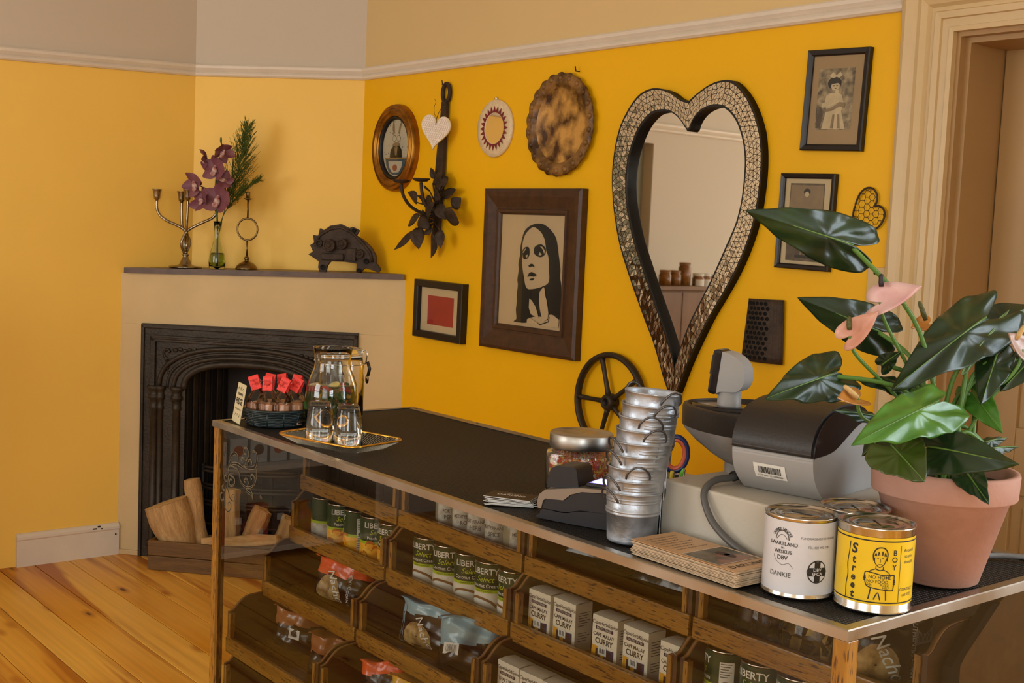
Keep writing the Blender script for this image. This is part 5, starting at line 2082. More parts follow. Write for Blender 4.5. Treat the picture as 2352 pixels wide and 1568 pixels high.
CAMDIR = (lambda x, y: math.atan2(-y, -x))
g2 = 'cans in the middle row of bins'
ordn = ['first', 'second', 'third', 'fourth', 'fifth']
zb2 = ROWS_[1][1] + .0002
for k, x in enumerate((-2.25, -2.172, -2.093, -2.016, -1.936)):
    fa = CAMDIR(x, 1.61) - (.5, .28, .08, .5, .8)[k]
    can('coconut cream can, %s from the left of its bin' % ordn[k], x, 1.612, zb2, fa, 'coconut', g2)
pk = []
pk.append(can('can with pale fruit picture at the left of the peach bin', -2.717, 1.612, zb2, CAMDIR(-2.7, 1.6), 'pear', g2))
pk.append(can('peach slices can next to the pale fruit can', -2.637, 1.612, zb2, CAMDIR(-2.64, 1.6) + .12, 'peach', g2))
t_ = can('peach can turned to show its white information panel', -2.557, 1.612, zb2, CAMDIR(-2.56, 1.6) - 1.9, 'peach', g2)
back_label(t_, 2.15)
pk.append(can('peach slices can, second from the right of the peach bin', -2.48, 1.612, zb2, CAMDIR(-2.48, 1.6) + .12, 'peach', g2))
pk.append(can('peach slices can at the right end of the peach bin', -2.40, 1.612, zb2, CAMDIR(-2.4, 1.6) - .62, 'peach', g2))
can('can standing behind the front row in the peach bin', -2.66, 1.695, zb2, CAMDIR(-2.6, 1.7), 'peach', g2)
can('can standing behind the front row in the coconut bin', -2.0, 1.70, zb2, CAMDIR(-2.6, 1.7), 'coconut', g2)
t_ = can('can with a white information panel in the rightmost bin', -1.364, 1.62, zb2, CAMDIR(-1.364, 1.62) - 1.7, 'coconut', g2)
back_label(t_, 1.75)
can('dark green can, second in the rightmost bin', -1.285, 1.62, zb2, CAMDIR(-1.28, 1.62) - .55, 'coconut', g2)
can('dark green can, third in the rightmost bin', -1.207, 1.62, zb2, CAMDIR(-1.2, 1.62) - 1.0, 'coconut', g2)
can('dark green can at the corner post end of the rightmost bin', -1.129, 1.62, zb2, CAMDIR(-1.13, 1.62), 'coconut', g2)
can('can behind the front row in the rightmost bin', -1.30, 1.71, zb2, CAMDIR(-1.13, 1.62), 'coconut', g2)

# spice boxes
K['boxwhite'] = mat('spice_box_card', (226, 216, 196), .5, var=.02)
K['boxtext'] = mat('spice_box_print', (42, 34, 34), .5)
K['plum'] = mat('plum_band', (62, 38, 56), .5)
K['ochre'] = mat('ochre_picture', (222, 158, 30), .45)
K['navy'] = mat('navy_picture', (52, 46, 74), .45)
K['doorbrown'] = mat('brown_picture', (66, 34, 24), .45)


def spice_box(label, x, y, z, rz, line1, line2, group, sticker=True, w=.0665, h=.0955, d=.044):
    t0 = thing('spice_box', label, 'box', (x + w / 2, y, z), rz, group)
    m = MB()
    m.box((-w / 2, 0, 0), (w / 2, d, h), bev=.0009)
    m.build('carton', K['boxwhite'], t0)
    m = MB()
    n = 8
    v = []
    for i in range(n + 1):
        t = i / n
        v += [(-w / 2 + .001, d * t, h + .0035 * math.sin(PI * t) * .6), (w / 2 - .001, d * t, h + .0035 * math.sin(PI * t) * .6)]
    m.add(v, [(2 * i, 2 * i + 1, 2 * i + 3, 2 * i + 2) for i in range(n)], 0, True)
    m.build('lid_flap', K['boxwhite'], t0)
    F = (lambda px, pz, e=.0005: frame((px, -e, pz), (1, 0, 0), (0, 0, 1), (0, -1, 0)))
    m = MB()
    flat_text(m, 'CapeHerb&Spice', F(0, h * .86), .0105, 0, .92, shear=.2)
    flat_text(m, line1, F(-.002, h * .62), .0098, 0, .95, bold=.008)
    flat_text(m, line2, F(-.001, h * .49), .0150, 0, .95, bold=.02)
    m.build('lettering', K['boxtext'], t0)
    m = MB()
    m.add([F(0, 0) @ Vector(p) for p in ((-.024, h * .72, 0), (.022, h * .72, 0), (.022, h * .785, 0), (-.024, h * .785, 0))], [(0, 1, 2, 3)])
    bd = m.build('band', K['plum'], t0)
    m = MB()
    flat_text(m, 'EXOTIC SPICES', F(-.001, h * .752, .0009), .0058, 0, 1.0)
    m.build('band_lettering', K['boxwhite'], bd)
    pic = MB()
    pic.add([F(0, 0) @ Vector(p) for p in ((-w / 2 + .002, .002, 0), (0, .002, 0), (0, h * .36, 0), (-w / 2 + .002, h * .39, 0))], [(0, 1, 2, 3)], 0)
    pic.add([F(0, 0) @ Vector(p) for p in ((0, .002, 0), (w / 2 - .008, .002, 0), (w / 2 - .008, h * .38, 0), (0, h * .36, 0))], [(0, 1, 2, 3)], 1)
    for px, pw in ((-.016, .011), (.012, .011)):
        pic.add([F(0, 0, .0008) @ Vector(p) for p in ((px - pw / 2, .012, 0), (px + pw / 2, .012, 0), (px + pw / 2, h * .34, 0), (px - pw / 2, h * .34, 0))], [(0, 1, 2, 3)], 2)
    pic.build('house_picture', [K['ochre'], K['navy'], K['doorbrown']], t0)
    if sticker:
        m = MB()
        m.add([F(-.004, h * .31, .0012) @ Vector(p) for p in ((-.011, -.008, 0), (.011, -.008, 0), (.011, .008, 0), (-.011, .008, 0))], [(0, 1, 2, 3)])
        s_ = m.build('price_sticker', K['stickerwhite'], t0)
        m = MB()
        for q in (-.006, -.003, .001, .003, .006):
            m.add([F(-.004 + q, h * .31, .0015) @ Vector(p) for p in ((-.0007, -.004, 0), (.0007, -.004, 0), (.0007, .005, 0), (-.0007, .005, 0))], [(0, 1, 2, 3)])
        stuff(m.build('barcode', K['boxtext'], s_))
    m = MB()
    for k in range(12):
        z0 = h * .8 - k * .005
        if k in (6, 7):
            continue
        yy0, yy1 = .008, d - .006 - .004 * (k % 3)
        m.add([(w / 2 + .0005, yy0, z0), (w / 2 + .0005, yy1, z0), (w / 2 + .0005, yy1, z0 + .0014), (w / 2 + .0005, yy0, z0 + .0014)], [(0, 1, 2, 3)])
    stuff(m.build('side_print', K['textgrey'], t0))
    return t0


for k, x in enumerate((-1.848, -1.777, -1.657, -1.579, -1.479)):
    spice_box('white Cape Malay curry spice box, %s from the left of its bin' % ordn[k], x, 1.575 + .004 * (k % 2), zb2, (.0, -.02, .03, -.02, .02)[k], 'CAPE MALAY', 'CURRY', 'spice boxes in the bins')
zb3 = ROWS_[2][1] + .0002
for k, x in enumerate((-1.846, -1.776, -1.706)):
    spice_box('Thai spice box at the bottom edge, %s from the left' % ordn[k], x, 1.50, zb3, (0, .03, .05)[k], 'THAI 7 SPICE', 'SPICE', 'spice boxes in the bins', False)

# little spice jars in the top row
K['jarglass'] = mat('spice_jar', (150, 140, 112), .2, var=.1)
zb1 = ROWS_[0][1] + .0002
for k, (x, t1, t2) in enumerate(((-2.216, 'PORTUGUESE', 'PERI PERI'), (-2.153, 'MEDITERRANEAN', 'ROAST'), (-2.095, 'MEDITERRANEAN', 'HERB'), (-2.031, 'MEDITERRANEAN', 'SPICE'), (-1.969, 'MEDITERRANEAN', 'RUB'), (-1.908, 'MEDITERRANEAN', 'MIX'))):
    t0 = thing('spice_jar', 'small grey-labelled spice jar in the top row, %s from the left' % (ordn + ['sixth'])[k], 'jar', (x, 1.635, zb1), CAMDIR(x, 1.63) + (.5, .3, -.4, -.3, .9, -.5)[k], 'spice jars under the counter top')
    R = .0285
    m = MB()
    m.lathe([(0, 0), (R - .002, 0), (R, .003), (R, .075), (R - .006, .084), (R - .006, .09), (0, .09)], 28)
    m.build('jar_body', K['jarglass'], t0)
    m = MB()
    m.lathe([(R - .003, .086), (R - .002, .087), (R - .002, .104), (R - .004, .106), (0, .106)], 28)
    m.build('lid', K['black'], t0)
    m = MB()
    cyl_poly(m, [(-.04, .008), (.04, .008), (.04, .066), (-.04, .066)], R + .0003, 0, 0, 0, 12)
    l_ = m.build('label', K['palefruit'], t0)
    m = MB()
    cyl_text(m, t1, R + .0006, .044, 0, .011, 0, .8, bold=.01)
    cyl_text(m, t2, R + .0006, .030, 0, .013, 0, .9, bold=.01)
    m.build('lettering', K['textgrey'], l_)


# crisp bags
def bagmat(name, rgb):
    return mat(name, rgb, .24, 0, .6, var=.08, vscale=20, bump=.25, bscale=26)


K['bagblack'] = bagmat('bag_black_foil', (24, 19, 17))
K['bagorange'] = bagmat('bag_orange', (226, 92, 46))
K['bagblue'] = bagmat('bag_pale_blue', (146, 178, 190))
K['bagbrown'] = bagmat('bag_brown', (150, 92, 54))
K['bagyellow'] = bagmat('bag_yellow', (226, 172, 60))
K['chip'] = mat('corn_chip_picture', (196, 160, 96), .45, rgb2=(130, 100, 60), vscale=60)


def bag(label, loc, rot, w, h, d, top, stripe, seed, title='Nacho', side='AUTHENTIC CORN CHIPS', fold=.0, sticker=None, group='crisp bags in the bins', picture=True, band=.36):
    """pillow bag, front towards local -y; rot = (x,y,z) euler"""
    t0 = thing('crisp_bag', label, 'bag', loc, 0, group)
    t0.rotation_euler = rot
    rnd_ = random.Random(seed)
    ph = [rnd_.uniform(0, 6.28) for _ in range(6)]

    def P(u, v, s):
        """u,v in -1..1; s = front -1 / back 1"""
        edge = max(0, 1 - abs(u) ** 3.2) ** .55 * max(0, 1 - abs(v) ** 5) ** .6
        t = d * edge
        wr = .05 * d * (math.sin(5 * u + 3 * v + ph[0]) + math.sin(9 * u - 4 * v + ph[1]) + .7 * math.sin(13 * v + 4 * u + ph[2])) * min(1, edge * 2)
        x = u * w / 2 * (1 - .06 * (1 - v * v) + .015 * math.sin(7 * v + ph[3]))
        z = (v + 1) / 2 * h * (1 + .02 * math.sin(6 * u + ph[4]))
        y = s * (t + wr)
        if v > .55 and fold:
            k = (v - .55) / .45
            y -= fold * k * k
            z -= fold * .7 * k * k
        elif v > .8:
            y += .012 * math.sin(8 * u + ph[5]) * (v - .8) / .2
        return Vector((x, y, z))

    nu, nv = 26, 26
    m = MB()
    for s in (-1, 1):
        v_ = [P(i / (nu - 1) * 2 - 1, j / (nv - 1) * 2 - 1, s) for j in range(nv) for i in range(nu)]
        f0, f1 = [], []
        for j in range(nv - 1):
            for i in range(nu - 1):
                q = (j * nu + i, j * nu + i + 1, (j + 1) * nu + i + 1, (j + 1) * nu + i)
                vm = (j + .5) / (nv - 1) * 2 - 1
                um = (i + .5) / (nu - 1) * 2 - 1
                (f1 if vm > band + .12 * um else f0).append(q if s < 0 else q[::-1])
        m.add(v_, f0, 0, True)
        m.add(v_, f1, 1, True)
    m.build('wrapper', [K['bagblack'], K[top]], t0)

    def on(pts, e=.0012):
        return [P(max(-.97, min(.97, x / (w / 2))), max(-.97, min(.97, z / h * 2 - 1)), -1) - Vector((0, e, 0)) for x, z in pts]

    if picture:
        m = MB()
        S = spline([(-w * .30, h * .06), (-w * .34, h * .3), (-w * .2, h * .52), (w * .02, h * .46), (w * .1, h * .25), (w * .04, h * .05)], 4, True)
        c = (-w * .12, h * .26)
        rings = [[(c[0] + (p[0] - c[0]) * k, c[1] + (p[1] - c[1]) * k) for p in S] for k in (.05, .35, .7, 1)]
        n = len(S)
        m.add([q for r in rings for q in on(r)], [(a * n + i, a * n + (i + 1) % n, (a + 1) * n + (i + 1) % n, (a + 1) * n + i) for a in range(3) for i in range(n)], 0, True)
        m.build('chip_picture', K['chip'], t0)
    if title:
        m = MB()
        v, f = text2d(title, h * .25, shear=.3, bold=.004)
        a = -1.05
        q = [(x * math.cos(a) - y * math.sin(a) - w * .02, x * math.sin(a) + y * math.cos(a) + h * .36) for x, y in v]
        m.add(on(q, .0022), f)
        m.build('title_lettering', K['labelwhite'], t0)
    if stripe:
        m = MB()
        x0, x1 = -w * .47, -w * .37
        N_ = 12
        v = []
        for i in range(N_ + 1):
            z = h * (.03 + .72 * i / N_)
            v += on([(x0, z), (x1, z)], .0012)
        m.add(v, [(2 * i, 2 * i + 1, 2 * i + 3, 2 * i + 2) for i in range(N_)], 0, True)
        m.build('side_stripe', K[stripe], t0)
    if side:
        m = MB()
        v, f = text2d(side, h * .085, bold=.008)
        sx = (-w * .42) if stripe else w * .24
        q = [(-y + sx, x + h * .38) if stripe else (y + sx, -x + h * .36) for x, y in v]
        m.add(on(q, .0024), f)
        m.build('side_lettering', K['boxtext'] if stripe else K['labelwhite'], t0)
    if sticker:
        sx, sz = sticker[0] * w, sticker[1] * h
        m = MB()
        m.add(on([(sx - .018, sz - .012), (sx + .018, sz - .012), (sx + .018, sz + .012), (sx - .018, sz + .012)], .003), [(0, 1, 2, 3)])
        s_ = m.build('price_sticker', K['stickerwhite'], t0)
        m = MB()
        for q in range(9):
            xx = sx - .013 + .0028 * q
            m.add(on([(xx, sz - .007), (xx + .0008 + .0004 * (q % 2), sz - .007), (xx + .0008, sz + .008), (xx, sz + .008)], .0036), [(0, 1, 2, 3)])
        stuff(m.build('barcode', K['boxtext'], s_))
    return t0


zb4 = ROWS_[3][1] + .0002
zb5 = ROWS_[4][1] + .0002
R_ = math.radians
bag('black crisp bag with orange top, alone in its bin', (-2.57, 1.575, zb3 + .004), (R_(-10), R_(6), R_(22)), .17, .125, .038, 'bagorange', None, 1, fold=.03, band=.12)
bag('dark crisp bag lying behind the orange-topped bag', (-2.45, 1.67, zb3 + .004), (R_(-25), 0, R_(30)), .16, .09, .035, 'bagblack', None, 2, title=None, side=None, picture=False)
bag('blue-topped lightly salted crisp bag at the back left of its bin', (-2.262, 1.66, zb3 + .002), (R_(-6), 0, R_(8)), .20, .128, .034, 'bagblue', 'bagblue', 3, title=None, side='lightly salted')
bag('blue-topped crisp bag in the middle of the blue bags', (-2.17, 1.575, zb3 + .002), (R_(-8), R_(-2), R_(12)), .20, .118, .036, 'bagblue', 'bagblue', 4, side='lightly salted', fold=.02)
bag('blue-topped crisp bag fallen forward on the right', (-2.0, 1.56, zb3 + .006), (R_(-14), R_(2), R_(48)), .165, .14, .052, 'bagblue', None, 5, title=None, side=None, picture=False, fold=.04, sticker=(-.32, .36), band=-.08)
bag('brown-topped bag with a barcode sticker in the lower left bin', (-2.645, 1.50, zb4 + .004), (R_(-8), R_(2), R_(20)), .15, .125, .045, 'bagbrown', None, 6, title=None, side=None, picture=False, fold=.03, sticker=(.12, .42), band=.15)
bag('brown-topped bag in the middle of the lower left bin', (-2.51, 1.55, zb4 + .004), (R_(-20), 0, R_(25)), .13, .13, .04, 'bagbrown', None, 7, title=None, side=None, picture=False, fold=.04, band=-.1)
bag('brown-topped bag at the right of the lower left bin', (-2.435, 1.475, zb4 + .004), (R_(-6), R_(4), R_(40)), .13, .125, .042, 'bagbrown', None, 8, title=None, side=None, picture=False, fold=.03, band=.1)
bag('orange bag at the bottom edge of the picture', (-2.20, 1.475, zb4 + .004), (R_(-12), R_(-6), R_(30)), .13, .125, .035, 'bagorange', None, 9, title=None, side=None, picture=False, fold=.02)
bag('yellow-topped bag beside the orange one at the bottom edge', (-2.08, 1.47, zb4 + .004), (R_(-10), R_(3), R_(25)), .15, .128, .042, 'bagyellow', None, 10, title=None, side=None, picture=False, fold=.03, band=-.2)
bag('crisp bag lying under the counter top left of the magazines', (-1.74, 1.65, zb1 + .04), (R_(-78), 0, R_(12)), .17, .15, .03, 'bagblue', 'bagblue', 11, title=None, side='lightly salted')
bag('flat red and black bag lying under the magazines', (-1.56, 1.65, zb1 + .03), (R_(-80), 0, R_(5)), .15, .15, .025, 'bagorange', None, 12, title=None, side='LIGHTLY SALTED', picture=False)
bag('crisp bag standing at the corner post seen through the end glass', (-1.075, 1.645, zb1 + .003), (R_(-4), R_(0), R_(52)), .165, .128, .04, 'bagblack', None, 13, title='Nacho', side='AUTHENTIC CORN CHIPS', sticker=(.36, .62))
K['dried'] = mat('dried_pasta', (196, 160, 92), .5, var=.2, vscale=40)
K['cello'] = pane_mat('clear_cellophane', (250, 246, 236), 1.35)


def clear_bag(label, loc, rz, w, h, d, fill, seed):
    t0 = thing('cellophane_bag', label, 'bag', loc, rz, 'clear bags in the top bins')
    rnd_ = random.Random(seed)
    for k in range(16):
        m = MB()
        a, b_, c = rnd_.uniform(-.42, .42) * w, rnd_.uniform(-.6, .6) * d, rnd_.uniform(.1, .6) * h
        rr = [rnd_.uniform(0, 6) for _ in range(3)]
        M = Matrix.Translation((a, b_, c)) @ Matrix.Rotation(rr[0], 4, 'X') @ Matrix.Rotation(rr[1], 4, 'Z')
        m.grid(5, 4, lambda i, j: M @ Vector(((i - .5) * .034, .007 * math.sin(i * 6), (j - .5) * .02)))
        o = m.build('dried_piece', fill, t0)
    m = MB()
    m.lathe([(0, 0), (w * .48, .002), (w * .52, h * .3), (w * .45, h * .65), (w * .15, h * .85), (w * .3, h)], 20, 0, None, True, sy=d / (w * .5), fn=lambda a, z: 1 + .04 * math.sin(7 * a + 40 * z))
    m.build('wrapper', K['cello'], t0)


clear_bag('clear bag of dried pieces under the white tin', (-1.20, 1.64, zb1), .2, .12, .105, .035, K['dried'], 1)
clear_bag('clear bag of dried pieces beside the corner post', (-1.32, 1.65, zb1), -.2, .11, .10, .035, K['doorbrown'], 2)
for k, x in enumerate((-2.74, -2.67, -2.60, -2.53, -2.46, -2.39)):
    t0 = thing('dark_packet', 'black foil packet in the top left bin, %s from the left' % (ordn + ['sixth'])[k], 'packet', (x, 1.64, zb1), .1, 'packets in the top left bin')
    MB().box((-.03, 0, 0), (.03, .04, .10), bev=.006).build('packet', K['bagblack'], t0)
    m = MB()
    flat_text(m, 'coffee', frame((0, -.0006, .05), (1, 0, 0), (0, 0, 1), (0, -1, 0)), .012)
    m.build('lettering', K['stickerwhite'], t0)
# ------------------------------------------------------------------ things on the counter top
TZ = 1.0022
K['card'] = mat('cream_card', (214, 200, 158), .6)
K['wicker'] = mat('dark_green_wicker', (26, 38, 38), .35, var=.25, vscale=60)
K['fudge'] = mat('fudge', (192, 144, 114), .55, var=.08, vscale=60, bump=.1)
K['fudge2'] = mat('dark_fudge', (150, 100, 72), .55, var=.08, vscale=60)
K['redtag'] = mat('red_card', (232, 62, 52), .55)
K['redink'] = mat('dark_red_ink', (150, 30, 26), .6)
K['boxtext2'] = mat('sign_ink', (38, 34, 28), .6)

# fudge sign
sg = thing('fudge_sign', 'small cream card sign reading fudge propped at the counter corner', 'sign')
sg.matrix_world = Matrix.Translation((-2.756, 1.372, TZ)) @ Matrix.Rotation(R_(-12), 4, 'Z') @ Matrix.Rotation(R_(-9), 4, 'X')
SW, SH = .072, .097
m = MB()
m.box((-SW / 2, -.001, 0), (SW / 2, .001, SH), bev=.0004)
m.build('card', K['card'], sg)
FS = (lambda x, z: frame((x, -.0016, z), (1, 0, 0), (0, 0, 1), (0, -1, 0)))
m = MB()
flat_text(m, 'FUDGE', FS(.002, .052), .0215, 0, .82, bold=.02)
m.build('title_lettering', K['boxtext2'], sg)
m = MB()
flat_text(m, 'HOMEMADE', FS(.002, .0705), .0085, 0, 1, bold=.02)
flat_text(m, 'handmade & tasty', FS(.002, .034), .0075, 0, 1, shear=.3)
m.build('small_lettering', K['boxtext2'], sg)
m = MB()
for s in (1, -1):
    for zc, q in ((.082, 1), (.02, -1)):
        S = spline([(s * .026, zc - .004 * q), (s * .022, zc + .004 * q), (s * .014, zc + .001 * q), (s * .007, zc - .003 * q), (s * .003, zc + .004 * q)], 5)
        v, f = stroke2d(S, .0011)
        m.add([FS(0, 0) @ Vector((x, z, 0)) for x, z in v], f)
for a in (-.5, 0, .5):
    v, f = stroke2d([(.004 * math.sin(a), .079 + .004 * math.cos(a)), (.01 * math.sin(a), .079 + .011 * math.cos(a))], .001)
    m.add([FS(.002, 0) @ Vector((x, z, 0)) for x, z in v], f)
stuff(m.build('flourish', K['boxtext2'], sg))

# wicker basket
bk = thing('wicker_basket', 'low round dark green wicker basket of fudge bags', 'basket', (-2.702, 1.455, TZ))
BR = .077
m = MB()
m.lathe([(0, 0), (BR - .006, 0), (BR - .004, .003), (0, .0035)], 32)
m.build('basket_floor', K['wicker'], bk)
for k in range(8):
    z = .005 + k * .0042
    rr = BR - .004 + .005 * (k / 7)
    m = MB()
    m.tube([((rr + .0016 * math.sin(12 * a + (PI if k % 2 else 0))) * math.cos(a), (rr + .0016 * math.sin(12 * a + (PI if k % 2 else 0))) * math.sin(a), z) for a in [2 * PI * i / 72 for i in range(72)]], .0026, 6, closed=True)
    m.build('woven_strand', K['wicker'], bk)
for k in range(12):
    a = 2 * PI * (k + .5) / 12
    m = MB()
    m.tube([((BR - .004) * math.cos(a), (BR - .004) * math.sin(a), .002), ((BR + .001) * math.cos(a), (BR + .001) * math.sin(a), .037)], .0028, 6)
    m.build('stake', K['wicker'], bk)
m = MB()
m.tube([((BR + .0015) * math.cos(a), (BR + .0015) * math.sin(a), .0385) for a in [2 * PI * i / 40 for i in range(40)]], .0036, 7, closed=True)
m.build('rim', K['wicker'], bk)


def fudge_bag(label, rx, dy, rz, seed, tilt, tagrot):
    bx_, by_ = -2.702 + .627 * rx - .777 * dy, 1.455 + .777 * rx + .627 * dy
    t0 = thing('fudge_bag', label, 'sweets', (bx_, by_, TZ + .0045), rz, 'bags of fudge in the basket')
    rnd_ = random.Random(seed)
    for k in range(6):
        s = .0115
        xx, yy, zz_ = ((-.012, -.006, .0), (.012, -.007, .0), (0, .013, .0), (-.011, -.004, .025), (.0125, -.003, .0255), (.001, .012, .026))[k]
        m = MB()
        m.box((-s, -s * .85, 0), (s, s * .85, .024), bev=.0012)
        o = m.build('fudge_cube', K['fudge'] if k % 3 else K['fudge2'], t0, (xx, yy, zz_))
        o.rotation_euler = (0, 0, rnd_.uniform(-.2, .2))
    ph = rnd_.uniform(0, 6)
    m = MB()
    m.lathe([(0, -.0005), (.022, .0), (.0262, .008), (.027, .03), (.0262, .05), (.02, .064), (.010, .079), (.0045, .087), (.006, .094), (.011, .104)], 24, 0, None, True,
            fn=lambda a, z: 1 + (.05 + .1 * max(0, z - .045) / .05) * math.sin(6 * a + ph + 20 * z))
    m.build('clear_wrapper', K['cello'], t0)
    m = MB()
    M = Matrix.Translation((0, -.003, .081)) @ Matrix.Rotation(tilt, 4, 'Y') @ Matrix.Rotation(-.18, 4, 'X')
    w, h = .0125, .036
    v, f = [], []
    prof = [(-.0035, 0), (-.004, .012), (-.0035, h - .004), (-.0018, h - .0006), (0, h), (.0018, h - .0006), (.005, h - .005), (.009, .012), (.011, .002)]
    for y_, z in prof:
        v += [M @ Vector((-w, y_, z)), M @ Vector((w, y_, z))]
    m.add(v, [(2 * i, 2 * i + 1, 2 * i + 3, 2 * i + 2) for i in range(len(prof) - 1)], 0, False)
    tg = m.build('red_tag', K['redtag'], t0)
    m = MB()
    flat_text(m, 'FUDGE', M @ frame((0, -.0046, .024), (1, 0, 0), (0, 0, 1), (0, -1, 0)), .006)
    flat_text(m, 'R 25.00', M @ frame((0, -.0046, .014), (1, 0, 0), (0, 0, 1), (0, -1, 0)), .005)
    m.build('tag_lettering', K['redink'], tg)


cz = R_(35)
for i, (rx, dy, rz, tl, lab) in enumerate(((-.046, -.018, .3, -.35, 'fudge bag with red tag nearest the sign'), (-.016, -.034, .0, -.05, 'fudge bag with red tag, front second from the sign'),
                                           (.018, -.036, -.1, .38, 'fudge bag with red tag leaning right in the front'), (.047, -.022, -.2, .42, 'fudge bag with red tag nearest the carafe'),
                                           (-.026, .022, .2, .15, 'fudge bag at the back left of the basket'), (.010, .03, 0, -.2, 'fudge bag at the back with its tag highest'),
                                           (.043, .020, -.1, .1, 'fudge bag at the back right of the basket'))):
    fudge_bag(lab, rx, dy, cz + rz, i, tl, 0)

# gold-rimmed plastic tray
K['acrylic'] = pane_mat('clear_plastic', (248, 246, 240), 1.015)
K['goldrim'] = mat('gold_rim', (214, 160, 62), .22, .85, var=.1, vscale=60)
K['acrylicrib'] = mat('clear_plastic_rib', (226, 220, 200), .1, 0, .8, alpha=.2)
ty = thing('serving_tray', 'clear plastic serving tray with a beaded gold rim', 'tray', (-2.363, 1.434, TZ - .0005), R_(13.5))


def rrect(a, b, r, n=6):
    P = []
    for cx, cy, s in ((a - r, b - r, 0), (-a + r, b - r, 1), (-a + r, -b + r, 2), (a - r, -b + r, 3)):
        for i in range(n + 1):
            t = PI / 2 * (s + i / n)
            P.append((cx + r * math.cos(t), cy + r * math.sin(t)))
    return P


lo, hi = rrect(.092, .056, .018), rrect(.124, .085, .03)
n = len(lo)
m = MB()
m.add([(x, y_, .0015) for x, y_ in lo], [list(range(n))])
m.add([(x, y_, .0015) for x, y_ in lo] + [(x, y_, .022) for x, y_ in hi], [(i, (i + 1) % n, n + (i + 1) % n, n + i) for i in range(n)], 0, True)
m.build('dish', K['acrylic'], ty)
m = MB()
m.tube([(x, y_, .0225) for x, y_ in hi], .0026, 8, closed=True)
m.build('gold_rim', K['goldrim'], ty)
m = MB()
inner = rrect(.118, .079, .028)
S = spline(inner, 6, True)
acc, last = 0, S[0]
for p in S[1:] + S[:1]:
    acc += math.hypot(p[0] - last[0], p[1] - last[1])
    last = p
    if acc > .0052:
        acc = 0
        m.ball((p[0], p[1], .0205), .0021, 6, 4)
stuff(m.build('rim_beading', K['acrylicrib'], ty))
m = MB()
for i in range(n):
    for t in (0, .25, .5, .75):
        a, b = lo[i], lo[(i + 1) % n]
        c, d_ = hi[i], hi[(i + 1) % n]
        if math.hypot(a[0] - b[0], a[1] - b[1]) < .02:
            ts = (t,) if t in (0, .5) else ()
        else:
            ts = [t + .25 * k / 6 for k in range(6)]
        for q in ts:
            m.tube([(a[0] + (b[0] - a[0]) * q, a[1] + (b[1] - a[1]) * q, .0022), (c[0] + (d_[0] - c[0]) * q, c[1] + (d_[1] - c[1]) * q, .0205)], .0008, 4, caps=False)
stuff(m.build('ribs', K['acrylicrib'], ty))

# upturned tumblers
K['tumbler'] = glass_mat('tumbler_glass', (250, 250, 246))
for lab, x, y_ in (('upturned faceted glass tumbler on the left of the tray', -2.432, 1.421), ('upturned faceted glass tumbler on the right of the tray', -2.362, 1.453)):
    t0 = thing('tumbler', lab, 'glass', (x, y_, TZ + .002), .3, 'tumblers on the tray')
    m = MB()
    fac = (lambda a, z: 1 - .02 * abs(math.sin(a * 4.5)) * (1 if .02 < z < .08 else 0))
    m.lathe([(.0305, .0), (.033, .0), (.0325, .03), (.030, .06), (.027, .076), (.0245, .088), (.022, .091), (0, .091), ], 54, 0, None, True, fn=fac)
    m.lathe([(.0305, .0), (.0302, .03), (.0275, .06), (.0245, .074), (.021, .079), (0, .080)], 54, 0, None, True)
    fixn(m.build('tumbler_glass', K['tumbler'], t0))

# carafe with fruit and mint water
K['drink'] = glass_mat('fruit_water', (244, 246, 226), 0, 1.33)
K['mint'] = mat('mint_leaf', (52, 92, 24), .5, var=.25, vscale=40)
K['redfruit'] = mat('strawberry', (190, 40, 40), .4, var=.15, vscale=50)
K['lemon'] = mat('lemon_slice', (232, 214, 120), .4)
cf = thing('carafe', 'glass carafe half full of water with mint and red fruit', 'carafe', (-2.612, 1.557, TZ))
spout = (lambda a, z: 1 + (.16 * max(0, math.cos(a + .75)) ** 6 if z > .178 else 0))
m = MB()
m.lathe([(0, 0), (.052, 0), (.058, .006), (.0645, .03), (.0655, .075), (.063, .1), (.054, .125), (.0455, .145), (.044, .16), (.0455, .178), (.0485, .193), (.049, .1965), (.0465, .1965), (.0435, .178), (.0418, .16), (.0432, .145), (.0515, .124), (.0605, .099), (.063, .075), (.062, .03), (.055, .01), (0, .008)], 44, 0, None, True, fn=spout)
fixn(m.build('vessel', K['tumbler'], cf))
m = MB()
m.lathe([(0, .0085), (.0545, .0105), (.0615, .03), (.0625, .075), (.0602, .098), (.0588, .102), (0, .102)], 40)
m.build('water', K['drink'], cf)
rnd = random.Random(9)
for k in range(34):
    a, r = rnd.uniform(0, 2 * PI), rnd.uniform(.015, .054)
    m = MB()
    p = Vector((r * math.cos(a), r * math.sin(a), rnd.uniform(.05, .09)))
    q = p + Vector((rnd.uniform(-.02, .02), rnd.uniform(-.02, .02), rnd.uniform(-.03, .012)))
    leaf_surface(m, p, q, .014, (rnd.uniform(-1, 1), rnd.uniform(-1, 1), .6), .2)
    m.build('mint_leaf', K['mint'], cf)
for k, (x, y_, z, mt) in enumerate(((.03, -.03, .096, 'redfruit'), (.045, .01, .094, 'redfruit'), (.0, -.045, .093, 'redfruit'), (-.01, .03, .097, 'redfruit'), (.01, .0, .102, 'lemon'))):
    m = MB()
    m.lathe([(0, -.004), (.014, -.004), (.015, 0), (.014, .004), (0, .004)], 14, 0, Matrix.Translation((x, y_, z)) @ Matrix.Rotation(.25 * (k - 2), 4, 'X'))
    m.build('fruit_slice', K[mt], cf)

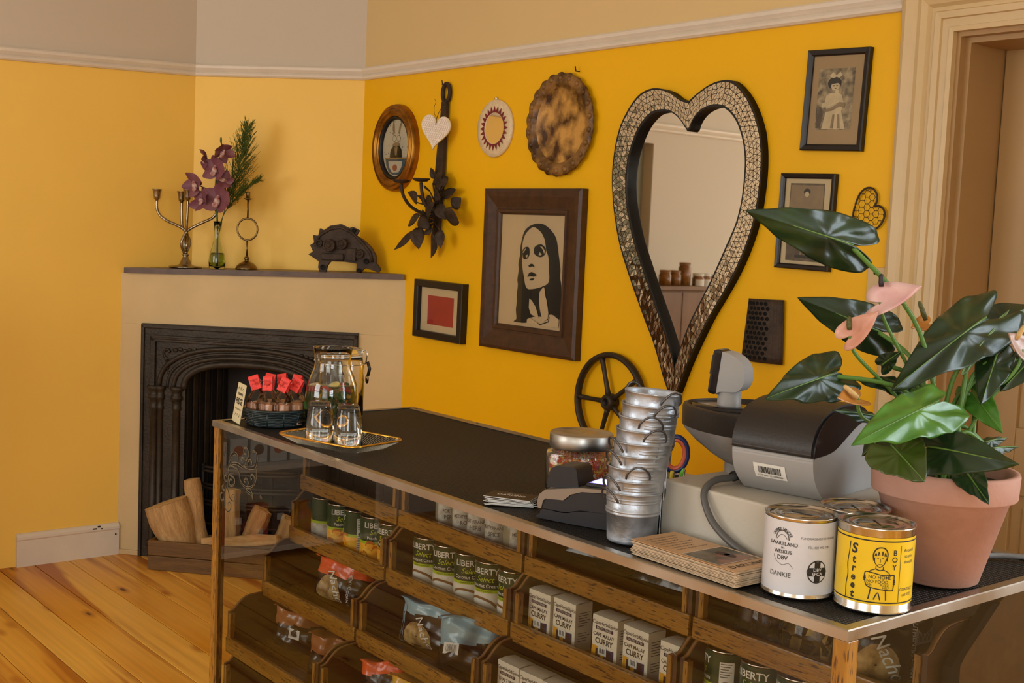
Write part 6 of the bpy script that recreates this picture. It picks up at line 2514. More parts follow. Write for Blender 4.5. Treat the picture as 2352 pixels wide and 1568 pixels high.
# swing-top jar behind the carafe
jr = thing('swing_top_jar', 'tall glass jar with wire bail lid behind the carafe', 'jar', (-2.722, 1.648, TZ))
m = MB()
m.lathe([(0, 0), (.054, 0), (.06, .006), (.0605, .135), (.056, .15), (.0545, .16), (.052, .16), (.053, .149), (.0575, .134), (.057, .01), (0, .006)], 40)
fixn(m.build('vessel', K['tumbler'], jr))
m = MB()
m.lathe([(0, .164), (.056, .164), (.0585, .168), (.0585, .174), (.053, .180), (.03, .184), (0, .185)], 40)
m.build('lid', K['tumbler'], jr)
m = MB()
m.lathe([(.0525, .160), (.056, .1605), (.0565, .164), (.0525, .1645)], 36, close=True)
m.build('seal', K['stickerwhite'], jr)
m = MB()
m.tube([(.0612 * math.cos(a), .0612 * math.sin(a), .142) for a in [2 * PI * i / 40 for i in range(40)]], .0014, 6, closed=True)
m.build('neck_wire', K['chrome'], jr)
for s in (1, -1):
    ax = Vector((.627 * s, .778 * s, 0))
    sd = Vector((-ax.y, ax.x, 0))
    m = MB()
    m.tube([ax * .063 + sd * .006 + Vector((0, 0, .142)), ax * .067 + sd * .006 + Vector((0, 0, .17)), ax * .06 + sd * .006 + Vector((0, 0, .178)),
            ax * .06 - sd * .006 + Vector((0, 0, .178)), ax * .067 - sd * .006 + Vector((0, 0, .17)), ax * .063 - sd * .006 + Vector((0, 0, .142))], .0013, 6)
    m.build('bail_wire', K['chrome'], jr)
ax = Vector((.627, .778, 0))
m = MB()
m.tube([ax * .068 + Vector((0, 0, .148)), ax * .074 + Vector((0, 0, .13)), ax * .07 + Vector((0, 0, .112))], [.004, .0045, .004], 8)
m.build('lever', K['iron'], jr)
m = MB()
m.ball(ax * .068 + Vector((0, 0, .103)), .010, 12, 8, 0, (.7, .4, 1.2))
m.build('lever_tag', K['brassy'], jr)
m = MB()
m.ball(-ax * .066 + Vector((0, 0, .148)), .0045, 8, 6)
m.build('hinge_knob', K['stickerwhite'], jr)

# business cards
K['cardbrown'] = mat('brown_card', (40, 28, 20), .45)
rnd = random.Random(4)
for k in range(11):
    lab = 'top business card with white lettering on the small pile' if k == 10 else 'brown business card in the fanned pile, under the top card'
    t0 = thing('business_card', lab, 'card', (-1.722 + rnd.uniform(-.004, .004), 1.418 + rnd.uniform(-.004, .004), TZ + .0008 + .0013 * k), R_(28 + (10 - k) * 1.7 + rnd.uniform(-3, 3)), 'business cards on the counter')
    m = MB()
    m.box((-.045, -.0275, -.0005), (.045, .0275, .0004), 0, None)
    m.add([(-.045, -.0275, .00042), (.045, -.0275, .00042), (.045, .0275, .00042), (-.045, .0275, .00042)], [(0, 1, 2, 3)], 1)
    m.build('card_sheet', [K['stickerwhite'], K['cardbrown']], t0)
    if k == 10:
        m = MB()
        flat_text(m, 'DARLING', Matrix.Translation((0, .0, .0008)), .013, 0, 1, bold=.02)
        flat_text(m, 'coffee & deli', Matrix.Translation((0, .011, .0008)), .006)
        flat_text(m, '- - - -', Matrix.Translation((0, -.011, .0008)), .007)
        m.build('lettering', K['stickerwhite'], t0)

# jar of sweets
K['sweet'] = None


def sweets_mat():
    m, nt, b = _nodes('sugar_sweets')
    vo = nt.nodes.new('ShaderNodeTexVoronoi')
    vo.inputs['Scale'].default_value = 190
    tc = nt.nodes.new('ShaderNodeTexCoord')
    nt.links.new(tc.outputs['Object'], vo.inputs['Vector'])
    sp_ = nt.nodes.new('ShaderNodeSeparateColor')
    nt.links.new(vo.outputs['Color'], sp_.inputs['Color'])
    rp = nt.nodes.new('ShaderNodeValToRGB')
    rp.color_ramp.interpolation = 'CONSTANT'
    cols = [(226, 70, 44), (240, 190, 60), (236, 226, 210), (200, 90, 120), (238, 130, 50), (222, 206, 120), (190, 50, 60)]
    el = rp.color_ramp.elements
    el[0].color = srgb(*cols[0])
    el[1].position = .14
    el[1].color = srgb(*cols[1])
    for k, c in enumerate(cols[2:]):
        e = el.new(.28 + .145 * k)
        e.color = srgb(*c)
    nt.links.new(sp_.outputs[0], rp.inputs['Fac'])
    nt.links.new(rp.outputs['Color'], b.inputs['Base Color'])
    b.inputs['Roughness'].default_value = .3
    return m


K['sweet'] = sweets_mat()
cj = thing('sweet_jar', 'square glass jar of tiny coloured sweets with a steel lid', 'jar', (-1.728, 1.588, TZ), R_(20))


def sq(a, z):
    c, s = abs(math.cos(a)), abs(math.sin(a))
    e = 5.0 if z < .088 else 2.0
    return 1.0 / ((c ** e + s ** e) ** (1 / e))


m = MB()
m.lathe([(0, 0), (.05, 0), (.055, .005), (.0565, .02), (.0565, .078), (.054, .086), (.05, .0895), (.05, .097), (.047, .097), (.047, .09), (.052, .083), (.0535, .077), (.0535, .02), (.05, .007), (0, .005)], 64, 0, None, True, fn=sq)
fixn(m.build('vessel', K['tumbler'], cj))
m = MB()
m.lathe([(.0515, .091), (.0605, .091), (.0615, .0925), (.0615, .117), (.0595, .1195), (.03, .1203), (0, .1203)], 56)
m.build('lid', K['steel'], cj)
m = MB()
rnd = random.Random(12)
cnt = 0
ico = [(0, 0, 1), (0, 0, -1), (1, 0, 0), (-1, 0, 0), (0, 1, 0), (0, -1, 0)]
for k in range(2600):
    # sweets lie against the glass and on top
    a = rnd.uniform(0, 2 * PI)
    z = rnd.uniform(.009, .072)
    if rnd.random() < .22:
        rr, z = rnd.uniform(0, .05), .072 + rnd.uniform(-.002, .002)
    else:
        rr = .0505 + rnd.uniform(-.002, 0)
    s_ = sq(a, .03)
    x, y_ = rr * s_ * math.cos(a), rr * s_ * math.sin(a)
    r = rnd.uniform(.0018, .0026)
    m.add([(x + r * p[0], y_ + r * p[1], z + r * p[2] * .85) for p in ico], [(0, 2, 4), (0, 4, 3), (0, 3, 5), (0, 5, 2), (1, 4, 2), (1, 3, 4), (1, 5, 3), (1, 2, 5)], 0, True)
m.lathe([(0, .009), (.0485, .009), (.0485, .0715), (0, .0715)], 48, 0, None, True, fn=sq)
stuff(m.build('sweets', K['sweet'], cj))

# card machine
K['cmblack'] = mat('card_machine_black', (30, 29, 32), .42, var=.05)
K['cmsilver'] = mat('card_machine_silver', (150, 144, 136), .3, .7)
cm = thing('card_machine', 'black and silver card machine with lit screen', 'card machine', (-1.607, 1.385, TZ), R_(20))
cm.scale = (.82, 1, 1)
YZ = Matrix(((1, 0, 0, 0), (0, 0, 1, 0), (0, 1, 0, 0), (0, 0, 0, 1)))


def slab(poly, y0, y1, nm, mt, bev=.003):
    m = MB()
    m.prism(poly, y0, y1, 0, YZ)
    o = fixn(m.build(nm, mt, cm))
    md = o.modifiers.new('bevel', 'BEVEL')
    md.width = bev
    md.segments = 3
    md.limit_method = 'ANGLE'
    return o


slab(spline([(.004, 0), (.175, 0), (.18, .012), (.176, .026), (.10, .024), (.06, .016), (.01, .017), (.001, .008)], 4, True), .0, .078, 'dock', K['cmblack'], .004)
slab([(.003, .018), (.06, .0175), (.10, .0255), (.178, .0275), (.182, .05), (.176, .062), (.10, .057), (.075, .05), (.058, .038), (.012, .036), (.003, .028)], .001, .077, 'body', K['cmblack'], .002)
slab([(-.004, .018), (.004, .018), (.008, .032), (.014, .0365), (.057, .0385), (.074, .0505), (.10, .058), (.176, .0635), (.176, .069), (.10, .065), (.05, .058), (.012, .052), (-.002, .042), (-.006, .03)], -.001, .079, 'silver_shell', K['cmsilver'], .003)
slab([(.008, .054), (.085, .062), (.078, .092), (.07, .097), (.028, .094), (.016, .088), (.01, .07)], .01, .068, 'paper_cover', K['cmblack'], .005)
m = MB()
m.box((.1, .012, .0655), (.17, .066, .0725), bev=.003)
m.build('screen_surround', K['cmblack'], cm)
ms_, nt_, b_ = _nodes('lit_screen')
b_.inputs['Base Color'].default_value = (.7, .75, 1, 1)
b_.inputs['Emission Color'].default_value = (.72, .78, 1, 1)
b_.inputs['Emission Strength'].default_value = 1.1
m = MB()
m.box((.106, .02, .0726), (.15, .06, .0732))
m.build('screen', ms_, cm)
ms2, nt_, b_ = _nodes('screen_glow_rim')
b_.inputs['Base Color'].default_value = (.15, .1, .6, 1)
b_.inputs['Emission Color'].default_value = (.15, .1, .8, 1)
b_.inputs['Emission Strength'].default_value = .6
m = MB()
m.box((.1035, .0175, .0722), (.1525, .0625, .0728))
m.build('screen_border', ms2, cm)

K['wiregrey'] = mat('grey_wire', (96, 96, 98), .3, .8)
# stack of zinc buckets
PB = Vector((-1.413, 1.421, TZ))
tiltv = Vector((.627, .778, 0))
for k in range(9):
    h = .0835
    ln = .0205 * k
    sway = (0, .0, .006, .02, .035, .05, .066, .082, .1)[k]
    t0 = thing('zinc_bucket', ('bottom zinc bucket standing on the counter, most of it showing' if k == 0 else 'topmost zinc bucket of the leaning stack' if k == 8 else 'zinc bucket in the stack, %s above the bottom one' % ('first', 'second', 'third', 'fourth', 'fifth', 'sixth', 'seventh')[k - 1]), 'bucket', group='stacked zinc buckets')
    q = Vector((0, 0, 1)) + tiltv * (sway * .55)
    q.normalize()
    rotm = Vector((0, 0, 1)).rotation_difference(q).to_matrix().to_4x4()
    t0.matrix_world = Matrix.Translation(PB + Vector((0, 0, ln)) + tiltv * (sway * .19)) @ rotm @ Matrix.Rotation((-1.15, -1.1, -.15, -1.2, -1.25, .15, -.1, .3, .42)[k] - .55, 4, 'Z')
    m = MB()
    m.lathe([(0, .003), (.038, .003), (.039, .0), (.0402, .001), (.0412, .004), (.0412, .006), (.0432, .046), (.0452, .0472), (.0454, .0496), (.0436, .0508), (.0455, .0524), (.0456, .0546), (.0438, .056), (.0452, .078), (.0462, h - .002), (.0472, h - .001), (.0472, h + .001), (.046, h + .001),
             (.0445, h - .003), (.0408, .01), (0, .0045)], 40)
    m.build('pail', K['zinc'], t0)
    m = MB()
    m.box((.0452, -.0018, .01), (.0462, .0018, h - .003), mat=Matrix.Rotation(2.4, 4, 'Z') @ Matrix.Translation((-.0006, 0, 0)))
    m.build('seam', K['zinc'], t0)
    for s in (0, PI):
        m = MB()
        pts = [(.0455, -.019, h - .014), (.0505, -.018, h - .006), (.056, -.010, h + .004), (.058, 0, h + .007), (.056, .010, h + .004), (.0505, .018, h - .006), (.0455, .019, h - .014)]
        m.tube(spline(pts, 4), .0019, 6, mat=Matrix.Rotation(s, 4, 'Z'))
        m.build('handle', K['wiregrey'], t0)

# pen pot with scissors
K['navyplastic'] = mat('navy_plastic', (30, 36, 84), .35)
K['orangeplastic'] = mat('orange_plastic', (196, 88, 56), .35)
K['greenplastic'] = mat('green_plastic', (110, 190, 50), .35)
K['yellowplastic'] = mat('yellow_plastic', (200, 170, 40), .4)
pp = thing('pen_pot', 'dark pen pot behind the bucket stack', 'pot', (-1.457, 1.553, TZ))
m = MB()
m.lathe([(0, 0), (.03, 0), (.032, .003), (.032, .082), (.030, .082), (.030, .005), (0, .005)], 28)
m.build('pot_wall', K['black'], pp)
for lab, mt, a, r, ln in (('upright black pen in the pot', 'black', 3.4, .022, .135), ('black pen leaning left in the pot', 'black', 4.2, .028, .15), ('green pen in the pot', 'greenplastic', .4, .026, .10), ('steel pen in the pot', 'tin', 2.6, .015, .13), ('yellow marker in the pot', 'yellowplastic', -.7, .026, .095)):
    t0 = thing('pen', lab, 'pen', (-1.457 + .008 * math.cos(a), 1.553 + .008 * math.sin(a), TZ + .0055))
    t0.rotation_euler = (-.14 * math.sin(a), .14 * math.cos(a), 0)
    m = MB()
    m.lathe([(0, 0), (.002, .004), (.0042, .014), (.0042, ln - .004), (.003, ln), (0, ln)], 10)
    m.build('barrel', K[mt], t0)
    m = MB()
    m.box((.004, -.0012, ln - .04), (.006, .0012, ln - .002))
    m.build('clip', K['tin'], t0)
sx = thing('scissors', 'scissors with navy and orange loop handles in the pen pot', 'scissors', (-1.466, 1.540, TZ + .006))
sx.rotation_euler = (.08, .0, R_(51))
m = MB()
m.tube([(.02 + .021 * math.cos(a), 0, .122 + .03 * math.sin(a)) for a in [2 * PI * i / 30 for i in range(30)]], .0052, 8, closed=True)
m.build('handle_loop', K['navyplastic'], sx)
m = MB()
m.tube([(.02 + .0165 * math.cos(a), -.001, .122 + .0255 * math.sin(a)) for a in [2 * PI * i / 30 for i in range(30)]], .0042, 8, closed=True)
m.build('handle_lining', K['orangeplastic'], sx)
m = MB()
m.tube([(-.012 + .013 * math.cos(a), .006, .115 + .02 * math.sin(a)) for a in [2 * PI * i / 30 for i in range(30)]], .0045, 8, closed=True)
m.build('handle_loop', K['navyplastic'], sx)
m = MB()
m.add([(.012, .001, .095), (.0, .001, .095), (.004, .001, .0), (.012, .004, .095), (.0, .004, .095), (.004, .004, .0)], [(0, 1, 2), (5, 4, 3), (0, 2, 5, 3), (1, 4, 5, 2), (0, 3, 4, 1)])
fixn(m.build('blade', K['tin'], sx))

# leaflets
K['leaflet'] = mat('leaflet_print', (192, 150, 104), .35, var=.06, vscale=10)
K['leafedge'] = mat('leaflet_edge', (190, 168, 138), .6, var=.16, vscale=80)
K['photo1'] = mat('leaflet_photo', (44, 46, 28), .3, rgb2=(120, 104, 80), vscale=40)
K['photo2'] = mat('leaflet_photo_soil', (150, 96, 66), .3, rgb2=(90, 62, 46), vscale=30)
rnd = random.Random(8)
NL = 22
for k in range(NL):
    top = k == NL - 1
    t0 = thing('leaflet', 'top leaflet of the pile with a photograph and old handwriting' if top else 'cream leaflet in the thick pile, under the top leaflet', 'leaflet',
               (-1.2385 + rnd.uniform(-.003, .003), 1.4045 + rnd.uniform(-.0025, .0025), TZ + .0006 + k * .00112), R_(-.6) + rnd.uniform(-.008, .008), 'leaflets in the pile')
    m = MB()
    m.box((-.1075, -.049, -.0005), (.1075, .049, .0004))
    m.build('folded_sheet', K['leafedge'] if not top else K['leaflet'], t0)
    if top:
        m = MB()
        m.add([(x, y_, .0008) for x, y_ in ((.0, -.043), (.072, -.043), (.072, .043), (.0, .043))], [(0, 1, 2, 3)])
        p1 = m.build('photograph', K['photo1'], t0)
        m = MB()
        m.add([(x, y_, .0011) for x, y_ in ((.022, .0), (.06, -.03), (.072, -.043), (.072, .04), (.045, .03))], [(0, 1, 2, 3, 4)])
        m.build('soil', K['photo2'], p1)
        for bx_, by_, br in ((.03, .012, .008), (.043, .014, .007)):
            m = MB()
            m.add([(bx_ + br * 1.6 * math.cos(a), by_ + br * math.sin(a), .0014) for a in [2 * PI * i / 16 for i in range(16)]], [list(range(16))])
            m.build('hat', K['doorbrown'], p1)
        m = MB()
        for a, b in (((-.001, -.044), (.073, -.044)), ((-.001, .044), (.073, .044)), ((-.001, -.044), (-.001, .044)), ((.073, -.044), (.073, .044))):
            v, f = stroke2d([a, b], .0012)
            m.add([(x, y_, .0012) for x, y_ in v], f)
        m.build('photo_border', K['labelwhite'], p1)
        m = MB()
        flat_text(m, 'DARLING', Matrix.Translation((.090, 0, .0008)) @ Matrix.Rotation(PI / 2, 4, 'Z'), .017, 0, 1, spacing=1.1)
        m.build('title_lettering', K['boxtext2'], t0)
        m = MB()
        for q in range(7):
            S = [(-.088 + .011 * q + .0012 * math.sin(i * 1.9 + q), -.036 + .072 * i / 30) for i in range(30 - (q % 3) * 4)]
            v, f = stroke2d(S, .0011)
            m.add([(x, y_, .0008) for x, y_ in v], f)
        stuff(m.build('handwriting', K['textgrey'], t0))

# collection tins
K['tinwhite'] = mat('white_tin_label', (204, 203, 206), .32, var=.03, vscale=30)
K['tinyellow'] = mat('yellow_tin_label', (228, 190, 40), .25, var=.03, vscale=20)


def coin_tin(name, label, x, y, R, Hh, mt, z0, z1, face, slot):
    t0 = thing(name, label, 'tin', (x, y, TZ - .0006), face, 'collection tins')
    m = MB()
    m.lathe([(0, .002), (R - .004, .002), (R - .001, 0), (R + .0008, .001), (R + .0008, .003), (R - .0006, .005), (R - .0006, Hh - .005), (R + .0008, Hh - .003), (R + .001, Hh - .001), (R - .0005, Hh), (R - .002, Hh - .001), (R - .003, Hh - .004),
             (R * .86, Hh - .0042), (R * .85, Hh - .0034), (R * .7, Hh - .0034), (R * .69, Hh - .0042), (R * .5, Hh - .0042), (R * .49, Hh - .0034), (0, Hh - .0034)], 56)
    m.build('tin_body', K['tin'], t0)
    m = MB()
    m.lathe([(R - .0002, z0), (R - .0002, z1)], 56)
    lb = m.build('paper_label', mt, t0)
    m = MB()
    m.box((-.017, -.0012, Hh - .0034), (.017, .0012, Hh - .0028), mat=Matrix.Rotation(slot, 4, 'Z'))
    m.build('coin_slot', K['black'], t0)
    return t0, lb


def cp(mb, pts, R, w=None, e=.0002, mi=0):
    """line (w) or filled polygon on a tin, x = arc length, y = height"""
    if w:
        v, f = stroke2d(spline(pts, 4) if len(pts) > 2 else pts, w)
    else:
        v, f = strips(pts)
    r = R + e
    mb.add([(r * math.cos(x / R), r * math.sin(x / R), y_) for x, y_ in v], f, mi)


RW, HW = .0514, .116
wt, lb = coin_tin('collection_tin', 'white animal charity collection tin beside the leaflets', -1.081, 1.430, RW, HW, K['tinwhite'], .007, HW - .006, CAMDIR(-1.081, 1.43), 1.0)
m = MB()
for i, ch in enumerate('VRIENDE VAN DIE'):
    a = PI * (.86 - .72 * i / 14)
    v, f = text2d(ch, .0062, bold=.01)
    cx, cy = -.026, .083
    q = [(cx + (.0145 + y_) * math.cos(a) + x * math.sin(a), cy + (.0145 + y_) * math.sin(a) - x * math.cos(a)) for x, y_ in v]
    m.add([((RW + .0003) * math.cos(x / RW), (RW + .0003) * math.sin(x / RW), z) for x, z in q], f)
m.build('arched_lettering', K['boxtext2'], lb)
m = MB()
for s, z, sz in (('SWARTLAND', .077, .0072), ('EN', .071, .004), ('WESKUS', .0655, .0072), ('DBV', .057, .0085)):
    v, f = text2d(s, sz, bold=.012)
    m.add([((RW + .0003) * math.cos((x - .024) / RW), (RW + .0003) * math.sin((x - .024) / RW), z + y_) for x, y_ in v], f)
m.build('emblem_lettering', K['boxtext2'], lb)
m = MB()
cp(m, [(-.036, .083), (-.033, .092), (-.026, .096), (-.018, .092), (-.015, .083)], RW, .0016)
cp(m, [(-.034, .083), (-.03, .088), (-.026, .09), (-.021, .088), (-.018, .084)], RW, .0008)
cp(m, [(-.038, .06), (-.034, .052), (-.024, .047), (-.014, .05), (-.008, .044)], RW, .0006)
stuff(m.build('emblem', K['textgrey'], lb))
m = MB()
cyl_text(m, 'DANKIE', RW + .0003, .033, -.52, .0095, 0, bold=.008)
cyl_text(m, 'FUNDRAISING NO. 066 001', RW + .0003, .088, .56, .0046, 0)
cyl_text(m, 'TEL. 022 492 2781', RW + .0003, .0755, .56, .0046, 0)
m.build('lettering', K['textgrey'], lb)
m = MB()
cp(m, ell(.0155, .0165, 28, .027, .041), RW, None, .0003)
ds = m.build('badge', K['boxtext2'], lb)
m = MB()
cp(m, ell(.0138, .0148, 28, .027, .041), RW, None, .0005)
m.build('badge_ground', K['tinwhite'], ds)
m = MB()
cp(m, [(.0225, .0265), (.0315, .0265), (.0315, .0555), (.0225, .0555)], RW, None, .0007)
cp(m, [(.0135, .035), (.0405, .035), (.0405, .047), (.0135, .047)], RW, None, .0007)
m.build('badge_cross', K['boxtext2'], ds)
m = MB()
for s, z in (('DBV', .0438), ('SPCA', .0378)):
    v, f = text2d(s, .0066, bold=.012)
    m.add([((RW + .0009) * math.cos((x + .027) / RW), (RW + .0009) * math.sin((x + .027) / RW), z + y_) for x, y_ in v], f)
m.build('badge_lettering', K['tinwhite'], ds)

coin_tin('collection_tin', 'collection tin half hidden behind the yellow one', -1.067, 1.538, RW, HW, K['tinwhite'], .007, HW - .006, CAMDIR(-1.05, 1.535), .3)

RY, HY = .0527, .119
yt, lb = coin_tin('collection_tin', 'yellow collection tin with a drawing of a boy holding a sign', -.982, 1.470, RY, HY, K['tinyellow'], .013, HY - .013, CAMDIR(-.982, 1.47), .3)
m = MB()
for z in (.0165, HY - .0175):
    m.lathe([(RY + .0001, z - .0009), (RY + .0001, z + .0009)], 56)
stuff(m.build('border_lines', K['boxtext2'], lb))
m = MB()
cp(m, [(-.0385, .018), (-.039, .035), (-.037, .05), (-.0385, .065), (-.0365, .082), (-.0355, .096)], RY, .0013)
cp(m, [(.0365, .018), (.0365, .096)], RY, .0008)
stuff(m.build('dividing_lines', K['boxtext2'], lb))
m = MB()
for ch, z, s in zip('Street', (.087, .072, .06, .048, .0365, .024), (.019, .015, .014, .014, .014, .015)):
    v, f = text2d(ch, s, bold=.03, shear=.1)
    m.add([((RY + .0003) * math.cos((x - .0285) / RY), (RY + .0003) * math.sin((x - .0285) / RY), z + y_) for x, y_ in v], f)
m.build('street_lettering', K['boxtext2'], lb)
m = MB()
for ch, z in zip('BOY', (.086, .0765, .066)):
    v, f = text2d(ch, .0105, bold=.012)
    m.add([((RY + .0003) * math.cos((x + .0275) / RY), (RY + .0003) * math.sin((x + .0275) / RY), z + y_) for x, y_ in v], f)
m.build('boy_lettering', K['boxtext2'], lb)
m = MB()
bx0 = .0075
L_ = [([(-.0085, .0745), (-.0095, .083), (-.006, .0905), (0, .093), (.006, .0915), (.0095, .085), (.0085, .0745)], .0017),   # hair outline
      ([(-.0075, .079), (-.007, .072), (-.002, .0665), (.001, .0665), (.006, .0715), (.0075, .079)], .0011),                   # jaw
      ([(-.0075, .081), (-.006, .085), (-.005, .081)], .0011), ([(-.003, .082), (-.0025, .087), (-.001, .082)], .0011), ([(.002, .082), (.0025, .088), (.004, .082)], .0011), ([(.0055, .081), (.006, .086), (.0078, .081)], .0011),
      ([(-.0045, .0785), (-.002, .0782)], .0008), ([(.002, .0782), (.0045, .0787)], .0008), ([(.0, .078), (.0005, .0735), (-.001, .0732)], .0006), ([(-.0022, .0703), (.0, .0697), (.0022, .0705)], .0007),
      ([(-.0055, .067), (-.0055, .0635), (-.012, .0605), (-.014, .057)], .0011), ([(.0045, .067), (.005, .063), (.0115, .0595), (.014, .056)], .0011), ([(-.0055, .0635), (0, .0615), (.005, .063)], .0014),
      ([(-.0185, .0445), (-.0195, .0555), (-.017, .0585), (-.008, .0575), (.005, .055), (.018, .0555), (.0205, .054), (.02, .0375), (.0175, .034), (-.004, .036), (-.0155, .0385), (-.0185, .0445)], .0014),
      ([(-.0205, .047), (-.018, .047)], .0022), ([(-.021, .0495), (-.0175, .0495)], .0022), ([(-.0205, .052), (-.018, .052)], .0022), ([(.0195, .043), (.022, .043)], .002), ([(.0195, .0455), (.0225, .0455)], .002), ([(.0195, .048), (.022, .048)], .002),
      ([(-.0105, .036), (-.013, .0205)], .0016), ([(.0095, .0345), (.0105, .0205)], .0016), ([(-.006, .0205), (-.001, .0305), (.0025, .0205)], .0015)]
for pts, w in L_:
    cp(m, [(x + bx0, z) for x, z in pts], RY, w, .0003)
stuff(m.build('boy_drawing', K['boxtext2'], lb))
m = MB()
for s, x, z, sz in (('NO HOME', .001, .0515, .0066), ('NO FOOD', -.002, .0455, .0062), ('50c', -.0125, .041, .0052), ('PLEEZ', .0075, .0408, .0045), ('HELP', .0095, .0372, .0042)):
    v, f = text2d(s, sz, bold=.004)
    m.add([((RY + .0003) * math.cos((a + x + bx0) / RY), (RY + .0003) * math.sin((a + x + bx0) / RY), z + y_) for a, y_ in v], f)
for s, z, sz in (('Around', .089, .0065), ('to you', .081, .0065), ('should', .073, .0065), ('CONTACT', .0345, .006), ('cell: 072', .027, .0058)):
    v, f = text2d(s, sz)
    m.add([((RY + .0003) * math.cos((a + .052) / RY), (RY + .0003) * math.sin((a + .052) / RY), z + y_) for a, y_ in v], f)
m.build('handwritten_lettering', K['boxtext2'], lb)

# loose cables
K['cablegrey'] = mat('grey_cable', (120, 120, 120), .4)
o = MB().tube(spline([(-1.05, 1.80, TZ + .006), (-1.02, 1.868, TZ + .006), (-.985, 1.905, TZ + .006), (-.955, 1.93, TZ + .007), (-.92, 1.95, .985), (-.905, 1.96, .9)], 8), .0045, 8).build('cable', K['cablegrey'])
tag(o, 'grey cable running off the counter behind the flower pot', 'cable')
o = MB().tube(spline([(-1.53, 1.70, TZ + .006), (-1.47, 1.74, TZ + .05), (-1.43, 1.75, TZ + .075), (-1.41, 1.70, TZ + .06), (-1.44, 1.66, TZ + .006), (-1.5, 1.68, TZ + .005)], 8), .004, 8).build('cable', K['black'])
tag(o, 'black looped cable behind the pen pot', 'cable')
o = MB().tube(spline([(-1.43, 1.475, TZ + .004), (-1.40, 1.468, TZ + .009), (-1.375, 1.464, TZ + .005), (-1.35, 1.46, TZ + .004)], 8), .0032, 8).build('cable', K['black'])
tag(o, 'short black cable between the buckets and the leaflets', 'cable')
# ------------------------------------------------------------------ cash drawer and register
K['drawergrey'] = mat('grey_enamel', (188, 180, 164), .4, .0, var=.04, vscale=6, bump=.04, bscale=150)
K['regGrey'] = mat('register_grey', (154, 151, 147), .42, var=.03, vscale=6)
K['regblack'] = mat('register_black', (40, 35, 31), .4, var=.05, vscale=8, bump=.05, bscale=200)
K['regsmoke'] = mat('smoked_plastic', (26, 26, 30), .12, var=.05)
dr = thing('cash_box', 'grey metal cash box under the register', 'cash box', (-1.405, 1.478, TZ))
MB().box((0, 0, 0), (.282, .385, .0985), bev=.004).build('case', K['drawergrey'], dr)
MB().box((.01, .382, .012), (.272, .388, .088), bev=.002).build('drawer_front', K['drawergrey'], dr)
MB().cyl((.14, .387, .06), (.14, .391, .06), .009, n=16).build('lock', K['tin'], dr)

rg = thing('cash_register', 'grey and black cash register with a pole display', 'cash register', (-1.294, 1.556, TZ + .0988), R_(10.2))
W_ = .142


def side(poly, x0, x1, nm, mt, bev=.004):
    m = MB()
    m.prism(poly, x0, x1, 0, Matrix(((0, 0, 1, 0), (1, 0, 0, 0), (0, 1, 0, 0), (0, 0, 0, 1))))
    o = fixn(m.build(nm, mt, rg))
    md = o.modifiers.new('bevel', 'BEVEL')
    md.width = bev
    md.segments = 3
    md.limit_method = 'ANGLE'
    md.angle_limit = R_(50)
    return sharp(o, 40)


front = spline([(.0, .0), (-.026, .022), (-.042, .046), (-.047, .072)], 5)
sbound = spline([(-.047, .072), (.0, .0735), (.03, .079), (.065, .094), (.10, .109), (.15, .122)], 5)
back = [(.185, .10), (.195, .06), (.195, .0)]
side(front[:-1] + sbound + back, 0, W_, 'printer_body', K['regGrey'])
cover = spline([(-.047, .073), (-.046, .09), (-.036, .112), (-.014, .131), (.022, .143), (.065, .148), (.11, .144), (.15, .123)], 5)
side(cover + [(p[0], p[1] + .0008) for p in sbound[::-1][1:-1]], -.001, W_ - .004, 'printer_cover', K['regblack'])
side([(p[0] + .004, p[1] - .003) for p in cover] + [(p[0], p[1] + .001) for p in sbound[::-1][1:-1]], W_ - .004, W_ + .0005, 'smoked_side', K['regsmoke'], .001)
# sticker with barcode on the back panel
def back_at(t):
    k = t * (len(front) - 1)
    i = min(int(k), len(front) - 2)
    a, b = front[i], front[i + 1]
    return (a[0] + (b[0] - a[0]) * (k - i), a[1] + (b[1] - a[1]) * (k - i))


m = MB()
P4 = []
for t in (.42, .5, .58, .66, .74):
    y_, z = back_at(t)
    P4 += [(.038, y_ - .0012, z), (.094, y_ - .0012, z)]
m.add(P4, [(2 * i, 2 * i + 1, 2 * i + 3, 2 * i + 2) for i in range(4)])
sk = m.build('barcode_sticker', K['stickerwhite'], rg)
m = MB()
rnd = random.Random(2)
x = .046
while x < .086:
    w = rnd.choice((.0007, .0011, .0016))
    V = []
    for t in (.53, .6, .68):
        y_, z = back_at(t)
        V += [(x, y_ - .002, z), (x + w, y_ - .002, z)]
    m.add(V, [(0, 1, 3, 2), (2, 3, 5, 4)])
    x += w + rnd.choice((.0007, .0011))
stuff(m.build('barcode', K['boxtext2'], sk))
y_, z = back_at(.475)
m = MB()
flat_text(m, 'LOT NO. 1210092889', frame((.066, y_ - .0024, z), (1, 0, 0), (0, -.5, .866), (0, -.866, -.5)), .0048)
m.build('sticker_lettering', K['boxtext2'], sk)

# keyboard hull seen from behind
OUTL = spline([(.02, .0), (-.06, .004), (-.125, .03), (-.172, .07), (-.188, .115), (-.172, .165), (-.12, .215), (-.02, .235), (.08, .235), (.13, .2), (.13, .02)], 5, True)
cx_, cy_ = -.02, .12


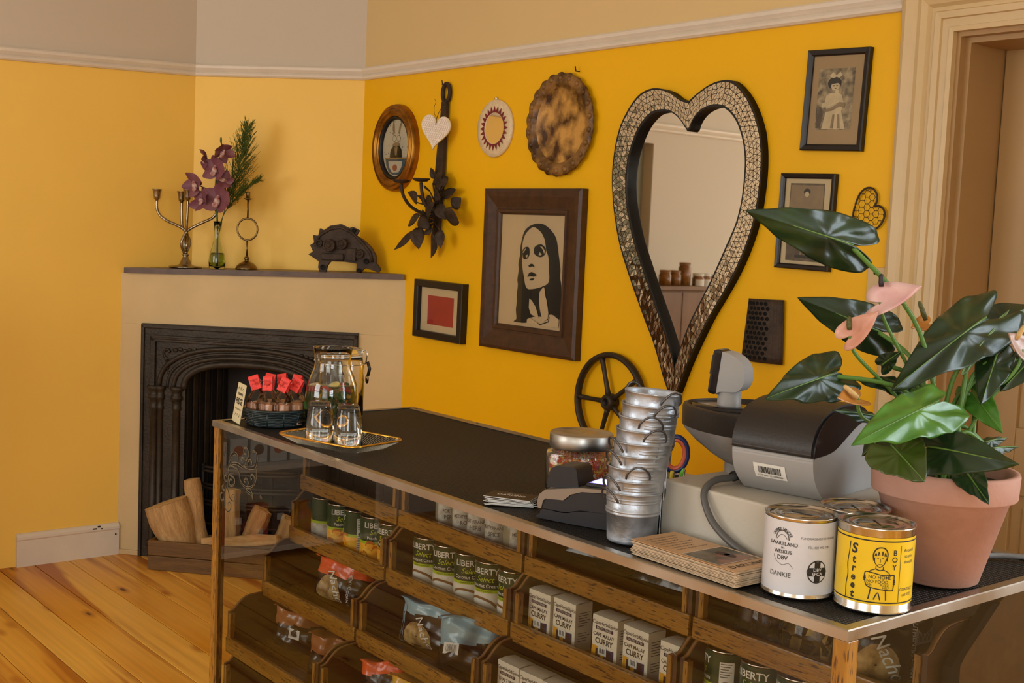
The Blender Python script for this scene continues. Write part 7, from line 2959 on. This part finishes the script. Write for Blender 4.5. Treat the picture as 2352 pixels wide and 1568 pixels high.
def hull(nm, levels, mt, cap_top=True):
    m = MB()
    n = len(OUTL)
    for s, z in levels:
        pass
    v = []
    for s, z in levels:
        v += [(cx_ + (p[0] - cx_) * s, cy_ + (p[1] - cy_) * s, z) for p in OUTL]
    f = []
    for k in range(len(levels) - 1):
        for i in range(n):
            j = (i + 1) % n
            f.append((k * n + i, k * n + j, (k + 1) * n + j, (k + 1) * n + i))
    f.append(list(range(n))[::-1])
    f.append([(len(levels) - 1) * n + i for i in range(n)])
    m.add(v, f)
    return sharp(fixn(m.build(nm, mt, rg)), 38)


hull('keyboard_hull', [(.52, .018), (.66, .03), (.84, .05), (.965, .068), (1.0, .076)], K['regGrey'])
hull('keyboard_deck', [(1.002, .0763), (1.004, .106), (.99, .112), (.95, .114), (.93, .108)], K['regblack'])
hull('stand', [(.5, 0), (.5, .019)], K['regGrey'])
m = MB()
m.lathe([(.058, .1085), (.056, .1125), (.03, .1125), (0, .1125)], 36, 0, Matrix.Translation((-.104, .112, 0)), sx=1.2)
m.build('pole_plate', K['regsmoke'], rg)
m = MB()
m.lathe([(.0215, .11), (.0208, .114), (.0205, .142), (0, .142)], 32, 0, Matrix.Translation((-.104, .112, 0)))
m.build('pole', K['regGrey'], rg)
# display head: D-shaped shell and dark screen
hd = bpy.data.objects.new('display_head', None)
COL.objects.link(hd)
hd.parent = rg
hd.matrix_local = Matrix.Translation((-.104, .112, .163)) @ Matrix.Rotation(R_(8), 4, 'Z') @ Matrix.Rotation(R_(6), 4, 'Y')
m = MB()
D_ = [(-.014, .043), (.0, .0415), (.018, .034), (.030, .02), (.034, .0), (.03, -.014), (.021, -.022), (-.002, -.026), (-.012, -.03), (-.014, -.034)]
D_ = spline(D_, 4)
m.prism(D_, -.021, .021, 0, Matrix(((1, 0, 0, 0), (0, 0, 1, 0), (0, 1, 0, 0), (0, 0, 0, 1))))
o = sharp(fixn(m.build('head_shell', K['regGrey'], hd)), 40)
md = o.modifiers.new('bevel', 'BEVEL')
md.width = .006
md.segments = 3
md.limit_method = 'ANGLE'
md.angle_limit = R_(60)
m = MB()
m.box((-.031, -.024, -.034), (-.013, .024, .045), bev=.006)
m.build('screen_housing', K['regsmoke'], hd)
m = MB()
m.box((-.0325, -.018, .0), (-.0308, .018, .034))
m.build('screen', K['regblack'], hd)
o = MB().tube(spline([(-1.318, 1.59, TZ + .112), (-1.314, 1.545, TZ + .111), (-1.315, 1.51, TZ + .11), (-1.31, 1.482, TZ + .102), (-1.302, 1.468, TZ + .087), (-1.283, 1.4635, TZ + .060), (-1.258, 1.4635, TZ + .04), (-1.218, 1.464, TZ + .022), (-1.16, 1.464, TZ + .008), (-1.13, 1.464, TZ + .006)], 8), .0058, 10).build('power_cable', mat('dark_grey_cable', (84, 82, 78), .4))
tag(o, 'thick dark grey cable looping down in front of the cash drawer', 'cable')
o = MB()
o.cyl((-1.327, 1.60, TZ + .113), (-1.3155, 1.552, TZ + .112), .0095, .0085, 14)
o = o.build('plug', K['black'], bpy.data.objects['power_cable'])
LEAVES = [
    ((-1.0925, 1.5213, 1.5025), (-1.1163, 1.3382, 1.54), 0.0791, 0, 0.05),
    ((-1.1613, 1.7038, 1.3661), (-1.2019, 1.5654, 1.4146), 0.0767, 0, 0.10),
    ((-1.0903, 1.4971, 1.3126), (-1.0769, 1.3526, 1.2992), 0.0805, 0, 0.25),
    ((-1.0705, 1.587, 1.3253), (-1.036, 1.5688, 1.3471), 0.0289, 0, 0.20),
    ((-1.0019, 1.7454, 1.3987), (-0.9914, 1.5255, 1.3275), 0.1000, 0, 0.30),
    ((-1.0311, 1.8191, 1.3856), (-1.0022, 1.9086, 1.4301), 0.0756, 0, 0.30),
    ((-0.9867, 1.6932, 1.348), (-0.9845, 1.8027, 1.4275), 0.0219, 2, 0.00),
    ((-1.0523, 1.6361, 1.2896), (-1.0581, 1.5369, 1.3133), 0.0398, 0, 0.50),
    ((-0.9485, 1.5405, 1.2854), (-0.9385, 1.359, 1.2657), 0.0834, 1, 0.50),
    ((-0.9703, 1.4737, 1.2278), (-0.8973, 1.433, 1.2061), 0.0806, 3, 0.30),
    ((-0.9499, 1.5301, 1.2248), (-0.8229, 1.5284, 1.2335), 0.0755, 0, 0.50),
    ((-0.9227, 1.5901, 1.1877), (-0.8715, 1.5546, 1.1666), 0.0429, 0, 0.20),
    ((-0.9931, 1.7086, 1.2874), (-0.9205, 1.6653, 1.249), 0.0457, 1, 0.20),
    ((-0.9751, 1.7389, 1.3447), (-0.9501, 1.6662, 1.2883), 0.0551, 0, 0.10),
    ((-0.9373, 1.7862, 1.3504), (-0.9431, 1.7088, 1.3036), 0.0524, 0, 0.20),
    ((-0.9941, 1.7597, 1.2071), (-0.9813, 1.809, 1.2194), 0.0224, 0, 0.60),
    ((-0.9664, 1.7296, 1.2034), (-0.9573, 1.8057, 1.2128), 0.0189, 0, 0.70),
    ((-1.0027, 1.4985, 1.2348), (-1.0315, 1.4898, 1.1996), 0.0351, 0, 0.10),
    ((-1.0607, 1.5875, 1.2442), (-1.0536, 1.4737, 1.2775), 0.0331, 0, 0.60),
]
SPATHES = [
    ('pink spathe', (-1.0579, 1.5522, 1.4204), (-0.9847, 1.5503, 1.4455), 0.0452, (-1.0533, 1.5453, 1.4433), (-1.0539, 1.544, 1.4621)),
    ('salmon spathe', (-1.0811, 1.5164, 1.369), (-1.0449, 1.5347, 1.4079), 0.0362, (-1.0764, 1.5077, 1.3787), (-1.0775, 1.506, 1.3987)),
    ('orange spathe', (-1.1236, 1.7837, 1.3782), (-1.1245, 1.7337, 1.3696), 0.0301, (-1.1204, 1.7729, 1.386), (-1.1293, 1.763, 1.4164)),
    ('faded spathe', (-1.0418, 1.4889, 1.283), (-1.0374, 1.4309, 1.2843), 0.0309, (-1.0357, 1.481, 1.2857), (-1.0487, 1.4642, 1.3026)),
    ('grey spathe', (-0.9413, 1.7504, 1.3572), (-0.9497, 1.7118, 1.3819), 0.0308, (-0.9435, 1.7341, 1.3728), (-0.9358, 1.7434, 1.3949)),
]
# ------------------------------------------------------------------ potted anthurium
K['terracotta'] = mat('terracotta', (184, 140, 122), .75, var=.08, vscale=10, bump=.1, bscale=60, rgb2=(172, 126, 108))
K['soil'] = mat('potting_soil', (38, 26, 18), .9, bump=.8, bscale=80)


def leafmat(name, dark, light, rough=.36):
    m = mat(name, dark, rough, 0, .5, rgb2=light, vscale=14, bump=.08, bscale=30)
    b = m.node_tree.nodes['Principled BSDF']
    b.inputs['Coat Weight'].default_value = .06
    return m


LM = [leafmat('dark_anthurium_leaf', (16, 34, 14), (30, 56, 22)), leafmat('bright_anthurium_leaf', (52, 104, 28), (82, 132, 44), .3), leafmat('leaf_underside', (86, 116, 66), (104, 134, 82), .5), leafmat('olive_anthurium_leaf', (44, 60, 14), (62, 80, 24), .3)]
K['vein'] = mat('leaf_vein', (90, 124, 50), .4)
K['petiole'] = mat('petiole', (84, 124, 50), .4, var=.1)
pot = thing('flower_pot', 'terracotta flower pot with a thick rim at the counter end', 'flower pot', (-1.007, 1.674, TZ - .0006))
m = MB()
m.lathe([(0, 0), (.055, 0), (.0595, .003), (.096, .131), (.105, .133), (.106, .135), (.1075, .168), (.106, .172), (.099, .172), (.097, .168), (.095, .135), (.06, .012), (0, .01)], 64)
m.build('pot_wall', K['terracotta'], pot)
m = MB()
m.lathe([(.0962, .15), (.06, .156), (0, .154)], 40)
m.build('soil', K['soil'], pot)

pl = thing('anthurium', 'large anthurium with glossy dark leaves and pink spathes in the terracotta pot', 'plant', (-1.007, 1.674, 1.155))
PO = Vector((-1.007, 1.674, 1.155))
HALF = [(0, 1.0), (.045, .94), (.14, .80), (.27, .60), (.39, .36), (.46, .12), (.455, -.1), (.38, -.25), (.26, -.31), (.14, -.26), (.05, -.12), (0, 0)]
HS = spline(HALF, 3)
OUTLF = HS + [(-x, y_) for x, y_ in HS[::-1][1:-1]]
CAMV = Vector((0, 0, 1.5))


def leaf(k, base, tip, width, br, up):
    A, B = Vector(base) - PO, Vector(tip) - PO
    ax = B - A
    ln = ax.length
    ax.normalize()
    tc_ = (CAMV - (A + B) / 2 - PO).normalized()
    nn = tc_ + Vector((0, 0, up))
    nn = (nn - ax * nn.dot(ax)).normalized()
    sd = ax.cross(nn)
    rnd_ = random.Random(k * 7 + 1)
    ph = rnd_.uniform(0, 6)
    cup = rnd_.uniform(.15, .4)
    m = MB()
    n = len(OUTLF)
    rings = [.0, .12, .3, .5, .7, .86, 1.0]
    c = (0, .28)
    V = []
    for q in rings[1:]:
        for i, (x, y_) in enumerate(OUTLF):
            X_, Y_ = c[0] + (x - c[0]) * q, c[1] + (y_ - c[1]) * q
            th = math.atan2(X_, Y_)
            hgt = -cup * abs(X_) * .55 - .20 * Y_ * Y_ * (1 if Y_ > 0 else .6) + .028 * math.sin(9 * math.atan2(abs(x), y_ - .1) + ph) * q * q + .012 * math.cos(22 * abs(X_) - 6 * Y_)
            if Y_ < 0:
                hgt += .25 * abs(X_) * abs(Y_) * 2
            V.append(A + sd * (X_ * width / .92) + ax * (Y_ * ln) + nn * (hgt * max(ln, width)))
    cen = A + ax * (c[1] * ln) + nn * (-.02 * ln)
    V.append(cen)
    f = []
    for r in range(len(rings) - 2):
        for i in range(n):
            j = (i + 1) % n
            f.append((r * n + i, r * n + j, (r + 1) * n + j, (r + 1) * n + i))
    for i in range(n):
        f.append((len(V) - 1, (i + 1) % n, i))
    m.add(V, f, 0, True)
    o = fixn(m.build('leaf', LM[br], pl))
    md = o.modifiers.new('sub', 'SUBSURF')
    md.levels = md.render_levels = 1
    md = o.modifiers.new('solid', 'SOLIDIFY')
    md.thickness = .0008
    # midrib and side veins
    hp = (lambda X_, Y_: -cup * abs(X_) * .55 - .20 * Y_ * Y_ * (1 if Y_ > 0 else .6) + .012 * math.cos(22 * abs(X_) - 6 * Y_))
    m = MB()
    m.tube([A + ax * (t * ln) + nn * ((hp(0, t) + .004) * max(ln, width)) for t in [i / 10 * .97 for i in range(11)]], [.0016 * (1 - .8 * i / 10) for i in range(11)], 5)
    m.build('midrib', K['vein'], o)
    # petiole back to the pot
    root_ = Vector((rnd_.uniform(-.03, .03), rnd_.uniform(-.03, .03), 0))
    mid = (A + root_) / 2 + Vector((0, 0, .02)) + Vector((-(A.x) * .15, -(A.y) * .15, .03))
    S = spline([root_, mid, A - nn * .004], 8)
    m = MB()
    m.tube(S, .0036, 7)
    m.build('petiole', K['petiole'], pl)


for k, (b, t, w, br, up) in enumerate(LEAVES):
    leaf(k, b, t, w, br, up)

SPC = {'pink spathe': ((214, 160, 158), (236, 206, 196)), 'salmon spathe': ((196, 128, 100), (216, 170, 150)), 'orange spathe': ((200, 128, 40), (180, 110, 40)), 'faded spathe': ((186, 124, 54), (170, 108, 46)), 'grey spathe': ((160, 130, 116), (180, 150, 136))}
K['spadixdark'] = mat('dark_spadix', (46, 36, 40), .5)
K['spadixgreen'] = mat('green_spadix', (84, 84, 40), .5, bump=.4, bscale=200)
K['spadixcream'] = mat('cream_spadix', (206, 172, 110), .5, bump=.4, bscale=200)
for k, (nm, base, tip, w, s0, s1) in enumerate(SPATHES):
    A, B = Vector(base) - PO, Vector(tip) - PO
    ax = B - A
    ln = ax.length
    ax.normalize()
    tc_ = (CAMV - A - PO).normalized()
    nn = tc_ * .9 + Vector((0, 0, .5))
    nn = (nn - ax * nn.dot(ax)).normalized()
    sd = ax.cross(nn)
    m = MB()
    n = len(OUTLF)
    V = []
    rings = [.15, .4, .7, 1.0]
    for q in rings:
        for x, y_ in OUTLF:
            X_, Y_ = x * q, .25 + (y_ - .25) * q
            V.append(A + sd * (X_ * w / .8) + ax * (Y_ * ln) + nn * ((.9 * X_ * X_ + .18 * Y_ * Y_) * w))
    V.append(A + ax * (.25 * ln))
    f = []
    for r in range(3):
        for i in range(n):
            j = (i + 1) % n
            f.append((r * n + i, r * n + j, (r + 1) * n + j, (r + 1) * n + i))
    for i in range(n):
        f.append((len(V) - 1, (i + 1) % n, i))
    m.add(V, f, 0, True)
    c1, c2 = SPC[nm]
    o = fixn(m.build('spathe', mat(nm.replace(' ', '_'), c1, .3, rgb2=c2, vscale=20), pl))
    md = o.modifiers.new('solid', 'SOLIDIFY')
    md.thickness = .0012
    P0_, P1_ = Vector(s0) - PO, Vector(s1) - PO
    m = MB()
    m.tube([P0_ + (P1_ - P0_) * t for t in (0, .3, .7, .93, 1)], [.0035, .0042, .0038, .003, .001], 8)
    m.build('spadix', K[('spadixdark', 'spadixgreen', 'spadixgreen', 'spadixcream', 'spadixcream')[k]], o)
    m = MB()
    m.tube(spline([(0, 0, 0), (A.x * .45, A.y * .4, A.z * .5), (A.x * .95, A.y * .9, A.z - .03), tuple(A)], 8), .0028, 7)
    m.build('flower_stalk', K['petiole'], pl)
# ------------------------------------------------------------------ furniture by the left wall, seen in the mirror and in the counter glass
K['cabbrown'] = wood('brown_cabinet', (92, 62, 34), (134, 96, 58), 'Z', 2, .4, 6, .8, .1, .2)
cb = thing('wooden_cabinet', 'brown wooden cabinet reflected at the bottom of the heart mirror', 'cabinet', (XL + .01, .475, 0))
MB().box((0, 0, .06), (.435, .395, 1.21), bev=.004).build('case', K['cabbrown'], cb)
MB().box((0, -.005, 1.21), (.45, .4, 1.235), bev=.004).build('cabinet_top', K['cabbrown'], cb)
MB().box((.02, .02, 0), (.41, .375, .06)).build('plinth', K['black'], cb)
for k in (0, 1):
    d_ = MB().box((.435, .008 + .192 * k, .08), (.45, .194 + .192 * k, 1.2), bev=.003).build('door', K['cabbrown'], cb)
    MB().cyl((.45, .18 + .036 * k, .7), (.465, .18 + .036 * k, .7), .009, n=12).build('knob', K['brassy'], d_)
ws = thing('white_shelf_unit', 'white shelf unit reflected in the counter glass', 'shelf', (XL + .01, -.43, 0))
for z in (.035, .405, .79, 1.185):
    MB().box((0, .02, z), (.43, .87, z + .025), bev=.002).build('shelf_board', K['trimw'], ws)
for y_ in (0, .87):
    MB().box((0, y_, 0), (.435, y_ + .02, 1.21), bev=.002).build('side_panel', K['trimw'], ws)
MB().box((0, .02, .06), (.008, .87, 1.185)).build('back_panel', K['trimw'], ws)
for k in range(7):
    t0 = thing('tea_box', 'white box with a brown disc on the reflected shelf, %s from the wooden cabinet' % (ordn + ['sixth', 'seventh'])[k], 'box', (-4.93, .36 - .098 * k, .431), 0, 'boxes on the white shelf')
    MB().box((-.06, -.042, 0), (.06, .042, .105 + .01 * (k % 2)), bev=.002).build('carton', K['stickerwhite'], t0)
    m = MB()
    m.lathe([(.024, 0), (0, .0006)], 20, 0, frame((.0604, 0, .06), (0, 1, 0), (0, 0, 1), (1, 0, 0)))
    m.build('disc', K['peachline'] if k % 2 else K['coconutshell'], t0)
for k in range(4):
    t0 = thing('red_packet', 'red packet with white sticker on the lowest reflected shelf, %s from the wooden cabinet' % ordn[k], 'packet', (-4.94, .34 - .105 * k, .061), .1 * (k % 2), 'packets on the white shelf')
    MB().box((-.03, -.046, 0), (.03, .046, .17 - .03 * (k % 2)), bev=.012).build('packet', K['maroon'] if k % 2 else K['red'], t0)
    m = MB()
    m.add([(.0315, -.016, .03 + .06 * (k % 2)), (.0315, .016, .03 + .06 * (k % 2)), (.0315, .016, .06 + .06 * (k % 2)), (.0315, -.016, .06 + .06 * (k % 2))], [(0, 1, 2, 3)])
    m.build('sticker', K['stickerwhite'], t0)
t0 = thing('fruit_sweets_bag', 'bright fruit sweets bag on the lowest reflected shelf', 'bag', (-4.93, -.09, .061))
m = MB()
m.lathe([(0, 0), (.05, .004), (.062, .05), (.058, .1), (.03, .14), (.04, .16)], 20, 0, None, True, sx=.6, fn=lambda a, z: 1 + .05 * math.sin(7 * a))
m.build('wrapper', mat('fruit_wrapper', (236, 190, 40), .3, rgb2=(236, 120, 80), vscale=22), t0)
K['honeyjar'] = mat('preserve', (150, 96, 36), .2, var=.3, vscale=50, rgb2=(96, 62, 24))
for k, (x, y_, h, r) in enumerate(((-4.90, .70, .075, .036), (-4.90, .62, .075, .036), (-4.91, .53, .12, .036), (-4.88, .445, .085, .036), (-4.90, .36, .085, .036), (-4.90, .27, .08, .036))):
    zt = 1.2355 if y_ > .47 else 1.2105
    t0 = thing('preserve_jar', 'jar of brown preserve reflected in the heart mirror, %s from the left' % (ordn + ['sixth'])[k], 'jar', (x, y_, zt), 0, 'jars reflected in the mirror')
    m = MB()
    m.lathe([(0, 0), (r - .003, 0), (r, .004), (r, h - .018), (r - .006, h - .008), (r - .006, h), (0, h)], 24)
    m.build('contents', K['honeyjar'], t0)
    m = MB()
    m.lathe([(r - .003, h - .006), (r - .003, h + .01), (0, h + .011)], 24)
    m.build('lid', K['stickerwhite'] if k > 2 else K['coconutshell'], t0)
    if k > 2:
        m = MB()
        cyl_poly(m, [(-.03, .012), (.03, .012), (.03, h - .024), (-.03, h - .024)], r + .0005, .4, 0, 0, 8)
        m.build('label', K['stickerwhite'], t0)
